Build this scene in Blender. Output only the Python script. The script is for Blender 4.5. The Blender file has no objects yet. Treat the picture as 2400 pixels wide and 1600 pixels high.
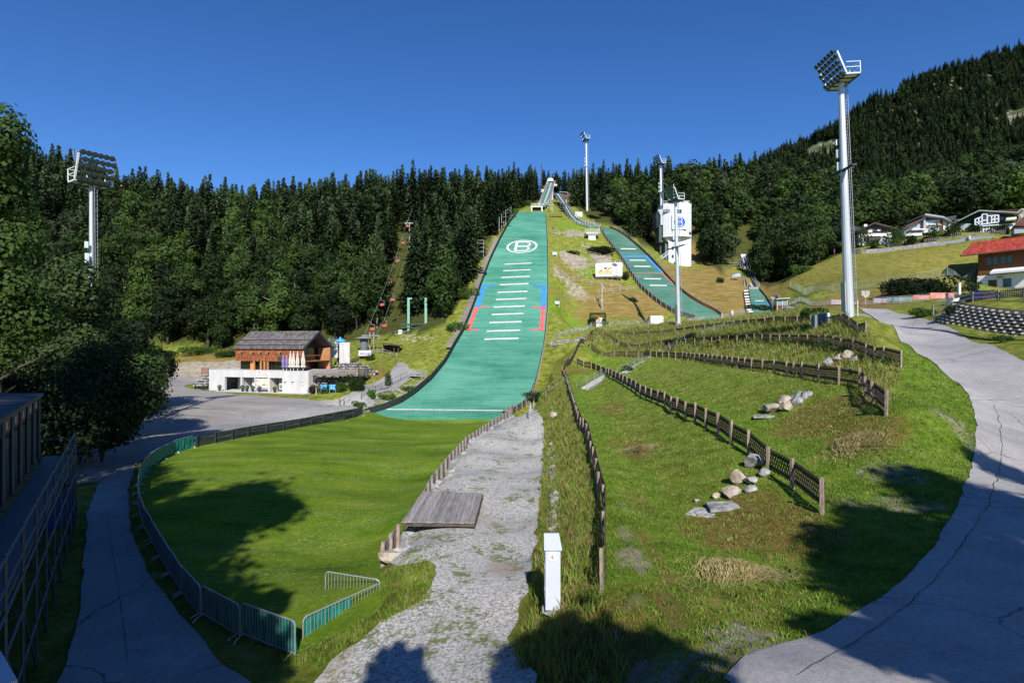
import bpy, bmesh, math, random
import numpy as np
from mathutils import Vector, Matrix, noise as mnoise
from mathutils.geometry import delaunay_2d_cdt
random.seed(7); np.random.seed(7)
PI = math.pi
SC = bpy.context.scene
COL = SC.collection
SUND = Vector((0.14, -1.0, 0.73)).normalized()     # towards the sun
F = 1333.33; CX = 1200.0; CY = 800.0; H = 9.0      # focal length in photo pixels, principal point, eye height

def P(px, py, Y):
    return Vector(((px-CX)/F*Y, Y, H-(py-CY)/F*Y))

# ------------------------------------------------------------------ object helpers
def prop(o, label=None, cat=None, group=None, kind=None):
    if label: o['label'] = label
    if cat: o['category'] = cat
    if group: o['group'] = group
    if kind: o['kind'] = kind
    return o

def empty(name, loc, label, cat, group=None, rz=0.0):
    o = bpy.data.objects.new(name, None); COL.objects.link(o)
    o.location = loc; o.rotation_euler = (0, 0, rz); o.empty_display_size = 0.3
    return prop(o, label, cat, group)

def meshobj(name, verts, faces, mats, parent=None, mi=None, smooth=False):
    me = bpy.data.meshes.new(name)
    me.from_pydata([tuple(v) for v in verts], [], faces)
    for m in (mats if isinstance(mats, (list, tuple)) else [mats]): me.materials.append(m)
    if mi is not None: me.polygons.foreach_set('material_index', mi)
    if smooth: me.polygons.foreach_set('use_smooth', [True]*len(faces))
    me.update()
    o = bpy.data.objects.new(name, me); COL.objects.link(o)
    if parent is not None: o.parent = parent
    return o

class MB:
    """collects boxes, bars, tubes, prisms into one mesh"""
    def __init__(s): s.v = []; s.f = []; s.m = []; s.cur = 0
    def add(s, vs, fs):
        b = len(s.v); s.v += [Vector(v) for v in vs]; s.f += [tuple(b+i for i in f) for f in fs]; s.m += [s.cur]*len(fs); return s
    def box(s, x0, x1, y0, y1, z0, z1):
        return s.add([(x0,y0,z0),(x1,y0,z0),(x1,y1,z0),(x0,y1,z0),(x0,y0,z1),(x1,y0,z1),(x1,y1,z1),(x0,y1,z1)],
                     [(0,3,2,1),(4,5,6,7),(0,1,5,4),(1,2,6,5),(2,3,7,6),(3,0,4,7)])
    def obox(s, c, ax, ay, az):          # centre and half-axis vectors
        c = Vector(c); ax = Vector(ax); ay = Vector(ay); az = Vector(az)
        p = [c+ax*i+ay*j+az*k for k in (-1,1) for i, j in ((-1,-1),(1,-1),(1,1),(-1,1))]
        return s.add(p, [(0,3,2,1),(4,5,6,7),(0,1,5,4),(1,2,6,5),(2,3,7,6),(3,0,4,7)])
    def bar(s, a, b, w, h=None, up=(0,0,1)):
        a = Vector(a); b = Vector(b); d = b-a; L = d.length
        if L < 1e-6: return s
        d /= L; h = w if h is None else h; up = Vector(up)
        sx = d.cross(up)
        if sx.length < 1e-3: sx = d.cross(Vector((1,0,0)))
        sx.normalize(); sz = sx.cross(d).normalized()
        return s.obox((a+b)/2, sx*w/2, d*L/2, sz*h/2)
    def tube(s, pts, r, n=6, caps=True):
        pts = [Vector(p) for p in pts]; rs = r if isinstance(r, (list, tuple)) else [r]*len(pts)
        b = len(s.v); k = len(pts)
        for i, p in enumerate(pts):
            d = (pts[min(i+1,k-1)]-pts[max(i-1,0)]).normalized()
            u = d.cross(Vector((0,0,1)))
            if u.length < 1e-3: u = Vector((1,0,0))
            u.normalize(); w = d.cross(u)
            for j in range(n):
                t = 2*PI*j/n; s.v.append(p+(u*math.cos(t)+w*math.sin(t))*rs[i])
        for i in range(k-1):
            for j in range(n):
                a = b+i*n+j; c = b+i*n+(j+1)%n
                s.f.append((a, c, c+n, a+n)); s.m.append(s.cur)
        if caps:
            s.f.append(tuple(b+j for j in range(n))[::-1]); s.m.append(s.cur)
            s.f.append(tuple(b+(k-1)*n+j for j in range(n))); s.m.append(s.cur)
        return s
    def prism(s, poly, off):             # poly: list of 3d points, off: extrusion vector
        n = len(poly); off = Vector(off); a = [Vector(p) for p in poly]
        return s.add(a+[p+off for p in a], [tuple(range(n))[::-1], tuple(range(n, 2*n))]+[(i, (i+1)%n, n+(i+1)%n, n+i) for i in range(n)])
    def quad(s, a, b, c, d): return s.add([a,b,c,d], [(0,1,2,3)])
    def lathe(s, c, prof, n=12):
        c = Vector(c); b = len(s.v); k = len(prof)
        for r, z in prof:
            for j in range(n):
                t = 2*PI*j/n; s.v.append(c+Vector((r*math.cos(t), r*math.sin(t), z)))
        for i in range(k-1):
            for j in range(n):
                a = b+i*n+j; q = b+i*n+(j+1)%n
                s.f.append((a, q, q+n, a+n)); s.m.append(s.cur)
        s.f.append(tuple(b+j for j in range(n))[::-1]); s.m.append(s.cur)
        s.f.append(tuple(b+(k-1)*n+j for j in range(n))); s.m.append(s.cur)
        return s
    def rock(s, c, r, seed=0, flat=1.0, n=None):
        rnd = random.Random(seed); c = Vector(c)
        bm = bmesh.new(); bmesh.ops.create_icosphere(bm, subdivisions=2, radius=1.0)
        planes = [(Vector((rnd.gauss(0,1), rnd.gauss(0,1), rnd.gauss(0,1))).normalized(), rnd.uniform(0.42,0.80)) for _ in range(11)]
        for v in bm.verts:
            p = v.co.copy()
            for nn, d in planes:
                e = p.dot(nn)-d
                if e > 0: p -= nn*e
            v.co = p*(1+0.05*rnd.uniform(-1,1))
        if isinstance(r, (int, float)): r = (r, r, r*flat)
        ang = rnd.uniform(0, 6.28); ca, sa = math.cos(ang), math.sin(ang)
        vs = [c+Vector(((v.co.x*ca-v.co.y*sa)*r[0], (v.co.x*sa+v.co.y*ca)*r[1], v.co.z*r[2])) for v in bm.verts]
        fs = [tuple(v.index for v in f.verts) for f in bm.faces]
        bm.free(); return s.add(vs, fs)
    def xform(s, M):
        s.v = [M @ v for v in s.v]; return s
    def build(s, name, mats, parent=None, smooth=False, label=None, cat=None, group=None, kind=None, local=True):
        vs = s.v
        if parent is not None and local is False:
            Mi = Matrix.Translation(parent.location) @ Matrix.Rotation(parent.rotation_euler.z, 4, 'Z')
            Mi.invert(); vs = [Mi @ v for v in vs]
        o = meshobj(name, vs, s.f, mats, parent, s.m if isinstance(mats, (list, tuple)) else None, smooth)
        return prop(o, label, cat, group, kind)

def copy_tree(o, parent=None):
    c = o.copy(); COL.objects.link(c)
    if parent is not None: c.parent = parent
    for ch in o.children: copy_tree(ch, c)
    return c

# ------------------------------------------------------------------ materials
MATS = {}
def mat(name, col, rough=0.8, var=0.0, scale=5.0, col2=None, metal=0.0, bump=0.0, bscale=None, spec=0.3, stretch=None, detail=6, coords='Object', thr=(0.35,0.65)):
    if name in MATS: return MATS[name]
    m = bpy.data.materials.new(name); m.use_nodes = True; nt = m.node_tree; N = nt.nodes; L = nt.links
    b = N['Principled BSDF']
    b.inputs['Roughness'].default_value = rough; b.inputs['Metallic'].default_value = metal
    b.inputs['Specular IOR Level'].default_value = spec
    c1 = (*col, 1)
    b.inputs['Base Color'].default_value = c1
    if var > 0 or col2 or bump > 0:
        tc = N.new('ShaderNodeTexCoord'); src = tc.outputs[coords]
        if stretch:
            mp = N.new('ShaderNodeMapping'); mp.inputs['Scale'].default_value = stretch; L.new(src, mp.inputs['Vector']); src = mp.outputs[0]
        nz = N.new('ShaderNodeTexNoise'); nz.inputs['Scale'].default_value = scale; nz.inputs['Detail'].default_value = detail
        nz.inputs['Roughness'].default_value = 0.65
        L.new(src, nz.inputs['Vector'])
        if col2 is None:
            col2 = tuple(min(1, c*(1+var)) for c in col); col = tuple(c*(1-var) for c in col)
        r = N.new('ShaderNodeValToRGB'); r.color_ramp.elements[0].position = thr[0]; r.color_ramp.elements[1].position = thr[1]
        r.color_ramp.elements[0].color = (*col, 1); r.color_ramp.elements[1].color = (*col2, 1)
        L.new(nz.outputs['Fac'], r.inputs[0]); L.new(r.outputs[0], b.inputs['Base Color'])
        if bump > 0:
            n2 = N.new('ShaderNodeTexNoise'); n2.inputs['Scale'].default_value = bscale or scale*3; n2.inputs['Detail'].default_value = 5
            L.new(src, n2.inputs['Vector'])
            bp = N.new('ShaderNodeBump'); bp.inputs['Strength'].default_value = min(1, bump); bp.inputs['Distance'].default_value = 0.05*max(1, bump)
            L.new(n2.outputs['Fac'], bp.inputs['Height']); L.new(bp.outputs[0], b.inputs['Normal'])
    MATS[name] = m; return m

class NG:
    """small node-graph helper"""
    def __init__(s, name):
        s.m = bpy.data.materials.new(name); s.m.use_nodes = True; s.nt = s.m.node_tree; s.N = s.nt.nodes; s.L = s.nt.links; s.b = s.N['Principled BSDF']
        s.tc = s.N.new('ShaderNodeTexCoord'); s.geo = s.N.new('ShaderNodeNewGeometry'); s.pos = s.geo.outputs['Position']
    def noise(s, scale, detail=5, rough=0.6, vec=None, stretch=None, dist=0.0):
        vec = vec or s.pos
        if stretch:
            mp = s.N.new('ShaderNodeMapping'); mp.inputs['Scale'].default_value = stretch; s.L.new(vec, mp.inputs['Vector']); vec = mp.outputs[0]
        n = s.N.new('ShaderNodeTexNoise'); n.inputs['Scale'].default_value = scale; n.inputs['Detail'].default_value = detail
        n.inputs['Roughness'].default_value = rough; n.inputs['Distortion'].default_value = dist; s.L.new(vec, n.inputs['Vector']); return n.outputs['Fac']
    def voro(s, scale, feature='F1', vec=None, out='Distance'):
        n = s.N.new('ShaderNodeTexVoronoi'); n.feature = feature; n.inputs['Scale'].default_value = scale; s.L.new(vec or s.pos, n.inputs['Vector']); return n.outputs[out]
    def ramp(s, fac, stops):
        r = s.N.new('ShaderNodeValToRGB'); e = r.color_ramp.elements
        while len(e) < len(stops): e.new(0.5)
        for i, (p, c) in enumerate(stops):
            e[i].position = p; e[i].color = (c, c, c, 1) if isinstance(c, (int, float)) else (*c, 1)
        s.L.new(fac, r.inputs[0]); return r.outputs[0]
    def mix(s, fac, a, b, mode='MIX'):
        n = s.N.new('ShaderNodeMix'); n.data_type = 'RGBA'; n.blend_type = mode
        for k, v in ((0, fac), (6, a), (7, b)):
            if isinstance(v, (int, float)): n.inputs[k].default_value = v if k == 0 else (v, v, v, 1)
            elif isinstance(v, tuple): n.inputs[k].default_value = (*v, 1)
            else: s.L.new(v, n.inputs[k])
        return n.outputs[2]
    def math(s, op, a, b=None, clamp=False):
        n = s.N.new('ShaderNodeMath'); n.operation = op; n.use_clamp = clamp
        for k, v in ((0, a), (1, b)):
            if v is None: continue
            if isinstance(v, (int, float)): n.inputs[k].default_value = v
            else: s.L.new(v, n.inputs[k])
        return n.outputs[0]
    def attr(s, name):
        n = s.N.new('ShaderNodeAttribute'); n.attribute_name = name; return n
    def sep(s, col):
        n = s.N.new('ShaderNodeSeparateColor'); s.L.new(col, n.inputs[0]); return n.outputs
    def bump(s, h, strength=0.5, dist=0.05):
        n = s.N.new('ShaderNodeBump'); n.inputs['Strength'].default_value = strength; n.inputs['Distance'].default_value = dist
        s.L.new(h, n.inputs['Height']); s.L.new(n.outputs[0], s.b.inputs['Normal'])
    def out(s, col, rough=0.9, spec=0.2):
        s.L.new(col, s.b.inputs['Base Color']); s.b.inputs['Roughness'].default_value = rough; s.b.inputs['Specular IOR Level'].default_value = spec; return s.m
# ------------------------------------------------------------------ survey data (photo pixel, pixel, distance in metres)
# big landing slope rows: py, x left, x right, distance
BIG = [(977,843,1178,83),(960,900,1203,86),(945,940,1227,88.5),(922,975,1242,92),(889,1013,1255,97.5),(850,1045,1264,105),
       (807,1069,1273,113.5),(777,1087,1277,119),(720,1110,1282,130),(680,1124,1283,138),(612,1149,1283,154),(563,1172,1282,170),
       (525,1193,1280,188),(497,1215,1278,215)]
SMALL = [(746,1632,1685,133.5),(740,1605,1689,134.5),(728,1576,1673,137),(714,1553,1643,140),(696,1529,1614,144),(670,1500,1582,150),
         (637,1479,1552,158),(602,1456,1520,168),(579,1438,1496,175),(555,1420,1467,183.5),(542,1412,1447,188),(533,1407,1425,192)]
TINY = [(732,1765,1809,134.5),(716,1762,1805,139),(700,1759,1796,144),(677,1755,1777,150)]
FENCE = {
 1: [(1411,1385,15.4),(1413,1204,21.8),(1390,1098,29.5),(1375,1032,38),(1355,996,45),(1339,942,62),(1328,899,80),(1319,876,90),(1342,843,97),(1360,805,106),(1388,782,116)],
 2: [(1927,1204,19.8),(1857,1145,23),(1801,1111,25),(1754,1066,27.5),(1713,1041,29.5),(1683,1017,32),(1629,988,36),(1588,970,41),(1558,953,46.5),(1501,929,57),(1480,913,63),(1452,897,72),(1420,882,83),(1386,866,92),(1350,856,97)],
 3: [(2077,974,28),(2045,945,31),(2015,910,36),(1967,900,38),(1918,893,41.5),(1879,885,45),(1844,880,49),(1814,873,52.5),(1761,868,57),(1717,861,63),(1650,850,77),(1600,843,88),(1525,838,100),(1440,837,104),(1357,836,108)],
 4: [(2111,860,40),(2072,848,43),(2030,838,47),(1972,822,53),(1918,812,60),(1850,806,68),(1750,802,80),(1650,805,92),(1550,810,105),(1450,812,112),(1378,814,115)],
 5: [(2029,780,52),(1990,768,58),(1954,762,64),(1900,760,70),(1814,760,78),(1720,768,92),(1652,775,100),(1582,783,110),(1520,788,116),(1386,790,121)],
}
TOE = {
 1: [(1800,1330,17),(1680,1280,18.7),(1600,1200,22.5),(1500,1080,32),(1440,1010,43),(1400,935,66),(1372,895,84)],
 2: [(2100,1120,23),(1990,1070,25.5),(1900,1020,30.5),(1800,985,36),(1700,962,41),(1600,928,52),(1500,895,68),(1420,872,86)],
}
ROADL = [(1690,1590,10.3),(1740,1540,10.8),(1830,1515,11.3),(1960,1465,12.0),(2080,1390,13.4),(2200,1270,16.7),(2260,1150,21.0),(2285,1060,26),(2290,1000,30.5),(2275,935,36.5),(2230,890,42.5),(2150,830,50),(2110,800,56),(2080,765,63.5),(2010,722,80)]
ROADR = [(2060,726,81),(2150,745,67.5),(2240,775,57.5),(2320,808,49.5),(2400,850,43),(2520,930,37.5),(2650,998,31),(2750,1070,26.5)]
ROADRW = [(27,21.5,3.45),(22.5,15,3.15),(18,9,3.0),(12,4,3.0),(7,1,3.0)]
ctrl = []
def C(px, py, Y, dz=0.0):
    p = P(px, py, Y); ctrl.append((p.x, p.y, p.z+dz)); return p
def Wp(x, y, z): ctrl.append((x, y, z))
def dens(pts, step=3.0):
    out = [Vector(pts[0])]
    for a, b in zip(pts[:-1], pts[1:]):
        a = Vector(a); b = Vector(b); n = max(1, int((b-a).length/step))
        for i in range(1, n+1): out.append(a.lerp(b, i/n))
    return out
def pline(L): return [P(*q) for q in L]
def finer(R, k=3):
    out = []
    for a, b in zip(R[:-1], R[1:]):
        for i in range(k): t = i/k; out.append(tuple(a[j]+(b[j]-a[j])*t for j in range(4)))
    return out+[R[-1]]
for R, dz in ((BIG, -0.5), (SMALL, -0.45), (TINY, -0.35)):
    for (py, xl, xr, Y) in (finer(R, 3) if R is not TINY else R):
        for t in ((-0.12, 0, 0.33, 0.67, 1, 1.12) if R is not TINY else (0, 1)):
            C(xl+(xr-xl)*t, py, Y, dz)
fpl = {k: pline(v) for k, v in FENCE.items()}
tpl = {k: pline(v) for k, v in TOE.items()}
def normal_at(pl, i):
    d = (pl[min(i+1, len(pl)-1)]-pl[max(i-1, 0)]); n = Vector((d.y, -d.x, 0)).normalized()
    return n if n.x+n.y > 0 else -n
for k, pl in fpl.items():
    dd = dens(pl, 3.0 if k < 4 else 5.0)
    for i, p in enumerate(dd):
        Wp(p.x, p.y, p.z)
        n = normal_at(dd, i)
        if k == 3: q = p+n*2.2; Wp(q.x, q.y, q.z+0.12)
        if k == 2: q = p+n*1.6; Wp(q.x, q.y, q.z+0.05)
for k, pl in tpl.items():
    for p in dens(pl, 3.0): Wp(p.x, p.y, p.z)
for i, p in enumerate(dens(pline(ROADL), 5.0)):
    Wp(p.x, p.y, p.z)
rl = pline(ROADL)
rr = pline(ROADR)+[Vector(q) for q in ROADRW]
for p in dens(rr, 5.0): Wp(p.x, p.y, p.z)
# lawn and outrun
for x in (-34,-24,-12,-6):
    for y, z in ((3,0),(12,0),(22,0),(32,0),(43,0)):
        if x == -34 and y < 10: continue
        Wp(x, y, z)
for x, y, z in ((-33,52,0),(-20,52,-.15),(-6,50,-.1),(-30,62,-.5),(-18,62,-.6),(-5,60,-.45),(-26,72,-1.2),(-12,72,-1.3),(-3.2,70,-1.1)): Wp(x, y, z)
# gravel strip (slightly raised, held by boards and stones)
GRL = [(893,1341,22.2),(950,1240,27),(1009,1157,33.6),(1051,1098,40),(1089,1052,47),(1143,1014,57.5),(1191,982,66)]
for p in dens(pline(GRL), 4): Wp(p.x-0.15, p.y, min(0, p.z)); Wp(p.x+0.75, p.y, max(p.z, 0)+(0.75 if p.y < 45 else max(0.1, 0.75-(p.y-45)*0.03)))
for q in ((1275,960,75),(1268,1030,50),(1262,1100,37),(1262,1200,26.8),(1255,1300,21.4),(1225,1480,15.6),(1150,1590,13.2),(1050,1480,15.9),(1120,1200,27.3),(1150,1050,45)): C(*q)
for x, y, z in ((-3,10,1.0),(2,9,1.3),(-3,4,1.0),(3,4,1.8),(-6.5,17,.4),(-4.6,19,.8),(-9.5,14,0.05)): Wp(x, y, z)
# rubble line and bank up to the first fence
for q in ((1292,965,68),(1298,1060,43),(1300,1130,32),(1303,1200,26),(1312,1290,20.6),(1320,1430,15.4),(1290,900,84),(1270,940,80)): C(*q)
# terrace one surface
for q in ((1480,1480,13.2),(1470,1300,17.8),(1450,1150,25.3),(1425,1040,36.6),(1380,920,72),(1600,1420,14.0),(1620,1560,11.3)): C(*q)
for x, y, z in ((3,6,2.6),(24,4,3.4),(33,14,3.8),(44,30,6.0)): Wp(x, y, z)
# plateau by the metal fence and the small hills
for q in ((1297,800,112),(1386,767,131),(1520,764,134),(1590,757,125),(1650,752,131),(1730,742,132),(1845,735,118),(1900,735,95),(1990,742,62),(1930,745,70),
          (1950,715,100),(2040,712,98)): C(*q)
for q in ((1330,760,130),(1330,700,142),(1330,640,155),(1330,580,171),(1330,540,190),(1330,500,216),(1310,740,133),(1310,860,98),(1290,880,92),(1300,820,110),
          (1400,740,136),(1400,690,144),(1400,640,156),(1390,600,168),(1385,565,181),(1460,720,140),(1500,750,132),(1430,650,154)): C(*q)
for q in ((1590,650,158),(1590,628,172),(1560,600,178),(1650,700,145),(1650,650,157),(1700,720,138),(1700,660,152),(1700,620,164),(1780,640,165),(1830,690,140),(1850,650,146),
          (1850,720,126),(1742,672,152),(1742,610,186),(1800,660,160)): C(*q)
# right meadow, houses ledge
for q in ((1900,690,122),(1900,630,142),(1960,600,155),(2000,690,112),(2000,640,125),(2000,605,142),(2100,695,100),(2100,640,114),(2100,590,136),(2200,690,98),(2200,640,108),(2200,575,134),(2280,690,96),(2290,560,132),
          (2060,715,90),(2150,712,82),(2250,705,84),(2350,700,86),(2400,560,140),
          (2000,583,148),(2150,575,142),(2300,535,145)): C(*q)
for x, z0 in ((2000,0),(2100,0),(2200,0),(2300,0),(2400,0)): C(x, 560-(x-2000)*0.06, 170); C(x, 515-(x-2000)*0.05, 205)
# block wall terrace
for q in ((2190,755,63),(2275,772,57),(2400,787,52),(2190,738,65.5),(2230,722,63.5),(2300,716,60.5),(2400,712,57),(2200,712,73),(2300,709,69),(2400,705,65),(2120,724,76)): C(*q)
for q in ((2290,683,110),(2345,681,107),(2400,678,103),(2060,593,144),(2160,580,140),(2200,580,138),(2260,575,136),(2330,562,133),(2060,582,147),(2160,566,143),(2260,556,139.5),(2330,549,137)): C(*q)
# left: plaza, building, bank
for q in ((480,910,106),(350,1010,62),(420,960,75),(400,900,108),(600,960,78),(600,925,92),(735,925,94),(760,955,82),(820,955,80),(700,990,66),(300,1080,44),(250,1200,30),(200,1350,22),(150,1500,17),
          (360,878,118),(450,878,118),(540,880,116)): C(*q)
for q in ((440,818,134),(340,818,134),(540,820,132),(440,850,122),(540,855,120)): C(*q)
for t_ in (-1,3,7,11,15,19,21.5):
    for v_, z_ in ((-4,.3),(-1.5,.35),(.8,.3),(4,.3),(8,.5),(13.2,3.9),(17,4.2)):
        if t_ > 20 and v_ > 3: continue
        Wp(-53.8+.957*t_+.29*v_, 101-.29*t_+.957*v_, z_)
for x, y, z in ((-30,104,4.2),(-50,124,5.5),(-36,120,6.5)): Wp(x, y, z)
for q in ((800,905,93),(850,885,98),(890,870,101),(935,852,108),(900,905,96),(860,940,87),(900,930,90),(940,905,96),(975,880,101),(850,825,116),(915,833,117),(930,815,122),(990,840,107),(985,797,122),(960,797,124),(1040,790,118),
          (900,845,110),(870,855,107),(800,850,112),(800,822,120),(1060,740,128),(1090,690,138),(850,770,140),(930,740,142)): C(*q)
# forest slopes and ridges (ground, world metres)
FOR = ((-160,60,6),(-110,60,4),(-70,60,1),(-60,30,0),(-90,30,1),(-150,10,3),(-60,0,0),(-130,110,10),(-95,110,6),(-140,150,32),(-100,150,22),(-60,150,24),(-25,155,27),(-8,165,32),
                (-170,200,58),(-120,200,49),(-70,200,50),(-30,195,51),(-12,215,57),(-190,250,74),(-120,260,60),(-70,265,68),(-20,270,72),(10,262,74),(30,262,74),(8,300,80),(24,300,80),(-10,310,84),(40,310,83),(90,310,80),
                (-60,330,77),(-150,330,68),(-230,250,78),(-250,150,45),(-230,330,72),(20,345,97),(60,340,92),
                (60,215,57),(75,200,52),(95,200,50),(60,260,75),(100,260,77),(130,230,64),(120,190,46),(160,220,56),(170,260,68),(210,240,62),(120,320,82),(180,310,74),(240,300,94),(290,300,96),(280,240,76),(200,200,52),(240,180,52),
                (0,400,50),(-200,420,40),(150,420,50),(300,400,60),(380,300,80),(330,180,50),(-330,200,50),(-330,60,15),(-330,400,40),(360,60,20),(150,60,20),(110,60,16),(85,40,10),(220,100,26),(80,10,5),(80,-60,26),(0,-60,26),(-80,-60,26),(-300,-60,20),(300,-60,26),(-25,-25,5),(15,-25,7),(40,-25,9),(-50,-25,5),(0,520,40),(-330,520,30),(360,520,50))
for x, y, z in FOR: Wp(x, y, z)

pts = np.array(ctrl, dtype=np.float64)
# drop near-duplicate points
keep = []
for i in range(len(pts)):
    ok = True
    for j in keep:
        if abs(pts[i,0]-pts[j,0]) < 0.35 and abs(pts[i,1]-pts[j,1]) < 0.35: ok = False; break
    if ok: keep.append(i)
pts = pts[keep]; S = 100.0
n = len(pts); X = pts[:, :2]/S
def kern(d2): return np.where(d2 > 1e-14, 0.5*d2*np.log(np.maximum(d2, 1e-14)), 0.0)
d2 = ((X[:, None, :]-X[None, :, :])**2).sum(-1)
A = np.zeros((n+3, n+3)); A[:n, :n] = kern(d2)+np.eye(n)*2e-6
A[:n, n] = 1; A[:n, n+1:] = X; A[n, :n] = 1; A[n+1:, :n] = X.T
sol = np.linalg.solve(A, np.concatenate([pts[:, 2], np.zeros(3)]))
def tps(xy):
    out = np.empty(len(xy))
    for s in range(0, len(xy), 20000):
        q = xy[s:s+20000]/S; dd = ((q[:, None, :]-X[None, :, :])**2).sum(-1)
        out[s:s+20000] = kern(dd) @ sol[:n]+sol[n]+q @ sol[n+1:]
    return out
def axis(a, b, fine0, fine1, st, g=1.07, mx=7.0):
    mid = list(np.arange(fine0, fine1+1e-6, st)); lo = []; x = fine0; s = st
    while x > a: s = min(mx, s*g); x -= s; lo.append(x)
    hi = []; x = fine1; s = st
    while x < b: s = min(mx, s*g); x += s; hi.append(x)
    return np.array(lo[::-1]+mid+hi)
xs = axis(-330, 360, -44, 44, 0.55); ys = axis(-60, 520, 6, 100, 0.55)
GX, GY = np.meshgrid(xs, ys)
GZ = tps(np.stack([GX.ravel(), GY.ravel()], 1)).reshape(GX.shape)
def hz(x, y):
    i = min(max(int(np.searchsorted(xs, x))-1, 0), len(xs)-2); j = min(max(int(np.searchsorted(ys, y))-1, 0), len(ys)-2)
    u = (x-xs[i])/(xs[i+1]-xs[i]); v = (y-ys[j])/(ys[j+1]-ys[j])
    return float(GZ[j,i]*(1-u)*(1-v)+GZ[j,i+1]*u*(1-v)+GZ[j+1,i]*(1-u)*v+GZ[j+1,i+1]*u*v)
def hzv(x, y):
    i = np.clip(np.searchsorted(xs, x)-1, 0, len(xs)-2); j = np.clip(np.searchsorted(ys, y)-1, 0, len(ys)-2)
    u = (x-xs[i])/(xs[i+1]-xs[i]); v = (y-ys[j])/(ys[j+1]-ys[j])
    return GZ[j,i]*(1-u)*(1-v)+GZ[j,i+1]*u*(1-v)+GZ[j+1,i]*(1-u)*v+GZ[j+1,i+1]*u*v
def G(px, py, ymin=6.0, ymax=420.0, dz=0.0):
    """where the line of sight through a photo pixel meets the ground"""
    Y = np.concatenate([np.arange(ymin, 60, 0.1), np.arange(60, ymax, 0.4)])
    x = (px-CX)/F*Y; z = H-(py-CY)/F*Y
    d = z-(hzv(x, Y)+dz); k = np.where(d <= 0)[0]
    if len(k) == 0: y = ymax
    else:
        k = k[0]; y = Y[k] if k == 0 else Y[k-1]+(Y[k]-Y[k-1])*d[k-1]/(d[k-1]-d[k])
    x = (px-CX)/F*y
    return Vector((x, y, hz(x, y)))
def on(x, y, dz=0.0): return Vector((x, y, hz(x, y)+dz))
if __name__ == '__main__' and False: pass
# ------------------------------------------------------------------ ground regions
def inpoly(x, y, poly):
    x = np.asarray(x); y = np.asarray(y); r = np.zeros(x.shape, bool); n = len(poly)
    for i in range(n):
        x1, y1 = poly[i][0], poly[i][1]; x2, y2 = poly[(i+1) % n][0], poly[(i+1) % n][1]
        if y1 == y2: continue
        c = ((y1 > y) != (y2 > y)) & (x < (x2-x1)*(y-y1)/(y2-y1)+x1); r ^= c
    return r
def Gl(L): return [G(*q) if len(q) == 2 else Vector((q[0], q[1], 0)) for q in L]
LAWN = Gl([(453,1049),(400,1066),(350,1095),(328,1130),(322,1180),(332,1230),(360,1282),(414,1377),(450,1435),(542,1487),(600,1503),(692,1534),(770,1500),(880,1442),(915,1390),(893,1341)])
LAWN += [Vector((p.x-0.1, p.y, 0)) for p in pline(GRL)[1:]]+[P(1178,979,82.6)+Vector((0,.5,0)), P(843,979,82.6)+Vector((0,.5,0)), G(843,977), G(700,1003), G(580,1024)]
GRAV = [Vector((p.x+0.25, p.y, 0)) for p in pline(GRL)][::-1]+Gl([(930,1330),(1005,1310),(1025,1350),(1000,1400),(940,1440),(860,1480),(800,1530),(740,1600)])+[Vector((-4.6,8,0)), Vector((-1.5,4,0)), Vector((1.5,6,0))]+Gl([(1240,1580),(1190,1500),(1230,1420),(1245,1330),(1262,1200),(1272,1100),(1275,1020),(1262,965),(1235,962)])
PATH = Gl([(640,1630),(520,1560),(420,1440),(345,1340),(306,1240),(300,1150),(318,1090),(352,1070),(450,1043),(580,1019),(700,999),(800,980),(846,966),(880,925),(975,882),(985,874),(960,868),(946,850),(933,850),(915,875),(870,900),(820,925),(700,950),(560,972),(430,1005),(330,1055),(235,1130),(205,1200),(195,1330),(180,1480),(120,1640)])
PLAZA = Gl([(330,876),(500,882),(470,893),(430,905),(470,915),(560,925),(735,940),(820,922),(700,951),(560,973),(430,1006),(330,1056),(235,1131),(120,1135),(200,1000),(290,900)])
ROAD = [Vector(p) for p in rl]+[Vector(p) for p in rr]
COURT = Gl([(545,907),(560,922),(735,932),(750,922),(732,917),(560,907)])
def sheet(name, poly, m, step, dz, jit=0.0, kind='structure'):
    bd = []
    n = len(poly)
    for i in range(n):
        a = poly[i]; b = poly[(i+1) % n]; L = (Vector((b.x, b.y))-Vector((a.x, a.y))).length
        k = max(1, int(L/max(step*0.6, (a.y+b.y)*0.004)))
        for j in range(k):
            t = j/k; x = a.x+(b.x-a.x)*t; y = a.y+(b.y-a.y)*t
            if jit: x += jit*mnoise.noise(Vector((x*.8, y*.8, 3)))+jit*.3*mnoise.noise(Vector((x*4, y*4, 9))); y += jit*mnoise.noise(Vector((x*.8, y*.8, 7)))
            bd.append(Vector((x, y)))
    x0 = min(p.x for p in bd); x1 = max(p.x for p in bd); y0 = min(p.y for p in bd); y1 = max(p.y for p in bd)
    ax = xs[(xs > x0) & (xs < x1)]; ay = ys[(ys > y0) & (ys < y1)]
    gx, gy = np.meshgrid(ax, ay); gx = gx.ravel(); gy = gy.ravel(); k = inpoly(gx, gy, [(p.x, p.y) for p in bd])
    allp = bd+[Vector((float(a), float(b))) for a, b in zip(gx[k], gy[k])]
    nb = len(bd)
    r = delaunay_2d_cdt(allp, [], [list(range(nb))], 1, 1e-4)
    V = [(p.x, p.y, hz(p.x, p.y)+dz+0.0006*max(0, p.y-20)) for p in r[0]]
    Fs = [f if ((r[0][f[1]]-r[0][f[0]]).cross(r[0][f[2]]-r[0][f[0]]) > 0) else f[::-1] for f in r[2]]
    o = meshobj(name, V, [tuple(f) for f in Fs], m, smooth=True); o['kind'] = kind; return o

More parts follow.
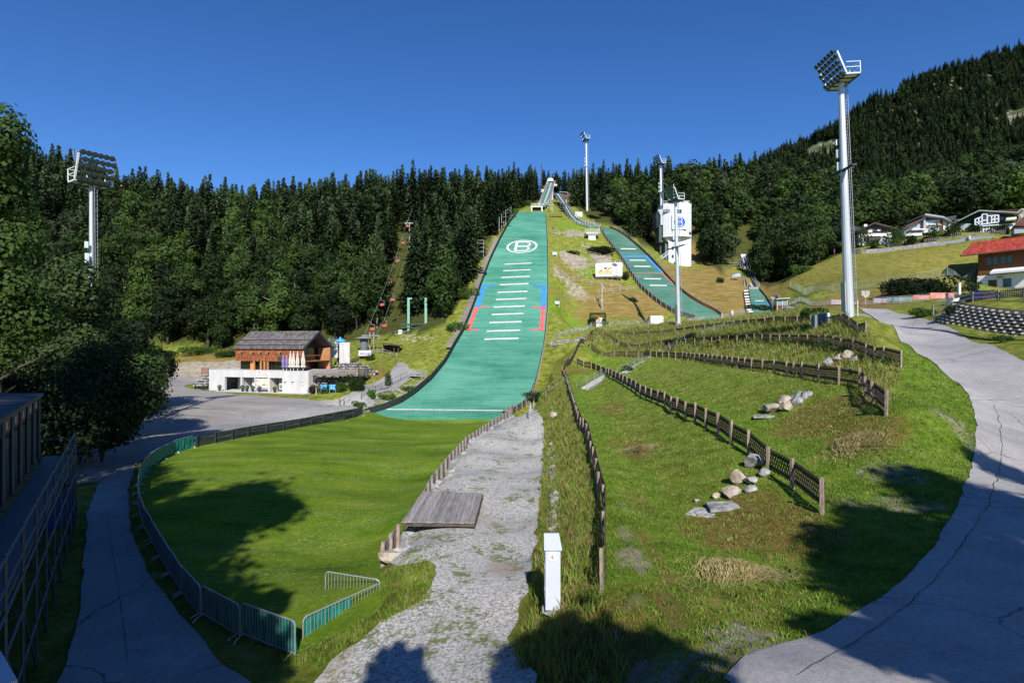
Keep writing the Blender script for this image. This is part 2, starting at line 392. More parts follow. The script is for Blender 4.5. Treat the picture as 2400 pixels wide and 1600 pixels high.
# --- ground materials
def ground_mat():
    g = NG('rough_grass_ground')
    pa = g.attr('patch'); sp = g.sep(pa.outputs['Color'])
    mid = g.noise(0.9, 5, 0.65); fine = g.math('ADD', g.math('MULTIPLY', g.noise(3.2, 6, 0.85), .55), g.math('MULTIPLY', g.noise(9, 5, 0.8), .45)); blade = g.noise(14, 5, 0.85)
    streak = g.noise(1.0, 4, 0.6, stretch=(0.35, 0.35, 3.0))
    gr = g.ramp(g.math('ADD', g.math('MULTIPLY', mid, 0.45), g.math('MULTIPLY', fine, 0.55)), [(0.36, (0.042,0.064,0.008)), (0.46, (0.135,0.172,0.022)), (0.54, (0.255,0.272,0.046)), (0.63, (0.38,0.35,0.13))])
    brt = g.ramp(g.math('ADD', g.math('MULTIPLY', mid, 0.3), g.math('MULTIPLY', fine, 0.7)), [(0.37, (0.042,0.086,0.007)), (0.48, (0.135,0.232,0.016)), (0.60, (0.265,0.350,0.055))])
    dry = g.ramp(g.math('ADD', g.math('MULTIPLY', streak, 0.5), g.math('MULTIPLY', fine, 0.5)), [(0.32, (0.075,0.075,0.017)), (0.48, (0.21,0.155,0.045)), (0.64, (0.38,0.27,0.10))])
    dirt = g.ramp(g.math('ADD', g.math('MULTIPLY', mid, 0.4), g.math('MULTIPLY', fine, 0.6)), [(0.35, (0.13,0.105,0.07)), (0.5, (0.34,0.29,0.22)), (0.66, (0.52,0.48,0.43))])
    brown = g.ramp(fine, [(0.40, (0.07,0.075,0.014)), (0.5, (0.20,0.16,0.035)), (0.60, (0.33,0.22,0.07))])
    def w(ch, lo, hi, nz=None):
        nz = nz or mid
        return g.ramp(g.math('ADD', g.math('MULTIPLY', ch, 0.6), g.math('MULTIPLY', nz, 0.6)), [(lo, 0.0), (hi, 1.0)])
    c = g.mix(w(sp[2], 0.44, 0.66), gr, brt)
    c = g.mix(w(sp[0], 0.42, 0.74, g.math('ADD', g.math('MULTIPLY', streak, 0.6), g.math('MULTIPLY', fine, 0.4))), c, dry)
    al = g.math('MULTIPLY', pa.outputs['Alpha'], 1.0)
    c = g.mix(w(al, 0.46, 0.68, g.math('ADD', g.math('MULTIPLY', mid, 0.5), g.math('MULTIPLY', fine, 0.5))), c, brown)
    c = g.mix(w(sp[1], 0.48, 0.66), c, dirt)
    fl = g.attr('litter_shade'); c = g.mix(g.math('MULTIPLY', fl.outputs['Fac'], 0.85), c, g.ramp(fine, [(0.38, (0.014,0.018,0.006)), (0.5, (0.035,0.040,0.014)), (0.62, (0.070,0.065,0.030))]))  # brown forest litter, its colour also darkened as shade under the trees
    # clover and daisy heads, small stones
    v = g.voro(3.2, 'F1'); dots = g.ramp(v, [(0.035, 1.0), (0.07, 0.0)])
    sel = g.ramp(g.noise(0.5, 3), [(0.52, 0.0), (0.60, 1.0)])
    c = g.mix(g.math('MULTIPLY', g.math('MULTIPLY', dots, sel), 0.6), c, (0.55,0.55,0.45))
    g.bump(g.math('ADD', g.math('MULTIPLY', fine, 0.6), blade), 0.9, 0.16)
    return g.out(c, 0.95, 0.1)
def lawn_mat():
    g = NG('mown_lawn'); big = g.noise(0.05, 3, 0.5); mid = g.noise(0.35, 5, 0.65); fine = g.math('ADD', g.math('MULTIPLY', g.noise(3.6, 6, 0.85), .6), g.math('MULTIPLY', g.noise(11, 5, 0.85), .4))
    streak = g.noise(0.5, 4, 0.6, stretch=(0.18, 1.0, 1.0)); mow = g.noise(0.6, 2, 0.4, stretch=(0.05, 1.0, 1.0))
    f = g.math('ADD', g.math('ADD', g.math('MULTIPLY', streak, 0.25), g.math('MULTIPLY', mid, 0.2)), g.math('MULTIPLY', fine, 0.55))
    c = g.ramp(f, [(0.38, (0.032,0.075,0.004)), (0.46, (0.080,0.155,0.008)), (0.53, (0.145,0.220,0.014)), (0.62, (0.250,0.300,0.045))])
    c = g.mix(g.ramp(mow, [(0.45, 0.0), (0.70, 0.30)]), c, g.mix(fine, (0.070,0.140,0.008), (0.19,0.24,0.025)))
    clov = g.math('MULTIPLY', g.ramp(g.noise(9, 4, 0.8), [(0.56, 0.0), (0.66, .8)]), g.ramp(g.noise(0.45, 5, 0.75, stretch=(0.35,1,1)), [(0.46, 0.0), (0.60, 1.0)]))
    c = g.mix(clov, c, (0.50,0.54,0.40))
    g.bump(fine, 1.0, 0.12)
    return g.out(c, 0.95, 0.1)
def gravel_mat():
    g = NG('crushed_gravel'); v = g.voro(17, 'F1', out='Color'); sv = g.sep(v)
    v2 = g.noise(17, 5, 0.85); mid = g.noise(0.8, 5, 0.65)
    c = g.ramp(g.math('ADD', g.math('MULTIPLY', sv[0], 0.5), g.math('MULTIPLY', v2, 0.5)), [(0.22, (0.16,0.155,0.145)), (0.42, (0.36,0.35,0.33)), (0.62, (0.54,0.525,0.495)), (0.85, (0.74,0.72,0.68))])
    c = g.mix(g.ramp(g.noise(0.25, 4), [(0.42, 0.0), (0.62, 0.5)]), c, g.mix(v2, (0.28,0.28,0.285), (0.60,0.59,0.58)))
    weed = g.ramp(g.math('ADD', g.math('MULTIPLY', mid, 0.5), g.math('MULTIPLY', g.noise(5, 6, 0.8), 0.5)), [(0.525, 0.0), (0.575, 0.9)])
    c = g.mix(weed, c, g.mix(v2, (0.05,0.10,0.015), (0.20,0.22,0.06)))
    c = g.mix(g.ramp(g.noise(0.35, 4, 0.5, vec=None, stretch=(1,.7,1)), [(0.60, 0.0), (0.70, 0.5)]), c, (0.30,0.22,0.14))
    g.bump(g.math('ADD', v2, sv[0]), 0.8, 0.05)
    return g.out(c, 0.95, 0.15)
def asphalt_mat(name, c0, c1, crack=True, tint=(0.30,0.30,0.31)):
    g = NG(name); f = g.noise(22, 5, 0.9); mid = g.noise(0.5, 6, 0.7); f3 = g.noise(7, 5, 0.85)
    c = g.ramp(g.math('ADD', g.math('MULTIPLY', f, 0.5), g.math('MULTIPLY', g.math('ADD', mid, f3), 0.27)), [(0.42, c0), (0.60, c1)])
    pt = g.N.new('ShaderNodeTexVoronoi'); pt.inputs['Scale'].default_value = 0.16; g.L.new(g.pos, pt.inputs['Vector']); c = g.mix(g.math('MULTIPLY', g.sep(pt.outputs['Color'])[0], .22), c, tuple(v*.55 for v in c0))
    if crack:
        n = g.N.new('ShaderNodeTexVoronoi'); n.feature = 'DISTANCE_TO_EDGE'; n.inputs['Scale'].default_value = 0.11
        wv = g.N.new('ShaderNodeVectorMath'); wv.operation = 'MULTIPLY_ADD'
        nz = g.N.new('ShaderNodeTexNoise'); nz.inputs['Scale'].default_value = 1.2; nz.inputs['Detail'].default_value = 4; g.L.new(g.pos, nz.inputs['Vector'])
        g.L.new(nz.outputs['Color'], wv.inputs[0]); wv.inputs[1].default_value = (1.0,1.0,0); g.L.new(g.pos, wv.inputs[2])
        g.L.new(wv.outputs[0], n.inputs['Vector'])
        ck = g.ramp(n.outputs['Distance'], [(0.0012, 1.0), (0.003, 0.0)])
        c = g.mix(g.math('MULTIPLY', ck, 0.8), c, (0.05,0.048,0.045))
        c = g.mix(g.ramp(mid, [(0.60, 0.0), (0.68, 0.35)]), c, tint)
    g.bump(f, 0.5, 0.01)
    return g.out(c, 0.85, 0.25)
def plaza_mat():
    g = NG('gravel_yard'); st = g.noise(0.35, 6, 0.7, stretch=(0.25,1,1), dist=0.6); f = g.noise(14, 5, 0.8); mid = g.noise(0.12, 4, 0.6)
    c = g.ramp(g.math('ADD', g.math('MULTIPLY', st, 0.6), g.math('MULTIPLY', f, 0.4)), [(0.34, (0.12,0.115,0.11)), (0.47, (0.25,0.235,0.22)), (0.62, (0.36,0.34,0.32))])
    c = g.mix(g.ramp(mid, [(0.45, 0.0), (0.65, 0.6)]), c, (0.30,0.27,0.24))
    g.bump(f, 0.5, 0.03)
    return g.out(c, 0.95, 0.15)
M_GROUND = ground_mat(); M_LAWN = lawn_mat(); M_GRAV = gravel_mat(); M_ROAD = asphalt_mat('worn_asphalt', (0.20,0.195,0.20), (0.42,0.405,0.40))
M_PATH = asphalt_mat('old_pale_asphalt', (0.20,0.195,0.19), (0.38,0.37,0.36)); M_PLAZA = plaza_mat()

# --- patches on the rough ground: dry, dirt, bright, brown (R, G, B, A)
PX = GX.ravel(); PYY = GY.ravel()
patch = np.zeros((PX.size, 4), np.float32)
def paint(poly, ch, val, soft=0):
    poly = [(p.x, p.y) for p in poly]; k = inpoly(PX, PYY, poly); patch[k, ch] = np.maximum(patch[k, ch], val) if val > 0 else 0
def blob(px, py, r, ch, val, ry=None):
    p = G(px, py); ry = ry or r; d = ((PX-p.x)/r)**2+((PYY-p.y)/ry)**2; patch[:, ch] = np.maximum(patch[:, ch], val*np.clip(1.4-d, 0, 1).astype(np.float32))
paint(fpl[1][:9]+tpl[1][::-1], 2, 1.0)
paint([tpl[1][0], P(1927,1204,19.8)]+rl[2:13]+[fpl[4][0], fpl[3][0]]+[P(1990,1070,25.5), P(1860,1120,24)], 2, 0.9)
paint(fpl[2]+tpl[2][::-1], 2, 1.0)
paint(tpl[1]+fpl[2][::-1], 3, 0.16); paint(tpl[1]+fpl[2][::-1], 2, 0.55)
paint(tpl[2]+fpl[3][::-1], 3, 0.10); paint(tpl[2]+fpl[3][::-1], 2, 0.55)
for q in ((1700,1240,2.0,3,.75),(1800,1220,2.0,3,.8),(1880,1260,1.6,3,.7),(1760,1170,1.4,3,.6),(1420,960,1.6,3,1.0,5),(1470,1050,1.2,3,1.0,4),(1950,960,3,3,.9),(1900,1000,2.5,3,.9),(2030,1010,2.0,3,.7),(1960,860,3,3,.8),
          (1390,1470,1.3,3,1.0),(1420,1540,1.2,3,.9),(1370,1370,.7,3,.8),(1290,1330,.6,3,.6),(1310,1110,1.2,3,.8,5),(1340,870,3,3,.8),(1000,1400,.7,3,.8),(1480,1310,.45,1,.75,1.6),(1475,1400,.35,1,.6,.8),(1462,1180,.3,1,.5,2.2),(1466,1240,.3,1,.55,1.5),(1448,1110,.3,1,.45,3.0),(1535,1300,.3,0,.8,2.5),(1500,1180,.35,0,.7,4),(1560,1420,.5,0,.7,1.2),(1700,1480,.7,1,.6),(1750,1510,.9,1,.65),
          (2200,960,1.2,1,.5,3),(2090,1110,1.4,1,.55),(1990,1180,1.0,1,.5),(2130,1180,1.2,1,.6),(2040,740,2,1,.7),(2200,745,2,1,.5),(1650,1560,.7,1,.6),(1520,1590,.8,1,.5)): blob(*q)
# middle slope
for q in ((1460,705,13,0,.80,7),(1420,735,10,0,.7,4),(1500,735,8,0,.7,4),(1345,610,5,1,.62,6),(1370,570,5,1,.72,3),(1315,640,3,1,.5,5),(1320,552,5,1,.50,3),(1365,613,3,1,.8,3),(1355,697,3,1,.55,2),(1330,640,5,0,.5,8),(1335,665,4,1,.5,2),(1420,670,6,1,.5,1.5),(1400,640,6,2,.8,4),(1300,700,5,2,.8,8),(1350,530,8,2,.9,6),(1340,740,7,2,.9,5),
          (1420,660,6,0,.5,6),(1310,690,4,0,.5,5),(1680,680,18,0,.9,16),(1620,640,10,0,.9,8),(1720,720,12,0,.7,6),(1960,720,12,0,.5,4),(1840,640,8,0,.5),(1640,600,10,0,.8),
          (1410,605,4,1,.9),(1470,615,3,1,.7),(1360,545,6,1,.7,3)): blob(*q)
paint(Gl([(1850,660),(1960,600),(2180,575),(2290,560),(2290,700),(1960,700)]), 0, 0.42)
paint(Gl([(1880,720),(1960,690),(2130,690),(2130,712),(1950,725)]), 0, 0.75)
for q in ((420,860,30,1,.7,3),(480,868,16,1,.8,3),(380,850,30,0,.7,6),(500,850,10,0,.6,5),(880,870,3,3,.8,3),(650,912,3,2,.9,1)): blob(*q)
# forest floor: bare brown
ff = (GY > 118) & (GX < -12) & ~((GX > -60) & (GY < 135)); patch[ff.ravel(), 2] = 0.3
idx = lambda j, i: j*len(xs)+i
fs = [(idx(j,i), idx(j,i+1), idx(j+1,i+1), idx(j+1,i)) for j in range(len(ys)-1) for i in range(len(xs)-1)]
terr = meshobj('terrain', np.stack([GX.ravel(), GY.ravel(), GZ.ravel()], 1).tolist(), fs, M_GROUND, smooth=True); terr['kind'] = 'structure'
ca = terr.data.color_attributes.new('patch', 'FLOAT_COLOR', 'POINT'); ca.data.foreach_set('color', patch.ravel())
sheet('lawn', LAWN, M_LAWN, 0.6, 0.03, 0.12)
sheet('gravel_path', GRAV, M_GRAV, 0.6, 0.035, 0.35)
sheet('yard', PLAZA, M_PLAZA, 1.5, 0.04, 0.5)
sheet('path', PATH, M_PATH, 0.6, 0.055, 0.10)
sheet('road', ROAD, M_ROAD, 0.4, 0.045, 0.11)

def seam(pxs, w_, nm, extra=0.012):
    pl = dens([G(*q) if q[1] < 1600 else P(q[0], q[1], 6.0*F/(q[1]-CY)) for q in pxs], .25); rd_ = random.Random(4); L_ = []
    for i, p in enumerate(pl):
        d = pl[min(i+1, len(pl)-1)]-pl[max(i-1, 0)]; n2 = Vector((d.y, -d.x, 0)).normalized(); c = p+n2*(.10*mnoise.noise(Vector((i*.22, 1, 5)))+.02*rd_.uniform(-1,1)); ww = w_*rd_.uniform(.4,1.2)
        L_.append((c-n2*ww, c+n2*ww))
    V = [Vector((q.x, q.y, hz(q.x, q.y)+.055+extra+.0006*max(0, q.y-20))) for a in L_ for q in a]; Fs = [(2*i, 2*i+1, 2*i+3, 2*i+2) for i in range(len(L_)-1)]
    o = meshobj(nm, V, Fs, mat('crack_filler', (.035,.033,.032), .9)); o['kind'] = 'structure'; return o
seam([(1870,1590),(2000,1510),(2130,1420),(2240,1300),(2320,1180),(2348,1060),(2345,1000),(2330,950)], .011, 'road')
seam([(2190,1180),(2290,1190),(2400,1195)], .010, 'road'); seam([(2275,938),(2400,935)], .010, 'road')
seam([(430,1590),(560,1545),(600,1520)], .009, 'path'); seam([(300,1560),(280,1400),(262,1280),(250,1200)], .008, 'path')
# distant mountain on the right
def mountain():
    prof = [(-200,120),(200,215),(396,291),(464,322),(540,357),(568,380),(637,414),(706,438),(775,456),(810,463),(1000,500),(1500,560)]
    nx, ny = 120, 60; V = []; Fs = []
    for j in range(ny):
        y = 430+j*13.0
        for i in range(nx):
            x = 120+i*12.0
            X0 = x*900/max(y, 1)
            r = float(np.interp(x, [p[0] for p in prof], [p[1] for p in prof]))
            t = min(1, (y-430)/470); s = t if t < 1 else 1-(y-900)/900
            z = 60+(r-60)*(s**1.05)+10*mnoise.fractal(Vector((x*.012, y*.012, 1)), 1.0, 2.0, 4)*min(1, t*3)
            V.append((x, y, z))
    for j in range(ny-1):
        for i in range(nx-1): a = j*nx+i; Fs.append((a, a+1, a+nx+1, a+nx))
    g = NG('mountain_rock'); f = g.noise(0.05, 6, 0.7)
    g.out(g.ramp(f, [(0.40, (0.035,0.05,0.018)), (0.52, (0.10,0.11,0.06)), (0.60, (0.30,0.28,0.25))]))
    o = meshobj('mountain', V, Fs, g.m, smooth=True); o['kind'] = 'structure'
    return V, nx, ny
MT = mountain()
# ------------------------------------------------------------------ ski jumps
def rowpos(R, px, py, dz=0.0):
    """point of the modelled slope seen through a photo pixel"""
    lo, hi = R[0][3]-3, R[-1][3]+3
    f = lambda Y: (H-(py-CY)/F*Y)-rowY(R, Y)[2]
    a, b = lo, hi
    if R[0][3] <= (np.interp(py, [r[0] for r in R][::-1], [r[3] for r in R][::-1])) <= R[-1][3]:
        y0 = float(np.interp(py, [r[0] for r in R][::-1], [r[3] for r in R][::-1])); a, b = y0-6, y0+6
    for _ in range(40):
        m_ = (a+b)/2
        if (f(a) > 0) == (f(m_) > 0): a = m_
        else: b = m_
    p = P(px, py, (a+b)/2); p.z += dz; return p
def rowx(R, py):
    ys_ = np.array([r[0] for r in R]); o = np.argsort(ys_)
    return float(np.interp(py, ys_[o], np.array([r[1] for r in R])[o])), float(np.interp(py, ys_[o], np.array([r[2] for r in R])[o]))
def rowY(R, Y):
    """left and right edge points of the slope at world distance Y"""
    Ys = np.array([r[3] for r in R]); o = np.argsort(Ys); Z = np.array([P(0, r[0], r[3]).z for r in R])
    XL = np.array([P(r[1], r[0], r[3]).x for r in R]); XR = np.array([P(r[2], r[0], r[3]).x for r in R])
    return float(np.interp(Y, Ys[o], XL[o])), float(np.interp(Y, Ys[o], XR[o])), float(np.interp(Y, Ys[o], Z[o]))
def mat_mesh(R, step):
    Y0, Y1 = R[0][3], R[-1][3]
    # smooth profile
    n = int((Y1-Y0)/step)+1; V = []; Fs = []; k = 7
    for i in range(n+1):
        Y = Y0+(Y1-Y0)*i/n; a, b, z = rowY(R, Y)
        for j in range(k): V.append((a+(b-a)*j/(k-1), Y, z))
    for i in range(n):
        for j in range(k-1): q = i*k+j; Fs.append((q, q+1, q+k+1, q+k))
    # closed underside so the mat has a body
    m = len(V); V += [(x, y+0.12, z-0.5) for x, y, z in V]
    Fs += [tuple(m+i for i in f[::-1]) for f in Fs]
    rim = [i*k for i in range(n+1)]; rim2 = [i*k+k-1 for i in range(n+1)]
    for a, b in zip(rim[:-1], rim[1:]): Fs.append((a, b, b+m, a+m))
    for a, b in zip(rim2[:-1], rim2[1:]): Fs.append((b, a, a+m, b+m))
    Fs.append(tuple(list(range(k))[::-1]+[m+j for j in range(k)]))
    return V, Fs
def plastic_mat(name, c0, c1, c2):
    g = NG(name); st = g.noise(0.5, 6, 0.75, stretch=(0.22, 1.0, 1.2)); f = g.noise(5, 5, 0.8, stretch=(0.5,1,1)); big = g.noise(0.07, 4, 0.6)
    row = g.N.new('ShaderNodeTexWave'); row.wave_type = 'BANDS'; row.bands_direction = 'Y'; row.inputs['Scale'].default_value = 0.55; row.inputs['Distortion'].default_value = 0.6; g.L.new(g.pos, row.inputs['Vector'])
    v = g.math('ADD', g.math('ADD', g.math('MULTIPLY', st, 0.45), g.math('MULTIPLY', f, 0.35)), g.math('MULTIPLY', big, 0.35))
    v = g.math('ADD', v, g.math('MULTIPLY', row.outputs['Fac'], 0.08))
    c = g.ramp(v, [(0.50, c0), (0.60, c1), (0.71, c2)])
    dk = g.math('MULTIPLY', g.ramp(g.noise(0.35, 3, 0.5, stretch=(0.25,1,1)), [(0.64, 0.0), (0.72, 0.5)]), g.ramp(f, [(0.4, 0.0), (0.6, 1.0)]))
    c = g.mix(dk, c, (0.02,0.13,0.08)); 
    spot = g.ramp(g.voro(0.35), [(0.05, 0.8), (0.09, 0.0)]); c = g.mix(spot, c, (0.012,0.10,0.055))
    g.bump(f, 0.5, 0.03); return g.out(c, 0.75, 0.2)
M_MAT = plastic_mat('green_plastic_matting', (0.030,0.160,0.105), (0.066,0.255,0.175), (0.120,0.340,0.250))
M_MAT2 = plastic_mat('weathered_green_matting', (0.030,0.105,0.072), (0.062,0.165,0.120), (0.105,0.225,0.172))
M_WLINE = mat('white_line_paint', (0.48,0.48,0.45), 0.8, col2=(0.68,0.67,0.63), scale=1.5)
M_BLUE = mat('blue_line_paint', (0.035,0.20,0.62), 0.8, col2=(0.06,0.28,0.75), scale=1.0)
M_RED = mat('red_line_paint', (0.52,0.09,0.10), 0.8, col2=(0.66,0.16,0.16), scale=1.0)
M_PALERED = mat('faded_red_paint', (0.30,0.13,0.11), 0.8, col2=(0.42,0.20,0.17), scale=1.0)
M_GALV = mat('galvanised_steel', (0.42,0.44,0.46), 0.45, 0.12, 3.0, metal=0.55, spec=0.5)
M_GALVD = mat('dull_steel', (0.30,0.31,0.32), 0.6, 0.15, 3.0, metal=0.3)
M_WHITE = mat('white_paint', (0.63,0.63,0.63), 0.6, 0.06, 2.0)
M_CONC = mat('pale_concrete', (0.52,0.52,0.51), 0.85, 0.10, 1.5, bump=0.3)
M_DWOOD = mat('dark_weathered_boards', (0.035,0.030,0.027), 0.85, col2=(0.12,0.10,0.085), scale=3.0, stretch=(1,1,5), bump=0.4)
M_GWOOD = mat('grey_weathered_wood', (0.15,0.13,0.12), 0.85, col2=(0.34,0.30,0.27), scale=4.0, stretch=(1,1,5), bump=0.4)
M_BLACK = mat('black_metal', (0.015,0.015,0.017), 0.6)
M_DARKG = mat('dark_green_screen', (0.012,0.022,0.018), 0.75, col2=(0.030,0.042,0.036), scale=2.0, bump=0.3)
M_BROWN = mat('brown_stained_wood', (0.10,0.045,0.02), 0.75, col2=(0.20,0.09,0.04), scale=3.0, stretch=(1,1,6))

def paint_poly(name, pts, R, m, parent, dz=0.045, label=None):
    """a painted band given as quads between photo pixels on a slope, built thin, lying on the matting"""
    mb = MB(); up = Vector((0,0,dz))
    for quad in pts:
        # subdivide along both axes so the paint hugs the curve
        a, b, c, d = quad; nu, nv = 6, 4
        g_ = [[rowpos(R, *(Vector(a).lerp(Vector(b), i/nu)).lerp(Vector(d).lerp(Vector(c), i/nu), j/nv)[:2])+up for i in range(nu+1)] for j in range(nv+1)]
        V = [p for r in g_ for p in r]; V2 = [p-Vector((0,0,.03)) for p in V]; k = nu+1
        fs_ = [(j*k+i, j*k+i+1, (j+1)*k+i+1, (j+1)*k+i) for j in range(nv) for i in range(nu)]
        mb.add(V, fs_)
    o = mb.build(name, m, parent); 
    if label: o['label'] = label
    # make sure the paint faces up
    return o

big = empty('landing_slope', (0,0,0), 'large landing slope of green plastic matting with a white circled B and white distance lines', 'ski slope')
V, Fs = mat_mesh(BIG, 1.2); meshobj('matting', V, Fs, M_MAT, big, smooth=False)
th = 1.2
for py, a, b in ((618,1183,1246),(633.5,1179,1244),(649,1175.5,1241.5),(666,1171,1239),(684,1166,1236),(701,1162,1233),(718.5,1157.5,1230),(736,1152.5,1227),(755,1147,1223),(775,1141,1219),(794,1135,1215)):
    h = 1.1+(py-618)*0.0035; paint_poly('distance_line', [((a,py+1.4+h,0),(b,py-1.2+h,0),(b,py-1.2-h,0),(a,py+1.4-h,0))], BIG, M_WLINE, big)
paint_poly('finish_line', [((905,960.6,0),(1199,963.4,0),(1202,961.2,0),(908,958.2,0))], BIG, M_WLINE, big)
def Lbr(py0, py1, m, name, t=10, leg=28):
    for side in (0, 1):
        qs = []; e0 = rowx(BIG, py0)[side]+(3 if side == 0 else -3); e1 = rowx(BIG, py1)[side]+(3 if side == 0 else -3); s = 1 if side == 0 else -1
        qs.append(((e1,py1,0),(e1+s*t*1.1,py1,0),(e0+s*t,py0,0),(e0,py0,0)))
        for yy in ((py0,) if name == 'blue' else (py0, py1)): ee = e0 if yy == py0 else e1; qs.append(((ee,yy+1.6,0),(ee+s*leg*1.15,yy+1.6,0),(ee+s*leg*1.15,yy-1.6,0),(ee,yy-1.6,0)))
        paint_poly(name+'_marker', qs, BIG, m, big, dz=0.05)
Lbr(668, 719, M_BLUE, 'blue'); Lbr(719.5, 774, M_RED, 'red')
# circled B emblem: outlines in pixels of the photo crop (15.68 per pixel)
def e2(x, y): return (1150+x/15.68, 540+y/15.68, 0)
qs = []; nseg = 40
def ell(t, k): # centre line of the ring
    cx, cy = 1150, 600; rx, ry, sh = 575-38*k*2*0.5, 240-16*k*2*0.5, -0.22
    x = math.cos(t)*rx; y = math.sin(t)*ry; return e2(cx+x, cy+y+sh*x*0.28)
for i in range(nseg):
    t0 = 2*PI*i/nseg; t1 = 2*PI*(i+1)/nseg; w0 = 2.0
    def rr_(t, k): 
        cx, cy = 1150, 600; rx, ry = (572, 238) if k == 0 else (495, 208)
        x = math.cos(t)*rx; y = math.sin(t)*ry; return e2(cx+x, cy+y-0.07*x)
    qs.append((rr_(t0,0), rr_(t1,0), rr_(t1,1), rr_(t0,1)))
def band(pl, wd):
    out = []
    for (x0,y0),(x1,y1) in zip(pl[:-1], pl[1:]):
        d = Vector((x1-x0,y1-y0)).normalized(); n_ = Vector((-d.y, d.x)); n_ = Vector((n_.x*wd[0], n_.y*wd[1]))
        out.append((e2(x0-n_.x,y0-n_.y), e2(x1-n_.x,y1-n_.y), e2(x1+n_.x,y1+n_.y), e2(x0+n_.x,y0+n_.y)))
    return out
qs += [(e2(845,770),e2(955,770),e2(1020,425),e2(925,425))]
qs += band([(960,438),(1290,424),(1400,450),(1455,500),(1420,555),(1340,588),(985,592)], (38,22))
qs += band([(1340,592),(1400,640),(1390,700),(1290,748),(900,762)], (46,22))
paint_poly('circled_letter', qs, BIG, M_WLINE, big, dz=0.06)

def edge_wall(name, R, side, py0, py1, h, m, label, cat, off=0.15, posts=True, out=0.0, pm=None, step=2.0, sink=0.5, thick=0.08, posth=1.0, panel=True, rail=None, group=None):
    """boards standing along one edge of a slope"""
    Ya = rowpos(R, 1200, py0).y; Yb = rowpos(R, 1200, py1).y
    n_ = max(2, int(abs(Yb-Ya)/step)); pl = []
    for i in range(n_+1):
        Y = Ya+(Yb-Ya)*i/n_; a, b, z = rowY(R, Y); pl.append(Vector((a-off-out if side == 0 else b+off+out, Y, z)))
    e = empty(name, pl[0], label, cat, group)
    if panel:
        mb = MB()
        for a, b in zip(pl[:-1], pl[1:]):
            hz_ = Vector((0,0,h)); d = (b-a); n2 = Vector((d.y,-d.x,0)).normalized()*thick/2; s = Vector((0,0,-sink))
            mb.add([a+s-n2, b+s-n2, b+s+n2, a+s+n2, a+hz_-n2, b+hz_-n2, b+hz_+n2, a+hz_+n2], [(0,3,2,1),(4,5,6,7),(0,1,5,4),(1,2,6,5),(2,3,7,6),(3,0,4,7)])
        mb.build('board_panel', m, e, local=False)
    pb = MB()
    if posts:
        s = -1 if side == 0 else 1
        for p in pl: q = p+Vector((s*0.12,0,0)); pb.bar(q-Vector((0,0,0.9)), q+Vector((0,0,h*posth)), 0.12)
        pb.build('support_posts', pm or m, e, local=False)['kind'] = 'stuff'
    if rail:
        rb = MB(); s = -1 if side == 0 else 1
        for hh in rail: rb.tube([p+Vector((s*0.25,0,hh)) for p in pl], 0.035, 4)
        for p in pl: rb.bar(p+Vector((s*0.25,0,0)), p+Vector((s*0.25,0,rail[-1])), 0.06)
        rb.build('handrail', M_GALVD, e, local=False)
    return e
edge_wall('board_fence', BIG, 0, 977, 500, 0.95, M_DARKG, 'tall dark boards curving up along the left edge of the large green slope', 'fence', step=1.6, pm=M_GWOOD, posth=1.05)
edge_wall('board_fence', BIG, 1, 965, 500, 0.45, M_DWOOD, 'low dark boards with pale posts along the right edge of the large green slope', 'fence', step=1.3, pm=M_GWOOD, posth=1.1)
s1 = empty('side_stairway', rowpos(BIG, 1050, 800), 'grey stepped walkway with low rails climbing outside the left edge of the large slope', 'stairs')
mb = MB(); rb = MB()
Yc = 112.0; prevp = None
while Yc < 172:
    a, b, z = rowY(BIG, Yc); p = Vector((a-1.0, Yc, z+0.15)); mb.box(p.x-0.55, p.x+0.55, p.y-0.28, p.y+0.28, p.z-0.12, p.z+0.12)
    if int(Yc*2) % 5 == 0: rb.bar(p+Vector((-.6,0,-.6)), p+Vector((-.6,0,.7)), 0.07)
    q = p+Vector((-.6,0,.7))
    if prevp: rb.bar(prevp, q, 0.05)
    prevp = q; Yc += 0.62
mb.build('steps', M_GWOOD, s1, local=False); rb.build('handrail', M_GALVD, s1, local=False)
# row of upright poles near the top left edge
for i in range(7):
    a, b, z = rowY(BIG, 178+i*4.6); h = 5.5-0.25*i; p = on(a-1.6, 178+i*4.6); mb = MB(); p.z = min(p.z, z); mb.tube([(0,0,-.5),(0,0,h)], [0.08,0.055], 6)
    o = mb.build('steel_pole', M_GALV, None, label='one of the bare grey poles outside the upper left edge of the large slope', cat='pole', group='poles beside the upper slope'); o.location = p

# --- judges' steps platform on the left edge, take-off table
p = P(1142,590,161); e = empty('scaffold_stair', p, 'small grey scaffold stair at the left edge of the large slope below the trees', 'scaffold')
mb = MB()
for k in range(3):
    mb.box(-4.2+k*0.5, -1.0+k*0.5, -1, 1, k*1.1-.08, k*1.1)
for x in (-4.2,-2.6,-1):
    for y in (-1,1): mb.bar((x,y,-3),(x,y,3.2),.09)
for z in (0,1.1,2.2,3.1): mb.bar((-4.2,-1,z),(-1,-1,z),.08)
mb.bar((-4.2,-1,-2.5),(-1,-1,0),.07); mb.bar((-1,-1,-2.5),(-4.2,-1,0),.07); mb.build('frame', M_GALVD, e)
t = empty('takeoff_table', P(1258,491,220), 'white take-off block at the head of the large slope with dark opening and railing', 'ski jump table')
mb = MB(); mb.box(-2.25,-1.75,0,5,-1,1.35).box(1.75,2.25,0,5,-1,1.35).box(-1.75,1.75,0,5,0.95,1.35).box(-1.75,1.75,3,5,-1,0.95); mb.build('block', M_WHITE, t)
mb = MB(); mb.box(-1.7,1.7,1.2,1.3,-.6,.9); mb.build('opening', M_BLACK, t)
mb = MB()
for i in range(6): mb.bar((-2.2+i*.88,0.1,1.35),(-2.2+i*.88,.1,2.45),.06)
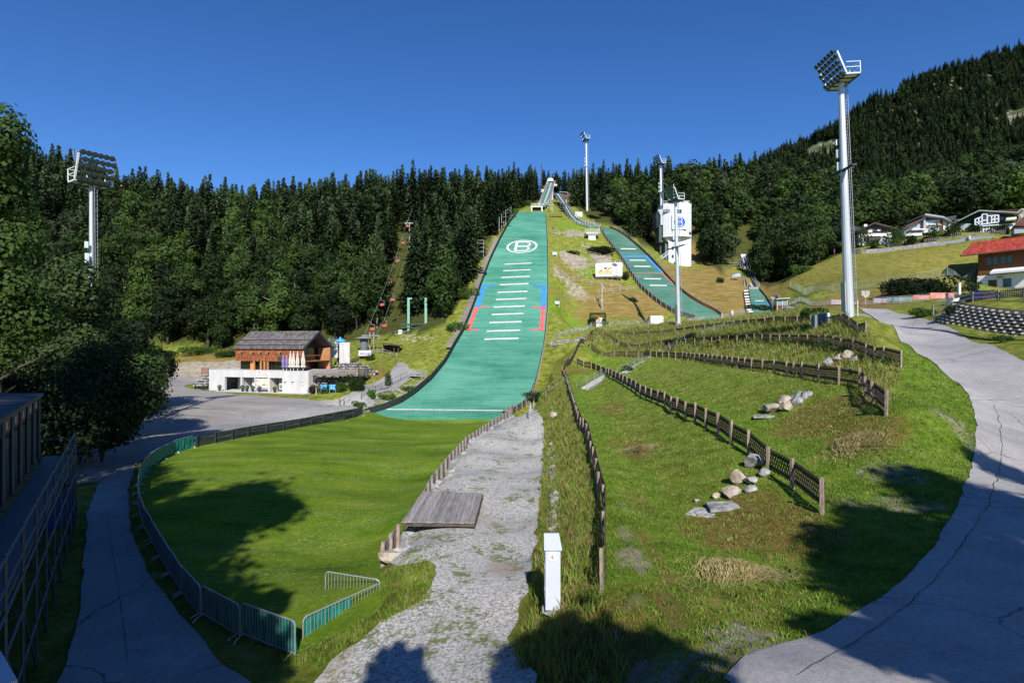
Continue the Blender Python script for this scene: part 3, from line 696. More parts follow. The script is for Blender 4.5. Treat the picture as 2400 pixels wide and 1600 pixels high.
for z in (1.8,2.1,2.45): mb.bar((-2.2,.1,z),(2.2,.1,z),.05); mb.bar((-2.2,.1,z),(-2.2,4,z),.05); mb.bar((2.2,.1,z),(2.2,4,z),.05)
mb.build('railing', M_GALV, t)

def inrun(name, label, R, m, groundclear=True, stripe=True, rails=True, wall=0.5, legs=3):
    e = empty(name, P(R[0][1], R[0][0], R[0][3]), label, 'ski jump inrun')
    L_ = [P(r[1], r[0], r[3]) for r in R]; Rr = [P(r[2], r[0], r[3]) for r in R]
    def fin(pl):
        o = []
        for i in range(len(pl)-1):
            for k in range(4): o.append(pl[i].lerp(pl[i+1], k/4))
        return o+[pl[-1]]
    # smooth the polyline once
    L_ = fin(L_); Rr = fin(Rr)
    for _ in range(3):
        L_ = [L_[0]]+[(L_[i-1]+L_[i]*2+L_[i+1])/4 for i in range(1, len(L_)-1)]+[L_[-1]]
        Rr = [Rr[0]]+[(Rr[i-1]+Rr[i]*2+Rr[i+1])/4 for i in range(1, len(Rr)-1)]+[Rr[-1]]
    mb = MB(); dn = Vector((0,0,-0.45))
    for i in range(len(L_)-1):
        a, b, c, d = L_[i], Rr[i], Rr[i+1], L_[i+1]
        mb.add([a,b,c,d,a+dn,b+dn,c+dn,d+dn], [(0,1,2,3),(7,6,5,4),(0,4,5,1),(3,2,6,7),(0,3,7,4),(1,5,6,2)])
    mb.build('track_bed', m, e, local=False)
    if stripe:
        mb = MB()
        for i in range(len(L_)-1):
            for t0, t1 in ((0.44, 0.52), (0.58, 0.66)) if stripe == 2 else ((0.46, 0.62),):
                u = Vector((0,0,.05)); mb.quad(L_[i].lerp(Rr[i],t0)+u, L_[i].lerp(Rr[i],t1)+u, L_[i+1].lerp(Rr[i+1],t1)+u, L_[i+1].lerp(Rr[i+1],t0)+u)
        mb.build('ice_track', M_WHITE, e, local=False)
    mb = MB(); rb = MB()
    for pl, s in ((L_, -1), (Rr, 1)):
        for i in range(len(pl)-1):
            a, b = pl[i]+Vector((s*.08,0,0)), pl[i+1]+Vector((s*.08,0,0)); t_ = Vector((.06,0,0)); hh = Vector((0,0,wall)); lo = Vector((0,0,-.5))
            mb.add([a+lo-t_,b+lo-t_,b+lo+t_,a+lo+t_,a+hh-t_,b+hh-t_,b+hh+t_,a+hh+t_], [(0,3,2,1),(4,5,6,7),(0,1,5,4),(1,2,6,5),(2,3,7,6),(3,0,4,7)])
        for i in range(0, len(pl), 1):
            q = pl[i]+Vector((s*.8,0,0)); rb.bar(q, q+Vector((0,0,1.1)), .07)
        for zz in (.6,1.1): rb.tube([q+Vector((s*.8,0,zz)) for q in pl], .045, 4)
        rb.tube([q+Vector((s*.5,0,0)) for q in pl], .2, 4)
    mb.build('side_wall', M_GALVD, e, local=False)
    rb.build('railing', M_GALV, e, local=False)
    for i in range(2, len(L_)-1, legs):
        for q in (L_[i], Rr[i]):
            gz = hz(q.x, q.y)
            if q.z-gz > 0.6: lg = MB(); lg.bar((q.x, q.y, gz-.5), (q.x, q.y, q.z-.4), .35); lg.build('support_leg', M_CONC, e, local=False)
    return e
BIGIN = [(482,1268,1275.5,222),(475,1270,1281,227),(464,1273.5,1286,235),(449,1279,1291.5,247),(434,1284.5,1295,263),(428,1287,1297,271)]
SMIN = [(531,1385,1402,193.5),(525.5,1357,1372,197),(516,1343.5,1353,203),(501,1332,1338.5,211),(483,1323,1328.5,221),(469.5,1313.6,1321,229),(453.5,1301,1310.5,240)]
TYIN = [(672,1752.5,1773,152),(658,1748.5,1760.5,157),(640,1744,1754,165),(622,1740,1749,175),(606,1738.5,1746,186)]
inrun('inrun_track', 'large inrun with green bed and pale centre stripe rising behind the white take-off block', BIGIN, M_MAT2, stripe=2)
si = inrun('inrun_track', 'smaller inrun with green bed curving down on stilts right of the large inrun', SMIN, M_MAT2)
inrun('inrun_track', 'narrow dark inrun with white top leading to the smallest slope', TYIN, M_DWOOD, wall=0.8)

# start house on top of the large inrun
t = empty('start_cabin', P(1290,431,273), 'rounded white start cabin with dark window band at the very top of the large inrun', 'start cabin')
mb = MB(); mb.box(-1.5,1.5,0,3,0.9,1.35); mb.build('window_band', M_BLACK, t)
mb = MB(); prof = [(-1.55,1.35),(-1.55,1.7),(-1.2,2.45),(-.8,2.75),(.8,2.75),(1.2,2.45),(1.55,1.7),(1.55,1.35)]
mb.prism([(x,-.05,z) for x, z in prof], (0,3.2,0)); mb.build('shell', M_WHITE, t)
mb = MB(); mb.box(-.9,.9,-.1,3.2,2.76,2.88); mb.build('roof_cap', M_PALERED, t)
mb = MB()
for x in (-1.4,1.4):
    for y in (0,3): mb.bar((x,y,-3),(x,y,.9),.14)
for x in (-1.4,1.4): mb.bar((x,0,-.1),(x,3,-.1),.1)
mb.bar((-1.4,0,.1),(1.4,0,.1),.1); mb.bar((-1.4,0,-1),(1.4,3,.6),.1); mb.build('frame', M_WHITE, t)
mb = MB(); mb.box(-1.1,1.1,.6,2.6,-1.4,.5); mb.build('gate_room', M_BROWN, t)
mb = MB(); mb.box(1.7,3.2,0,2,-.9,-.1); mb.build('side_box', M_WHITE, t)
mb = MB(); mb.box(-3.4,-1.6,-2,2,-3.6,-1.3); mb.build('side_platform', M_BROWN, t)
mb = MB(); mb.box(-4.6,-3.4,-2.5,-1,-4.6,-3.2); mb.build('lower_deck', M_GALV, t)
# small jump head: platform roof, pylon, stands
t = empty('start_platform', P(1318,455,239), 'brown decked start platform with steel railings beside the smaller inrun', 'platform')
mb = MB(); mb.prism([(-1.2,0,0),(2.2,0,-.4),(4.0,-6,-3.9),(1.2,-6,-3.6)], (0,0,.2)); mb.build('deck', M_BROWN, t)
mb = MB()
for i in range(7):
    a = Vector((2.2,0,-.4)).lerp(Vector((4,-6,-3.9)), i/6); mb.bar(a, a+Vector((0,0,1.4)), .08)
for zz in (.7,1.4): mb.bar(Vector((2.2,0,-.4+zz)), Vector((4,-6,-3.9+zz)), .08)
mb.bar((-1.2,0,1.0),(2.2,0,.7),.08)
for x, y, z in ((-1,0,0),(2.2,0,-.4),(4,-6,-3.9),(1.2,-6,-3.6)): mb.bar((x,y,-9),(x,y,z),.2)
mb.build('railing', M_GALV, t)
t = empty('pylon', P(1318,500,219), 'black steel pylon with cross platform carrying the smaller inrun', 'pylon')
mb = MB(); mb.box(-.35,.35,-.35,.35,-3,3.6).box(-1.0,1.0,-.6,.6,1.7,1.9).box(-1.0,1.0,-.6,.6,2.9,3.1).box(-1.0,-.9,-.6,.6,1.9,3.6).box(.9,1.0,-.6,.6,1.9,3.6).box(-1,1,-.6,-.5,3.5,3.6); mb.build('frame', M_BLACK, t)
mb = MB(); mb.box(-.5,.5,-.5,.5,-5.5,-3); mb.build('footing', M_CONC, t)
t = empty('spectator_scaffold', P(1302,515,207), 'dark trussed scaffold stand on the grass left of the black pylon', 'scaffold')
mb = MB()
for i in range(8): x = -2.3+i*.66; mb.bar((x,-.6,0),(x,-.6,1.6),.07); mb.bar((x,-.6,.4),(x+.66 if i < 7 else x,-.6,1.0),.06)
mb.bar((-2.3,-.6,.4),(2.3,-.6,.4),.1).bar((-2.3,-.6,1.0),(2.3,-.6,1.2),.1).bar((-2.3,-.6,1.7),(2.3,-.6,1.9),.06); mb.box(-2.3,2.3,-.6,.9,.95,1.05)
mb.bar((-2.3,-.6,.3),(-.8,-.6,-.9),.1)
for x in (-2.3,-.8,.8,2.3): mb.bar((x,.7,-1.2),(x,.7,2.6),.07)
mb.build('frame', M_DWOOD, t)
t = empty('small_deck', P(1290,481,218), 'tiny railed lookout on thin legs between the two inruns', 'platform'); mb = MB(); mb.box(-.9,.9,-.5,.5,0,.12)
for x in (-.9,.9): mb.bar((x,-.5,0),(x,-.5,.9),.06)
mb.bar((-.9,-.5,.9),(.9,-.5,.9),.06).bar((.2,0,-2.2),(.2,0,0),.1).bar((.7,0,-2.2),(.7,0,0),.1); mb.build('frame', M_GALV, t)
q = on(P(1354,503,205).x, 205); mb = MB(); mb.box(-.9,1.9,0,.4,-1.5,.9); o = mb.build('retaining_wall', M_CONC, None, label='low pale concrete wall beside the foot of the smaller inrun', cat='wall'); o.location = P(1353,502,209)
# coach platform
t = empty('coach_platform', P(1388,559,182), 'white concrete lookout with wide slab and railing above the zigzag path', 'lookout')
mb = MB(); mb.box(-1.2,1.1,0,2.2,-1.5,1.3); mb.build('base', M_WHITE, t)
mb = MB(); mb.prism([(-2.2,-.6,1.55),(2.5,-.6,1.75),(2.5,-.6,1.95),(-2.2,-.6,1.95)], (0,3.2,0)); mb.prism([(-2.2,-.6,1.55),(-1.4,-.3,1.1),(1.5,-.3,1.1),(2.5,-.6,1.75)], (0,3.0,0)); mb.build('slab', M_CONC, t)
mb = MB()
for i in range(9): mb.bar((-2.2+i*.58,-.6,1.95),(-2.2+i*.58,-.6,3.0),.05)
for z in (2.3,2.65,3.0): mb.bar((-2.2,-.6,z),(2.45,-.6,z),.045)
mb.build('railing', M_GALV, t); mb = MB(); mb.prism([(1.3,-.7,2.0),(2.3,-.7,2.3),(2.3,-.7,3.2),(1.9,-.7,3.0)], (0,.08,0)); mb.build('sign_board', M_GALVD, t)

# second landing slope
sm = empty('landing_slope', (0,0,0), 'middle-sized weathered green landing slope with one blue line across, in front of the white tower', 'ski slope')
V, Fs = mat_mesh(SMALL, 1.2); meshobj('matting', V, Fs, M_MAT2, sm)
for py, a, b in ((583.4,1454.5,1490.5),(610,1475.5,1513),(624.5,1486.5,1525),(653.5,1509,1549),(669,1522.5,1563)):
    paint_poly('distance_line', [((a,py+1.0,0),(b,py+1.6,0),(b,py-.8,0),(a,py-1.4,0))], SMALL, M_WLINE, sm)
l0, r0 = rowx(SMALL, 601); l1, r1 = rowx(SMALL, 640); lm, rm = rowx(SMALL, 670)
paint_poly('blue_marker', [((l0,602.5,0),(r0,602.5,0),(r0,599.8,0),(l0,599.8,0)),((l1,640,0),(l1+4,640,0),(l0+4,602.5,0),(l0,602.5,0)),((r1-6,638.5,0),(r1,638.5,0),(r0,602.5,0),(r0-6,602.5,0))], SMALL, M_BLUE, sm)
paint_poly('red_marker', [((l1+4,640.6,0),(r1,641.2,0),(r1,639,0),(l1+4,638.8,0)),((rm-4,668,0),(rm,668,0),(r1,641.2,0),(r1-4,641.2,0)),], SMALL, M_PALERED, sm)
paint_poly('red_dash', [((1515,679.4,0),(1528,680,0),(1528,678.4,0),(1515,678,0))], SMALL, M_PALERED, sm); paint_poly('red_dash', [((1576,680.2,0),(1589,680.2,0),(1589,678.6,0),(1576,678.6,0))], SMALL, M_PALERED, sm)
edge_wall('board_fence', SMALL, 0, 746, 534, 0.75, M_DWOOD, 'low black boards with pale posts along the left edge of the middle slope', 'fence', step=1.7, pm=M_GWOOD, posth=1.2)
edge_wall('board_fence', SMALL, 1, 740, 534, 0.75, M_BROWN, 'brown boards with a steel handrail along the right edge of the middle slope', 'fence', step=1.7, pm=M_WHITE, posth=0.8, rail=(0.9,1.5))
# fence rounding the knoll between inrun and middle slope
e = empty('knoll_railing', P(1357,523,198), 'pale railing crossing the knoll at the head of the middle slope', 'railing'); mb = MB()
kp = [P(1371,523.5,197),P(1385,526,195),P(1396,529,193),P(1404,533,191.5)]; kp = dens(kp, 1.0)
for p in kp: mb.bar(p-Vector((0,0,.3)), p+Vector((0,0,1.1)), .07)
for zz in (.5,1.1): mb.tube([p+Vector((0,0,zz)) for p in kp], .05, 4)
mb.build('rails', M_GALV, e, local=False)
# third slope
ty = empty('landing_slope', (0,0,0), 'smallest green landing slope, a short hump with blue line at its foot', 'ski slope')
V, Fs = mat_mesh(TINY, 1.0); meshobj('matting', V, Fs, M_MAT2, ty)
for py, a, b in ((705,1770,1790),(722,1772,1799)): paint_poly('distance_line', [((a,py+1,0),(b,py+1,0),(b,py-1,0),(a,py-1,0))], TINY, M_WLINE, ty)
paint_poly('blue_marker', [((1761.5,714,0),(1803,714,0),(1802.5,712,0),(1761.5,712,0)),((1766,731,0),(1768,731,0),(1764,713,0),(1762,713,0)),((1805,731,0),(1808,731,0),(1803,713,0),(1801,713,0))], TINY, M_BLUE, ty)
edge_wall('board_fence', TINY, 1, 732, 678, 0.6, M_DWOOD, 'curved dark boards along the right edge of the smallest slope', 'fence', step=1.2)
e = empty('wooden_steps', P(1752,735,133), 'pale ladder-like steps climbing left of the smallest slope', 'steps'); mb = MB(); sb = MB()
n_ = 9
for i in range(n_):
    Y = 134+i*1.8; a, b, z = rowY(TINY, Y); p = Vector((a-.9, Y, z+.1)); tb1 = MB(); tb1.box(p.x-.6,p.x+.6,p.y-.15,p.y+.15,p.z-.1,p.z+.25); tb1.build('tread', M_WHITE, e, local=False)
for sx in (-1.55,-.3): sb.tube([Vector((rowY(TINY,134+i*1.8)[0]+sx, 134+i*1.8, rowY(TINY,134+i*1.8)[2]+.15)) for i in range(n_)], .12, 4)
sb.build('stringers', M_DWOOD, e, local=False)
# take-off lip and start box of the small inrun
mb = MB(); a = P(1754,676,151); b = P(1776,675,151); mb.box(a.x, b.x, 150.6, 152.5, a.z-.6, a.z+.35); mb.build('takeoff_lip', M_GALVD, None, label='grey lip at the foot of the narrow dark inrun', cat='ski jump table')
mb = MB(); a = P(1741.5,606,186.5); mb.box(-.9,.9,-.5,.9,-.2,1.4); o = mb.build('start_box', M_WHITE, None, label='small white start box on top of the narrow dark inrun', cat='start box'); o.location = a
e = empty('start_scaffold', P(1728,628,177), 'stepped scaffold of grey planks left of the narrow inrun top', 'scaffold'); mb = MB()
for k in range(6): mb.box(-2.4,1.6,k*.6,k*.6+.5,-1.8+k*.75,-1.6+k*.75)
for x in (-2.4,1.6):
    for y in (0,3): mb.bar((x,y,-3),(x,y,3.2),.12)
mb.build('frame', M_GWOOD, e)
# wooden stair left with ad board
e = empty('ladder_stair', P(1708,665,153), 'steep grey wooden stair on the dry slope left of the smallest jump', 'stairs'); mb = MB()
for k in range(13): mb.box(-.45,.45,k*.75,k*.75+.3,k*.42-.1,k*.42+.1)
mb.bar((-.5,0,0),(-.5,9,5.2),.12).bar((.5,0,0),(.5,9,5.2),.12).bar((-1.4,5,3.2),(1.4,5,3.2),.12); mb.build('frame', M_GWOOD, e)
M_BLUEP = mat('blue_print', (0.10,0.22,0.62), 0.6, col2=(0.55,0.65,0.85), scale=1.2)
e = empty('banner_board', P(1726,650,154), 'slanted blue and white banner board left of the smallest jump', 'banner'); mb = MB(); mb.prism([(-1.1,0,0),(1.1,0,.25),(1.1,0,1.15),(-1.1,0,.75)], (0,.08,0)); mb.build('panel', M_BLUEP, e)
mb = MB(); mb.bar((-1,.1,-1),(-1,.1,.7),.08).bar((1,.1,-1),(1,.1,1),.08); mb.build('posts', M_GWOOD, e)
# scaffold stair right of smallest jump
e = empty('sloping_stair', P(1810,688,142), 'long grey stair with wooden cheeks running down to the right of the smallest jump', 'stairs'); mb = MB()
a = P(1812,686,142); b = P(1858,716,120)
a.z = max(a.z, hz(a.x,a.y)+.1); b.z = max(b.z, hz(b.x,b.y)+.1)
d = b-a; n2 = Vector((d.y,-d.x,0)).normalized()
for k in range(30): p = a.lerp(b, k/30); p.z = hz(p.x,p.y)+.15; mb.obox(p, n2*.7, d.normalized()*.2, (0,0,.1))
for s in (-.8,.8): mb.tube([Vector((q.x,q.y,hz(q.x,q.y)+.3)) for q in [a.lerp(b,k/12)+n2*s for k in range(13)]], .12, 4)
for s in (-.8,.8): mb.tube([Vector((q.x,q.y,hz(q.x,q.y)+1.1)) for q in [a.lerp(b,k/12)+n2*s for k in range(13)]], .05, 4)
mb.build('frame', M_GALVD, e, local=False)
# ------------------------------------------------------------------ floodlight masts
M_POLE = mat('galvanised_pole', (0.50,0.53,0.55), 0.5, 0.10, 0.8, metal=0.35, spec=0.5, stretch=(1,1,0.15))
M_LAMP = mat('lamp_housing', (0.035,0.045,0.045), 0.4, metal=0.2, spec=0.6)
M_GLASS = mat('lamp_glass', (0.04,0.055,0.055), 0.12, spec=0.8)
M_WPAINT = mat('platform_white', (0.72,0.78,0.78), 0.5)
def tilt(e, base, top, Yt=None):
    """lean a mast slightly so that its head stands where the survey puts it"""
    d = (top-base); e.rotation_mode = 'QUATERNION'; e.rotation_quaternion = Vector((0,0,1)).rotation_difference(d.normalized())
def mast(base, top, r0, r1, label, face, W=4.4, rows=5, colsn=6, arm=0.62, simple=False, armw=3.0):
    Hh = (top-base).length
    e = empty('floodlight_mast', base, label, 'floodlight mast', 'floodlight masts around the slopes'); tilt(e, base, top)
    mb = MB(); mb.tube([(0,0,-.6),(0,0,Hh*.5),(0,0,Hh-0.2)], [r0*.95,(r0+r1)/2*.9,r1*.9], 14); mb.build('pole', M_POLE, e, smooth=False)
    R = Matrix.Rotation(face, 4, 'Z')
    def fin(mb, name, m): mb.xform(R); return mb.build(name, m, e)
    # local frame: lamps face -y, platform behind (+y)
    z = Hh
    mb = MB(); mb.box(-W/2,W/2,-.55,.95,z-.12,z); 
    fin(mb, 'platform', M_WPAINT)
    mb = MB()
    for x in np.linspace(-W/2, W/2, 5): mb.bar((x,-.55,z-.2),(x,.95,z-.2),.1)
    mb.bar((-W/2,-.55,z-.2),(W/2,-.55,z-.2),.12).bar((-W/2,.95,z-.2),(W/2,.95,z-.2),.12)
    fin(mb, 'platform_beams', M_LAMP)
    mb = MB(); lean = Vector((0,-.9,2.3))
    for x in (-W/2, W/2): mb.bar(Vector((x,-.5,z)), Vector((x,-.5,z))+lean, .14)
    for x in (-W/2,0,W/2): mb.bar((x,.95,z),(x,.95,z+1.15),.07)
    for zz in (.6,1.15): mb.bar((-W/2,.95,z+zz),(W/2,.95,z+zz),.05).bar((-W/2,.95,z+zz),(-W/2,-.5,z+zz),.05).bar((W/2,.95,z+zz),(W/2,-.5,z+zz),.05)
    fin(mb, 'railing', M_WPAINT)
    mb = MB()
    for k in range(rows):
        p = Vector((0,-.5,z+.1))+lean*(k/(rows-1)); mb.bar(p+Vector((-W/2,0,0)), p+Vector((W/2,0,0)), .09)
    fin(mb, 'lamp_rack', M_LAMP)
    def lamp(c):
        mb = MB(); mb.lathe((0,0,0), [(.06,.28),(.13,.2),(.24,.02),(.27,-.1)], 10); 
        mb.xform(Matrix.Rotation(math.radians(-62), 4, 'X')); mb.xform(Matrix.Translation(c)); return mb
    first = None; firstg = None
    for k in range(rows):
        for j in range(colsn):
            c = Vector((0,-.5,z+.1))+lean*(k/(rows-1))+Vector((-W/2+.35+(W-.7)*j/(colsn-1)+(.12 if k % 2 else -.12), -.25, 0))
            if first is None:
                m0 = lamp(Vector((0,0,0))); m0.xform(R); first = m0.build('floodlight', M_LAMP, e)
                g0 = MB(); g0.lathe((0,0,0), [(.235,-.115),(.02,-.13)], 10); g0.xform(Matrix.Rotation(math.radians(-62), 4, 'X')); g0.xform(R); firstg = g0.build('lens', M_GLASS, first); o = first
            else:
                o = first.copy(); COL.objects.link(o); o.parent = e
                gg = firstg.copy(); COL.objects.link(gg); gg.parent = o
            o.location = R @ c
    # ladder
    mb = MB()
    for s in (-.17,.17): mb.bar((r0+.28,s,1.5),(r1+.25,s,z-.2),.045)
    k = 1.6
    while k < z-.3:
        t_ = k/z; x = r0+.28+(r1-r0-.03)*t_; mb.bar((x,-.17,k),(x,.17,k),.04); k += .38
    mb.build('ladder', M_GALVD, e)
    # lower cross arm with lamps deck
    za = z*arm; mb = MB(); mb.box(-armw,armw,-.42,.05,za,za+.09)
    for x in np.linspace(-armw, armw, 9): mb.bar((x,-.42,za-.04),(x,.05,za-.04),.06)
    mb.bar((-armw,-.3,za-.1),(armw,-.3,za-.1),.09); fin(mb, 'cross_arm', M_LAMP)
    mb = MB(); mb.box(-.62,-.35,-.5,-.2,za+.2,za+1.1).box(-.66,-.4,-.5,-.25,za+1.6,za+2.5).box(-.7,-.45,-.5,-.3,za+3.0,za+3.6); fin(mb, 'junction_box', M_WPAINT)
    if not simple:
        mb = MB(); mb.box(-.42,.42,-r0*1.02,-r0*.86,.7,3.9); fin(mb, 'access_door', M_GALV)
        mb = MB(); mb.lathe((0,0,-.5), [(r0*1.35,0),(r0*1.35,.55),(r0*1.05,.6)], 16); mb.build('base_flange', M_GALVD, e)
    return e
mast(P(1990,745,62), P(1971,190,62), 0.55, 0.32, 'tallest grey floodlight mast beside the asphalt road, its lamps against the sky', math.radians(-92), W=4.0, armw=2.4)
mast(P(1590,758,118), P(1583.5,470,118), 0.52, 0.33, 'grey floodlight mast standing in front of the white judges tower', math.radians(-72), W=3.4)
b3 = P(1551,560,190); b3.z = hz(b3.x, b3.y); mast(b3, P(1548,385,190), 0.50, 0.40, 'floodlight mast rising behind the left side of the white judges tower', math.radians(-75), W=3.8, simple=True)
b4 = P(1376,492,222); mast(Vector((b4.x, b4.y, hz(b4.x,b4.y))), P(1373.5,328,222), 0.50, 0.38, 'slender floodlight mast right of the start cabins, its head above the skyline', math.radians(-80), W=4.0, simple=True, rows=3, armw=0.6)
b5 = Vector((-40.6,55,0)); b5.z = hz(b5.x, b5.y); mast(b5, P(214,430,55), 0.31, 0.19, 'left floodlight mast rising out of the dark trees beside the yard', math.radians(58), W=3.1, armw=1.9)
# an extra mast stands right of the view and throws its shadow on the road
b6 = Vector((47.5,33,0)); b6.z = hz(b6.x, b6.y); mast(b6, Vector((47.5,33,b6.z+25)), 0.45, 0.3, 'floodlight mast on the right verge beyond the bend of the road', math.radians(-80), W=4.2)
# lamp pole on the middle slope
q = G(1411,726); e = empty('lamp_post', q, 'thin pale green post with a small camera head on the dry middle slope', 'post'); mb = MB(); mb.tube([(0,0,-.5),(0,0,5.9)], [.13,.10], 8); mb.build('pole', mat('pale_green_paint', (0.38,0.50,0.42), .6), e)
mb = MB(); mb.box(-.2,.5,-.15,.15,5.3,5.5).box(-.25,.2,-.2,.2,5.7,6.1).box(-.35,-.1,-.1,.2,2.0,2.6).box(.1,.6,-.1,.1,2.2,2.4); mb.build('camera_head', M_GALVD, e)

# ------------------------------------------------------------------ white judges tower
tb = P(1590,632,174); 
T = empty('judges_tower', tb, 'tall white judges tower with rounded panelled drum and blue circled B', 'tower')
sc_ = 174/F
def tx(px): return (px-1590)*sc_
def tz(py): return (632-py)*sc_
def panel_mat():
    g = NG('white_wall_panels'); n = g.N.new('ShaderNodeTexBrick'); g.L.new(g.tc.outputs['Object'], n.inputs['Vector'])
    mp = g.N.new('ShaderNodeMapping'); mp.inputs['Rotation'].default_value = (PI/2,0,0); g.L.new(g.tc.outputs['Object'], mp.inputs['Vector']); g.L.new(mp.outputs[0], n.inputs['Vector'])
    n.inputs['Color1'].default_value = (.60,.61,.63,1); n.inputs['Color2'].default_value = (.56,.57,.60,1); n.inputs['Mortar'].default_value = (.32,.34,.40,1)
    n.inputs['Scale'].default_value = 1; n.inputs['Brick Width'].default_value = 0.85; n.inputs['Row Height'].default_value = 2.5; n.inputs['Mortar Size'].default_value = 0.028; n.offset = 0
    return g.out(n.outputs['Color'], .45, .4)
M_PANEL = panel_mat()
x0, x1 = tx(1567), tx(1620); hs = tz(556)
mb = MB(); mb.box(x0, x1, 0, 6, -2, hs); mb.build('shaft', M_WHITE, T)
mb = MB()
for py in (592.5, 573.5, 612): mb.box(x0-.01, x1+.01, -.012, .02, tz(py)-.03, tz(py)+.03)
mb.build('panel_joint', M_GALVD, T)
# drum: bulging front
xa, xb = tx(1553.5), tx(1619.5); zb, zt = tz(555), tz(478)
def drum(z0, z1, bul, y0, y1, xa=xa, xb=xb, n=14):
    pts = [Vector((xa+(xb-xa)*i/n, y0-bul*math.sin(PI*i/n), 0)) for i in range(n+1)]+[Vector((xb, y1, 0)), Vector((xa, y1, 0))]
    mb = MB(); mb.prism([p+Vector((0,0,z0)) for p in pts], (0,0,z1-z0)); return mb
drum(zb, zt, 1.5, -.4, 6.0).build('drum', M_PANEL, T)
mb = drum(zb-.12, zb+.12, 1.6, -.45, 6.05, xa-.08, xb+.08); mb.build('drum_base_ring', M_WHITE, T)
mb = MB(); mb.prism([(tx(1556),0,zb),(x0,0,tz(567)),(x0,5,tz(567)),(tx(1556),5,zb)], (0,0,.01)); mb.prism([(tx(1556),-.1,zb-.1),(x0+.01,-.1,tz(567)),(x0+.01,-.1,zb-.1)], (0,5,0)); mb.build('corbel', M_WHITE, T)
M_TGLASS = mat('dark_blue_glass', (0.035,0.055,0.10), 0.12, spec=0.8)
def bx_(px0,px1,py0,py1,y,dy=.08): return (tx(px0),tx(px1),y,y+dy,tz(py1),tz(py0))
def ydrum(px): t_ = (tx(px)-xa)/(xb-xa); return -.4-1.5*math.sin(PI*t_)
for (a, b, c, d) in ((1554,1567,492.5,499.5),(1581,1593.5,494,503.5)):
    mb = MB(); mb.box(tx(a),tx(b),min(ydrum(a),ydrum(b))-.05,ydrum(a)+.2,tz(d),tz(c)); w_ = mb.build('window', M_TGLASS, T)
    mb = MB(); nn = 4 if a == 1554 else 2
    for i in range(nn+1): xx = tx(a)+(tx(b)-tx(a))*i/nn; mb.box(xx-.05,xx+.05,min(ydrum(a),ydrum(b))-.1,min(ydrum(a),ydrum(b))-.05,tz(d),tz(c))
    mb.build('window_frame', M_WHITE, w_)
for py in (563,582,601):
    mb = MB(); mb.box(*bx_(1574,1579,py-4,py+4,-.06)); mb.build('window', M_TGLASS, T)
    mb = MB(); mb.box(*bx_(1584,1588,py-4,py+4,-.06)); mb.build('window', M_TGLASS, T)
mb = MB(); mb.box(*bx_(1579,1586,614,631.5,-.07)); mb.build('door', mat('dark_door', (.05,.035,.03), .6), T)
# emblem: pale square with blue circled B
ye = ydrum(1588)-.22; mb = MB(); mb.box(tx(1571),tx(1605),ye,ye+.5,tz(540),tz(508)); em = mb.build('emblem_panel', mat('pale_mint', (.52,.68,.66), .5), T)
mb = MB(); cx_, cz_ = tx(1588), tz(524); pts = [(cx_+1.73*math.cos(2*PI*i/40), ye-.03, cz_+1.62*math.sin(2*PI*i/40)) for i in range(40)]
mb.prism(pts, (0,.03,0)); mb.build('blue_disc', mat('emblem_blue', (.03,.10,.50), .5), em)
def letter_B(cx, cz, w, h, y, st):
    mb = MB()
    def seg(a, b, wd): mb.bar((cx+a[0]*w, y, cz+a[1]*h), (cx+b[0]*w, y, cz+b[1]*h), wd, wd, up=(0,1,0))
    seg((-.35,-.5),(-.35,.5),st)
    def arc(c, rx, rz): 
        pr = None
        for i in range(11):
            t_ = -PI/2+PI*i/10; q = (c[0]+rx*math.cos(t_), c[1]+rz*math.sin(t_))
            if pr: seg(pr, q, st)
            pr = q
    arc((0.05,.26), .30, .24); arc((0.05,-.25), .38, .25)
    for z_ in (.5, .01, -.5): seg((-.35,z_),(.06,z_),st*.8)
    return mb
letter_B(cx_, cz_, 1.9, 2.6, ye-.05, .22).build('letter', M_WHITE, em)
# left wing, dark side
mb = MB(); mb.prism([(tx(1544),1.2,tz(490)),(tx(1554),-.2,tz(490)),(tx(1554),-.2,tz(527)),(tx(1549),.3,tz(527)),(tx(1549),.3,tz(503))], (0,4.6,0)); mb.build('side_wing', M_WHITE, T)
M_DTEAL = mat('dark_wing_cladding', (.03,.05,.055), .5, spec=.5)
mb = MB(); mb.prism([(tx(1544)-.03,1.3,tz(490)),(tx(1540),1.6,tz(505)),(tx(1542),1.6,tz(533)),(tx(1549),.4,tz(527))], (0,4.5,0)); mb.box(tx(1546),tx(1554)+.1,.6,5.6,tz(567),tz(527)); mb.build('side_wing_base', M_DTEAL, T)
mb = MB(); mb.box(tx(1551),tx(1554),2,2.6,-1,tz(565)); mb.build('column', M_DTEAL, T)
mb = MB(); mb.box(tx(1561),x0,1.0,5.5,-1.5,tz(567)); mb.build('stair_core', mat('tinted_glazing', (.10,.15,.15), .4), T)
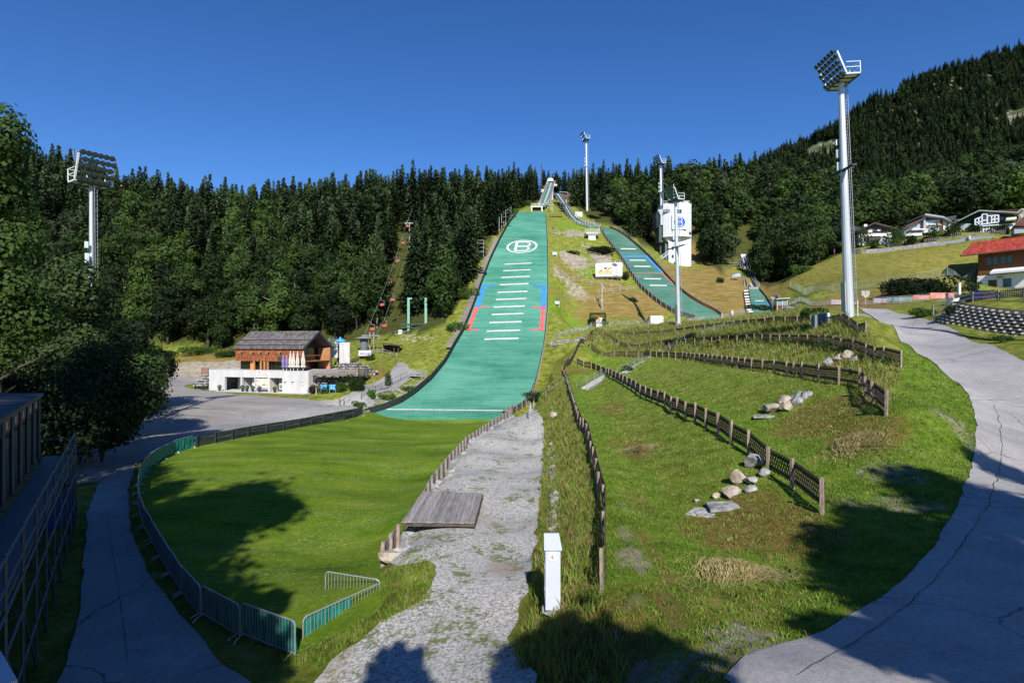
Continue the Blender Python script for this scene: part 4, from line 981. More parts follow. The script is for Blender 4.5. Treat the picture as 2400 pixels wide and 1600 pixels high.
# outside stair, roof gear
mb = MB(); a = Vector((tx(1543),-1.2,tz(612))); b = Vector((tx(1563),-1.2,tz(597)))
mb.bar(a, b, 1.1, .25); 
for s in (-.5,.5):
    for k in range(7): p = a.lerp(b, k/6)+Vector((0,s,0)); mb.bar(p, p+Vector((0,0,1)), .05)
    mb.bar(a+Vector((0,s,1)), b+Vector((0,s,1)), .07)
mb.build('stair', M_GALV, T)
mb = MB(); mb.box(tx(1605),tx(1616),1,4,zt,tz(470)).box(tx(1596),tx(1599),1,2,zt,tz(465)); mb.build('roof_hut', M_WHITE, T)
mb = MB()
for i in range(12): x_ = xa+.3+(xb-xa-.6)*i/11; mb.bar((x_,.5,zt),(x_,.5,zt+1.1),.06)
mb.bar((xa+.3,.5,zt+1.1),(xb-.3,.5,zt+1.1),.06).bar((xa+.3,.5,zt+.55),(xb-.3,.5,zt+.55),.05); mb.build('railing', M_GALV, T)
mb = MB(); mb.bar((tx(1583.5),2,zt),(tx(1583),2,tz(427)),.13).bar((tx(1573),2,zt),(tx(1572),2,tz(460)),.1); mb.build('antenna', M_WHITE, T)
mb = MB(); mb.bar((x1,-.05,tz(611.5)),(tx(1627),-.05,tz(611.5)),.08).bar((tx(1621),-.05,tz(619)),(tx(1627),-.05,tz(611.5)),.08); mb.build('wall_bracket', M_GALV, T)
mb = MB(); mb.box(tx(1613),tx(1618.5),ydrum(1613)-.3,ydrum(1613)+.5,tz(549),tz(545)); mb.build('loudspeaker', M_LAMP, T)

# ------------------------------------------------------------------ middle slope furniture
def quadboard(name, a, b, h, m, thick=.1):
    return
# billboard with a picture of a yellow wheel loader
e0 = P(1396,648,152); sc = 152/F
Bb = empty('billboard', e0, 'white billboard showing a yellow wheel loader tipping earth', 'billboard')
def bx(px): return (px-1396)*sc
def bz(py): return (648-py)*sc
def U(x, y): return (1380+x/23.52, 600+y/23.52)   # crop pixels
mb = MB(); mb.prism([(bx(1396),0,bz(648.2)),(bx(1458.5),0,bz(646.3)),(bx(1458.5),0,bz(615.2)),(bx(1396),0,bz(617))], (0,.25,0)); mb.build('panel', mat('billboard_white', (.72,.74,.80), .5), Bb)
def pic(name, polys, m, y=-.03, parent=Bb):
    mb = MB()
    for pl in polys:
        q = [(bx(U(*p)[0]), y, bz(U(*p)[1])) for p in pl]; mb.prism(q, (0,.025,0))
    return mb.build(name, m, parent)
def disc(cx, cy, rx, ry=None, n=18): ry = ry or rx; return [(cx+rx*math.cos(2*PI*i/n), cy+ry*math.sin(2*PI*i/n)) for i in range(n)]
pic('printed_tyre', [disc(640,930,110,110), disc(950,900,120,120), disc(1230,930,80,105)], mat('print_grey', (.42,.38,.40), .6))
pic('printed_loader', [[(480,900),(520,800),(620,745),(740,750),(760,860),(900,850),(900,900),(560,980),(500,960)],[(930,760),(1040,680),(1080,600),(1180,590),(1300,650),(1180,700),(1130,790),(1220,900),(1240,980),(1130,1000),(1060,880),(940,800)]], mat('print_yellow', (.72,.42,.10), .6), y=-.055)
pic('printed_arm', [[(1170,610),(1310,650),(1180,700),(1110,760),(1090,700)]], mat('print_red', (.72,.22,.14), .6), y=-.08)
pic('printed_hub', [disc(620,940,58), disc(915,905,50), disc(1165,930,60,70)], mat('print_orange', (.80,.48,.12), .6), y=-.085)
pic('printed_cab', [[(840,620),(1010,610),(1020,650),(930,745),(850,700)],[(1280,400),(1470,400),(1590,480),(1570,540),(1480,580),(1290,520)],[(560,830),(700,800),(700,740),(740,740),(740,840),(620,860)]], mat('print_dark', (.13,.10,.15), .6), y=-.07)
pic('printed_soil', [[(1380,640),(1600,620),(1640,780),(1690,980),(1560,1000),(1500,860)]], mat('print_brown', (.55,.33,.28), .6, col2=(.70,.60,.60), scale=6), y=-.04)
def text_obj(name, body, m, size, loc, parent, align='LEFT', ext=.01, sx=1.0, rot=(PI/2,0,0)):
    cu = bpy.data.curves.new(name, 'FONT'); cu.body = body; cu.size = size; cu.extrude = ext; cu.align_x = align; cu.offset = 0.0
    o = bpy.data.objects.new(name+'_tmp', cu); COL.objects.link(o)
    dg = bpy.context.evaluated_depsgraph_get(); me = bpy.data.meshes.new_from_object(o.evaluated_get(dg)); bpy.data.objects.remove(o)
    me.materials.clear(); me.materials.append(m)
    o = bpy.data.objects.new(name, me); COL.objects.link(o); o.parent = parent; o.location = loc; o.rotation_euler = rot; o.scale = (sx,1,1); return o
text_obj('heading', 'Gesunder Umgang', mat('print_text_grey', (.28,.28,.36), .6), .26, (bx(1398.4), -.05, bz(620.6)), Bb, sx=1.15)
text_obj('footer', 'LIEBHERR', mat('print_black', (.02,.02,.03), .6), .30, (bx(1437), -.05, bz(645.8)), Bb, sx=1.15)
mb = MB()
for px in (1400,1412,1424,1436,1448,1456): mb.bar((bx(px),.5,-1.2),(bx(px),.5,.6),.12); mb.bar((bx(px),.5,.3),(bx(px),1.6,-.8),.1)
mb.bar((bx(1396),.3,-.2),(bx(1459),.3,-.1),.15); mb.build('frame', M_GWOOD, Bb)
mb = MB(); mb.bar((bx(1442),.2,bz(616)),(bx(1442),.2,bz(612)),.12); mb.box(bx(1441),bx(1443.5),.1,.4,bz(613.5),bz(611.8)); mb.build('spotlight', M_WHITE, Bb)
# white signs boxes
for px, py, lb in ((1300,600,'upper small white box on legs beside the right edge of the large slope'),(1305.5,715,'lower small white box on legs beside the right edge of the large slope')):
    q = G(px, py); e = empty('distance_box', q, lb, 'box', 'small white boxes beside the large slope'); s = q.y/F
    mb = MB(); mb.box(-5.5*s,5.5*s,-.3,.4,2.5*s,9*s); mb.build('case', mat('pale_blue_white', (.50,.62,.70), .5), e); mb = MB()
    for x in (-4.5,4.5): mb.bar((x*s,0,-.5),(x*s,0,2.5*s),.12)
    mb.build('legs', M_WHITE, e)
q = G(1296,537); mb = MB(); mb.box(-.3,.3,-.2,.2,-.3,.7); o = mb.build('small_cabinet', M_LAMP, None, label='little dark box in the grass near the top of the middle slope', cat='cabinet'); o.location = q
# white container by the plaza
q = G(1540,759); e = empty('white_container', q, 'plain white metal container standing behind the plaza railing', 'container'); s = q.y/F
mb = MB(); mb.box(-16.5*s,15*s,0,1.8,-.4,17.5*s).box(-16.5*s,13*s,0,1.8,17.5*s,19.5*s); mb.build('body', mat('container_white', (.66,.67,.64), .6, .06, .8), e)
mb = MB(); mb.box(-8*s,-5*s,-.03,0,14*s,14.6*s).box(6*s,9*s,-.03,0,14*s,14.6*s).box(-16*s,15*s,-.02,0,9*s,9.3*s); mb.build('hatch_marks', M_GALVD, e)
q = G(1520,760); mb = MB(); mb.box(-1.5,.3,-.1,1.2,-.2,.45); o = mb.build('bench', M_DWOOD, None, label='low dark bench left of the white container', cat='bench'); o.location = q+Vector((0,1,0))
# statue (plain abstract figure) in front of the hedge
q = G(1405,768); s = q.y/F; e = empty('sculpture', q+Vector((0,1.0,0)), 'rounded white and orange sculpture on a grey plinth in front of a clipped hedge', 'sculpture')
mb = MB(); mb.box(-7*s,7*s,-.5,.7,-.8,11*s); mb.build('plinth', M_CONC, e)
mb = MB(); mb.box(-7.5*s,6.5*s,-.5,.7,11*s,12*s); mb.build('plate', M_BLACK, e)
def rodmesh(pts, rr_, m, name, n=10): mb = MB(); mb.tube(pts, rr_, n); return mb.build(name, m, e, smooth=True)
rodmesh([(4*s,0,12*s),(6*s,0,16*s),(6.5*s,0,20*s),(4*s,0,24*s)], [2.2*s,3.5*s,3.8*s,1.6*s], mat('sculpture_white', (.66,.72,.84), .5), 'white_form')
rodmesh([(-3*s,-.1,13*s),(-1.5*s,-.1,16*s),(1*s,-.1,20*s),(2*s,-.1,24.5*s)], [1.6*s,2.6*s,3.0*s,1.4*s], mat('sculpture_orange', (.80,.30,.12), .5), 'orange_form')
rodmesh([(-5*s,0,12*s),(-4.5*s,0,16*s),(-3.5*s,0,20*s)], [1.6*s,2.4*s,1.0*s], mat('sculpture_pale', (.62,.60,.58), .5), 'pale_form')
rodmesh([(-5*s,-.2,12.5*s),(2*s,-.2,13*s),(4.5*s,-.2,17*s)], [1.4*s,1.6*s,1.0*s], MATS['sculpture_white'], 'base_form')
# ------------------------------------------------------------------ terrace fences, steps, rocks and near things
M_POST = mat('fence_post_wood', (0.20,0.15,0.115), 0.85, col2=(0.40,0.33,0.27), scale=5.0, stretch=(2,2,.6), bump=0.4)
M_LATH = mat('dark_lath', (0.022,0.016,0.012), 0.85, col2=(0.075,0.055,0.042), scale=5.0)
M_STONE = mat('pale_limestone', (0.11,0.11,0.115), 0.9, col2=(0.42,0.41,0.40), scale=2.5, bump=0.8, bscale=7)
M_STONEO = mat('ochre_limestone', (0.26,0.18,0.11), 0.9, col2=(0.47,0.44,0.38), scale=2.0, bump=0.8, bscale=7)
def fence_chain(pl, sp):
    out = [pl[0]]
    for a, b in zip(pl[:-1], pl[1:]):
        L = (b-a).length; n_ = max(1, round(L/sp))
        for i in range(1, n_+1): out.append(a.lerp(b, i/n_))
    return [on(p.x, p.y) for p in out]
def lattice_fence(pl, label, sp=2.5, h=1.2, side=1, skip=(), ph=None, dense=0.2, lo=.2, pw=.12):
    ps = fence_chain(pl, sp); e = empty('lattice_fence', ps[0], label, 'fence', 'lattice fences along the terraces')
    inv = -Vector(ps[0])
    for i, p in enumerate(ps):
        if any(a <= i <= b for a, b in skip) and not any(i in (a, b) for a, b in skip): continue
        mb = MB(); hh = (ph or h)+random.uniform(-.02,.05); tx_, ty_ = random.uniform(-.03,.03), random.uniform(-.03,.03)
        mb.bar((0,0,-.4),(tx_,ty_,hh+.03),pw); o = mb.build('post', M_POST, e); o.location = p+inv
        if i == len(ps)-1 or any(a <= i < b for a, b in skip): continue
        q = ps[i+1]; d = q-p; L = math.hypot(d.x, d.y); n2 = normal_at(ps, i)*side*.10
        mb = MB(); k = max(2, int(L/dense)); u = lambda t, z: Vector((d.x*t, d.y*t, d.z*t+z))+n2
        cw = (h-lo)/max(L, .1)*.62
        for j in range(-3, k+1):
            t0 = j/k
            for s in (1, -1):
                a_, b_ = (t0, t0+cw) if s == 1 else (t0+cw, t0)
                z0, z1 = lo, h
                # clip to the bay
                pa, pb = a_, b_; za, zb_ = z0, z1
                if pa > pb: pa, pb, za, zb_ = pb, pa, zb_, za
                if pb <= 0 or pa >= 1: continue
                if pa < 0: za = za+(zb_-za)*(0-pa)/(pb-pa); pa = 0
                if pb > 1: zb_ = za+(zb_-za)*(1-pa)/(pb-pa); pb = 1
                mb.bar(u(pa, za), u(pb, zb_), .05, .02, up=n2)
        mb.bar(u(0, lo+.14), u(1, lo+.14), .08, .03, up=n2).bar(u(0, h-.16), u(1, h-.16), .09, .03, up=n2)
        o = mb.build('lattice_panel', M_LATH, e); o.location = p+inv
    return e
lattice_fence(fpl[1][:9], 'lattice fence seen end-on, lowest of all, running beside the gravel strip', 2.6, 1.15, pw=.085)
lattice_fence(fpl[1][8:], 'lattice fence climbing between the large slope and the upper terraces', 3.0, 1.1)
lattice_fence(fpl[2], 'long dark lattice fence sweeping diagonally above the lowest grass terrace', 2.6, 1.12, ph=1.22)
lattice_fence(fpl[3], 'lattice fence of the second terrace ending in a bent corner above pale boulders', 2.4, 1.12, ph=1.22)
lattice_fence(fpl[4], 'lattice fence of the third terrace half hidden behind tall grass', 2.6, 1.12)
lattice_fence(fpl[5], 'uppermost lattice fence below the tallest floodlight mast', 3.0, 1.1)

def stair(a, b, label, w=1.0, stone=True, rail=True, ext=.6):
    a = a.copy(); b = b.copy(); d = b-a; L = math.hypot(d.x, d.y); n2 = Vector((d.y,-d.x,0)).normalized()
    e = empty('terrace_steps', a, label, 'steps', 'stairs between the terraces'); n_ = max(5, int(max(L/.34, abs(d.z)/.17)))
    mb = MB()
    for k in range(n_):
        p = d*((k+.5)/n_); fwd = d.copy(); fwd.z = 0; fwd = fwd/L
        mb.obox(p+Vector((0,0,-.06)), n2*w/2, fwd*(L/n_*.30), (0,0,.09))
    mb.build('treads', M_CONC if stone else M_GWOOD, e)
    sb = MB()
    for s in (-1,1): sb.bar(n2*s*(w/2+.1)-Vector((0,0,.12)), d+n2*s*(w/2+.1)-Vector((0,0,.12)), .14, .3)
    sb.build('side_stringers', M_STONE if stone else M_DWOOD, e)
    if rail:
        for s in (-1, 1):
            rb = MB(); o_ = n2*s*(w/2+.18)
            f0, f1 = -ext/L, 1+ext*.3/L
            for zz in (.55,.95): rb.tube([o_+d*f0+Vector((0,0,zz+.0)), o_+d*f1+Vector((0,0,zz))], .028, 6)
            for t_ in (f0, .33, .66, f1): rb.tube([o_+d*t_-Vector((0,0,.3)), o_+d*t_+Vector((0,0,.95))], .03, 6)
            rb.build('handrail', M_GALV, e)
    return e
stair(G(1367,912), G(1421,880), 'lowest concrete steps with paired steel handrails, at the foot of the long diagonal fence')
stair(G(1460,875), G(1514,846), 'second flight of concrete steps beside a leafy bush')
stair(G(1560,826), G(1607,801), 'third flight of steps with bright handrails in tall grass', stone=False)
stair(G(1655,785), G(1713,766), 'fourth flight of steps with bright handrails near the dark top fence', stone=False)
stair(G(1812,752), G(1880,726), 'topmost flight of steps with bright handrails below the smallest jump', stone=False)
# long mesh railing round the upper plaza
def mesh_railing(pl, label, h=1.1, sp=2.2, m=M_GALV, infill=None, name='mesh_railing', group=None):
    ps = fence_chain(pl, sp); e = empty(name, ps[0], label, 'railing', group); o0 = -Vector(ps[0])
    mb = MB(); 
    for zz in (.12, h): mb.tube([p+o0+Vector((0,0,zz)) for p in ps], .03, 4)
    for p in ps: mb.bar(p+o0-Vector((0,0,.3)), p+o0+Vector((0,0,h)), .06)
    mb.build('frame', m, e)
    wb = MB()
    for a, b in zip(ps[:-1], ps[1:]):
        n_ = max(3, int((b-a).length/(infill or .16)))
        for i in range(n_): p = a.lerp(b, i/n_)+o0; wb.bar(p+Vector((0,0,.12)), p+Vector((0,0,h)), .014)
        for zz in (.35,.6,.85): wb.bar(a+o0+Vector((0,0,zz)), b+o0+Vector((0,0,zz)), .012)
    wb.build('wire_infill', m, e)
    return e
mesh_railing([on(G(*q).x, G(*q).y) for q in ((1297,797),(1340,782),(1386,767),(1450,764),(1520,762),(1580,760))], 'galvanised mesh railing from the large slope past the hedge and white container', name='mesh_railing')
mesh_railing([G(*q) for q in ((1612,757),(1650,752),(1718,742),(1755,736))], 'galvanised mesh railing along the foot of the middle slope')
mesh_railing([G(*q) for q in ((1810,722),(1850,719),(1900,716),(1950,714))], 'thin mesh railing behind the grey cabinet, below the dry bank')
q = G(1716,738); mb = MB(); mb.lathe((0,0,0), [(.3,0),(.35,.5),(.2,.95),(.05,1.1)], 10); o = mb.build('white_bollard', M_WHITE, None, label='white rounded bollard by the railing right of the middle slope', cat='bollard'); o.location = q
# steel handrail from the mat corner to the first fence
e = empty('handrail', G(1245,930), 'thin steel handrail between the large slope corner and the lowest lattice fence', 'handrail'); ps = [G(1243,935), G(1279,933), G(1327,903)]
mb = MB(); mb.tube([p+Vector((0,0,.95)) for p in ps], .035, 6)
for p in ps: mb.tube([p-Vector((0,0,.3)), p+Vector((0,0,.95))], .035, 6)
mb.build('rail', M_GALV, e, local=False)
mesh_railing([Vector(G(1240,985)), Vector(G(1252,950))], 'short wire fence by the bush at the corner of the large slope')

# boulders
def boulder(px, py, r, label, m=None, seed=0, flat=.7, sink=.25, G0=None):
    p = G0 or G(px, py+r*6); mb = MB(); mb.rock((0,0,0), (r, r*.8, r*flat), seed); o = mb.build('boulder', m or M_STONE, None, label=label, cat='boulder'); o.location = p+Vector((0,0,r*flat*(.8-sink))); return o
B1 = [(1774,1091,.62,0,'dark grey boulder touching the long fence above the lowest terrace'),(1732,1130,.60,1,'largest ochre boulder of the cluster under the long diagonal fence'),(1790,1114,.34,0,'round blue-grey boulder close to a fence post'),(1761,1133,.40,0,'mossy grey boulder right of the largest ochre one'),
      (1712,1160,.55,1,'flat white boulder half sunk in bare soil'),(1678,1165,.24,1,'small tan boulder left of the flat white one'),(1760,1151,.28,0,'small grey boulder below the mossy one'),(1632,1175,.16,0,'tiny stone above the gravel slab')]
for i, (px, py, r, k, lb) in enumerate(B1): boulder(px, py, r, lb, M_STONEO if k else M_STONE, 11+i, flat=.55 if r == .55 else .75)
def slab(px, py, sx, sy, label, m, rz=.3, th=.12):
    p = G(px, py); mb = MB(); mb.prism([(-sx,-sy,0),(sx*.8,-sy*1.1,0),(sx,sy*.7,0),(-sx*.5,sy,0)], (0,0,th)); mb.xform(Matrix.Rotation(rz, 4, 'Z'))
    o = mb.build('stone_slab', m, None, label=label, cat='slab'); o.location = p+Vector((0,0,.02)); return o
slab(1690,1190,.75,.5,'pale flat slab lying at the foot of the boulder cluster', M_STONE, .2); slab(1645,1202,.55,.55,'grey gravelly slab left of the pale flat slab', M_GRAV, -.4, .06)
B2 = [(1807,962,.75,1,'rounded ochre boulder, lowest of the middle cluster'),(1839,942,.62,1,'upright ochre boulder on top of the middle cluster'),(1845,958,.6,1,'flat tan boulder under the upright ochre one'),(1864,948,.6,0,'grey boulder right of the upright ochre one'),
      (1870,932,.55,0,'dark split boulder in the middle cluster'),(1884,932,.45,0,'bluish boulder near the end of the middle cluster'),(1897,928,.4,0,'last small grey boulder of the middle cluster')]
for i, (px, py, r, k, lb) in enumerate(B2): boulder(px, py, r, lb, M_STONEO if k else M_STONE, 31+i, flat=.72)
slab(1790,978,.9,.4,'long flat grey slab below the middle boulder cluster', M_STONE, .1)
B3 = [(1968,842,.6,1,'left boulder of the orange pair under the upper fence'),(1986,836,.62,1,'right orange boulder of the pair under the upper fence'),(2000,846,.5,0,'dark stone in the shade right of the orange pair'),(1945,852,.6,0,'low grey stone left of the orange pair')]
for i, (px, py, r, k, lb) in enumerate(B3): boulder(px, py, r, lb, M_STONEO if k else M_STONE, 51+i, flat=.8)
boulder(1295,978,.5,'large cream boulder alone in the grass at the head of the gravel strip', M_STONEO, 61, 1.1)
# rubble line beside gravel
e = empty('rubble_wall', G(1298,1150), 'low line of broken pale stones along the right side of the gravel strip', 'stone wall'); mb = MB()
for i in range(70):
    t_ = i/69; px = 1296+4*math.sin(i)+6*t_; py = 1042+(1262-1042)*t_**.9; p = G(px+random.uniform(-4,4), py); mb.rock(p+Vector((0,0,.05)), (random.uniform(.16,.34), random.uniform(.14,.3), random.uniform(.10,.2)), 100+i)
mb.build('stones', M_STONE, e, local=False)
e = empty('stone_edging', Vector((-4.6,24,.6)), 'row of pale blocks holding the gravel behind the low board fence', 'stone wall'); mb = MB()
gl = pline(GRL); gg = dens([Vector((p.x+.55, p.y, .45)) for p in gl], .75)
for i, p in enumerate(gg): mb.rock((p.x+random.uniform(-.1,.15), p.y, max(.2, hz(p.x+.5,p.y)-.25)), (.42,.42,.38), 300+i)
mb.build('blocks', M_STONE, e, local=False)
for i, (px, py, r, k, lb) in enumerate([(915,1300,.48,1,'orange-white block on top at the near end of the board fence'),(908,1335,.5,1,'cream block at the bottom near end of the board fence'),(938,1322,.4,0,'grey split block beside the cream one'),(950,1292,.45,0,'grey block behind the orange-white one')]):
    p = P(px, py, 22.0 if k else 22.6); mb = MB(); mb.rock((0,0,0), (r*1.1, r*.7, r*.6), 400+i); o = mb.build('boulder', M_STONEO if k else M_STONE, None, label=lb, cat='boulder'); o.location = p
# low board fence along lawn's right side
def board_run(pl, label, h0, h1, m, sp=1.6, postm=None, pm_h=1.15, rows=3, pside=1):
    ps = []
    for a, b in zip(pl[:-1], pl[1:]):
        n_ = max(1, round((b-a).length/sp)); ps += [a.lerp(b, i/n_) for i in range(n_)]
    ps.append(pl[-1]); e = empty('board_fence', ps[0], label, 'fence'); o0 = -Vector(ps[0])
    for i, (a, b) in enumerate(zip(ps[:-1], ps[1:])):
        mb = MB(); a = a+o0; b = b+o0; w_ = (h1-h0)/rows
        for k in range(rows): z = h0+w_*(k+.5); mb.bar(a+Vector((0,0,z)), b+Vector((0,0,z+random.uniform(-.01,.01))), .05, w_*.93)
        mb.build('boards', m, e)
    for i, p in enumerate(ps):
        n2 = normal_at(ps, i)*.09*pside; mb = MB(); mb.bar(p+o0+n2+Vector((0,0,-.3)), p+o0+n2+Vector((0,0,h1*pm_h)), .13); mb.build('post', postm or M_POST, e)
    return e
gp = [Vector((p.x, p.y, min(0, p.z))) for p in gl]
board_run([gp[0], Vector((-4.95,24.3,0))], 'short stretch of weathered boards at the near end, before the wooden deck', 0, 1.05, M_GWOOD, 1.0)
board_run([Vector((-4.75,30.2,0))]+gp[2:]+[P(1178,977,82)+Vector((0,-.5,0)), P(1203,962,86)], 'long low board fence between the lawn and the gravel strip', 0, .95, M_GWOOD, 1.5, M_GWOOD)
lb_ = [G(460,1048), G(580,1024), G(700,1003), G(848,972)]
board_run(lb_, 'long black board fence closing the far left side of the lawn', 0, 1.0, M_DARKG, 2.2, M_DARKG, .99, 4, 1)
# wooden deck
e = empty('wooden_deck', Vector((-3.1,27,.95)), 'grey plank deck lying on the gravel beside the lawn', 'deck')
mb = MB(); c4 = [Vector((-4.76,24.5,1.2)), Vector((-1.6,24.4,1.2)), Vector((-1.5,29.1,1.22)), Vector((-4.62,29.4,1.22))]; np_ = 14
for i in range(np_):
    a0 = c4[0].lerp(c4[1], (i+.03)/np_); a1 = c4[0].lerp(c4[1], (i+.97)/np_); b0 = c4[3].lerp(c4[2], (i+.03)/np_); b1 = c4[3].lerp(c4[2], (i+.97)/np_)
    dz = Vector((0,0,random.uniform(-.012,.012))); mb.prism([a0+dz,a1+dz,b1+dz,b0+dz], (0,0,.05))
def plank_mat():
    g = NG('deck_planks'); n1 = g.noise(3.0, 6, .7, stretch=(4,.35,1)); n2 = g.noise(1.1, 3, .5, stretch=(3.8,.05,1)); n3 = g.noise(5, 3, .6, stretch=(1,.25,1))
    c = g.ramp(g.math('ADD', g.math('MULTIPLY', n1, .5), g.math('MULTIPLY', n2, .5)), [(.35,(.13,.12,.12)),(.5,(.27,.25,.245)),(.65,(.40,.37,.35))])
    c = g.mix(g.ramp(n3, [(.66,0.0),(.72,.8)]), c, (.035,.03,.03)); g.bump(n1, .5, .01); return g.out(c, .85, .2)
mb.build('planks', plank_mat(), e, local=False)
mb = MB()
for t_ in (.02,.5,.97): mb.bar(c4[0].lerp(c4[3], t_)-Vector((0,0,.09)), c4[1].lerp(c4[2], t_)-Vector((0,0,.09)), .14, .14)
mb.bar(c4[1]-Vector((0,0,.12)), c4[2]-Vector((0,0,.12)), .05, .2)
mb.build('bearers', M_DWOOD, e, local=False)
# white cabinet numbered 6
Yc = 15.3; cb = Vector(((1296-1200)/F*Yc, Yc, 1.78)); e = empty('white_cabinet', cb, 'slim white electrical cabinet marked 6 with sloping lid, between gravel and grass', 'cabinet')
W2 = .20; mb = MB(); mb.box(-W2,W2,0,.5,0,1.62); mb.build('body', mat('cabinet_white', (.52,.56,.64), .45, .04, 2), e)
mb = MB(); mb.prism([(-W2-.04,-.05,1.62),(W2+.04,-.05,1.62),(W2+.01,.58,1.84),(-W2-.01,.58,1.84)], (0,0,.035)); mb.prism([(-W2,0,1.6),(-W2,.5,1.6),(-W2,.5,1.81),(-W2,0,1.63)], (2*W2,0,0)); mb.build('lid', MATS['cabinet_white'], e)
mb = MB(); mb.box(-.10,.10,-.012,0,1.32,1.59); lb = mb.build('number_plate', M_WHITE, e); text_obj('number', '6.', mat('print_dark_grey', (.10,.10,.12), .6), .13, (0,-.018,1.40), lb, 'CENTER', .002)
mb = MB(); mb.bar((-W2-.015,.1,.3),(-W2-.015,.1,1.3),.02).box(-W2-.03,-W2,.05,.12,.5,.58).box(-W2-.03,-W2,.05,.12,1.1,1.18); mb.build('hinge', M_GALV, e)
mb = MB(); mb.rock((0,.2,-.05), (.34,.36,.22), 77); mb.build('footing', M_STONE, e)
mb = MB(); mb.tube([(.12,-.15,.02),(.30,.0,.12),(.42,.2,.25)], .018, 5); mb.build('cable_stub', mat('rusty', (.22,.09,.06), .8), e)
# crowd barriers with green covers
M_TARP = mat('green_tarpaulin', (0.008,0.13,0.10), 0.5, col2=(0.02,0.24,0.19), scale=2.5, bump=0.6, bscale=3, spec=.4)
def barrier(a, b, label, cover=(0,1), group='crowd barriers around the lawn', hgt=1.05, cs=1, droop=0.0):
    d = b-a; L = math.hypot(d.x, d.y); e = empty('crowd_barrier', a, label, 'barrier', group, math.atan2(d.y, d.x)); dz = d.z
    mb = MB(); r = .024; c = .12
    pts = [(0,0,.12),(0,0,hgt-c),(c*.3,0,hgt-c*.3),(c,0,hgt),(L-c,0,hgt),(L-c*.3,0,hgt-c*.3),(L,0,hgt-c),(L,0,.12)]
    mb.tube(pts, r, 6); mb.tube([(0,0,.16),(L,0,.16)], r*.9, 6); mb.build('frame', M_GALV, e)
    mb = MB(); n_ = max(6, int(L/.125))
    for i in range(1, n_): x = L*i/n_; mb.tube([(x,0,.16),(x,0,hgt)], .009, 4)
    mb.build('bars', M_GALV, e)
    fm = MB(); fm.tube([(0,-.32,0),(0,-.22,.10),(0,0,.16),(0,.22,.10),(0,.32,0)], .018, 5); f1 = fm.build('foot', M_GALV, e); f1.location = (.12,0,0)
    f2 = f1.copy(); COL.objects.link(f2); f2.parent = e; f2.location = (L-.12,0,0)
    if cover:
        mb = MB(); n_ = 20; V = []
        for i in range(n_+1):
            t_ = cover[0]+(cover[1]-cover[0])*i/n_; w_ = .035+.02*math.sin(i*1.9)+.012*math.sin(i*4.1)
            for z in (hgt-.04, hgt*.66, hgt*.33, .02-droop): V.append(Vector((L*t_, cs*(w_+(.0 if z > .9 else .03*math.sin(z*5+i))), z)))
        m_ = len(V); V2 = [v+Vector((0,cs*.012,0)) for v in V]
        fs_ = [(i*4+j, i*4+j+1, (i+1)*4+j+1, (i+1)*4+j) for i in range(n_) for j in range(3)]
        mb.add(V+V2, fs_+[tuple(m_+k for k in f[::-1]) for f in fs_]); mb.build('cover', M_TARP, e, smooth=True)
    return e
bpx = [(453,1049),(400,1066),(350,1095),(328,1130),(322,1180),(332,1230),(360,1282),(414,1377),(450,1435),(546,1489),(694,1536)]
bp = [G(*q) for q in bpx]; chain = []
tot = sum((b-a).length for a, b in zip(bp[:-1], bp[1:])); nb = 17; seg = tot/nb
cum = [0]
for a, b in zip(bp[:-1], bp[1:]): cum.append(cum[-1]+(b-a).length)
def atlen(s):
    for i in range(len(bp)-1):
        if s <= cum[i+1]+1e-6: return bp[i].lerp(bp[i+1], (s-cum[i])/(cum[i+1]-cum[i]))
    return bp[-1]
for i in range(nb):
    a = atlen(i*seg+.04); b = atlen((i+1)*seg-.04)
    lbl = 'steel crowd barrier with green cover in the curved row left of the lawn'
    if i == nb-1: lbl = 'sunlit front barrier of the row, green cover behind vertical bars, beside the lawn corner'
    if i == nb-2: lbl = 'second barrier from the lawn corner, partly sunlit green cover, beside the dark track'
    barrier(a, b, lbl, cs=1)
barrier(Vector((-6.02,16.4,0)), Vector((-4.36,18.75,0)), 'front barrier turned inwards, its left half covered by a hanging green sheet', cover=(0.02,.60), droop=.0, cs=1)
barrier(Vector((-6.46,19.7,0)), Vector((-4.42,19.0,0)), 'bare steel barrier without cover on the lawn corner', cover=None)
# hay heaps: many long straws
M_HAY = mat('hay', (0.20,0.15,0.06), 0.9, col2=(0.50,0.40,0.17), scale=3.0); M_HAYG = mat('greenish_hay', (0.12,0.13,0.04), 0.9, col2=(0.30,0.28,0.10), scale=4.0)
def hay(px, py, rx, ry, h, label, n_=1100, seed=1):
    c = G(px, py); rnd = random.Random(seed); e = empty('hay_heap', c, label, 'hay heap')
    for nm, m, k in (('dry_straw', M_HAY, n_), ('green_straw', M_HAYG, n_//2)):
        mb = MB()
        for i in range(k):
            r = abs(rnd.gauss(0,.5)); t_ = rnd.uniform(0, 2*PI); r *= 1+.25*math.sin(3*t_+seed); x = rx*r*math.cos(t_); y = ry*r*math.sin(t_)
            z = hz(c.x+x, c.y+y)-c.z+h*max(0, 1-r**1.3)*rnd.uniform(.05,1)
            a = rnd.gauss(.3,.45)+.8*math.sin(x*1.7+seed)+.5*math.cos(y*2.1); L = rnd.uniform(.3,.8); dx, dy = math.cos(a)*L, math.sin(a)*L
            p0 = Vector((x-dx/2,y-dy/2,z-.02)); p1 = Vector((x,y,z+rnd.uniform(.02,.12))); p2 = Vector((x+dx/2,y+dy/2,z+rnd.uniform(-.05,.06)))
            w_ = Vector((-dy,dx,0)).normalized()*.008; mb.add([p0-w_,p0+w_,p1+w_,p1-w_,p2], [(0,1,2,3),(3,2,4)])
        mb.build(nm, m, e)
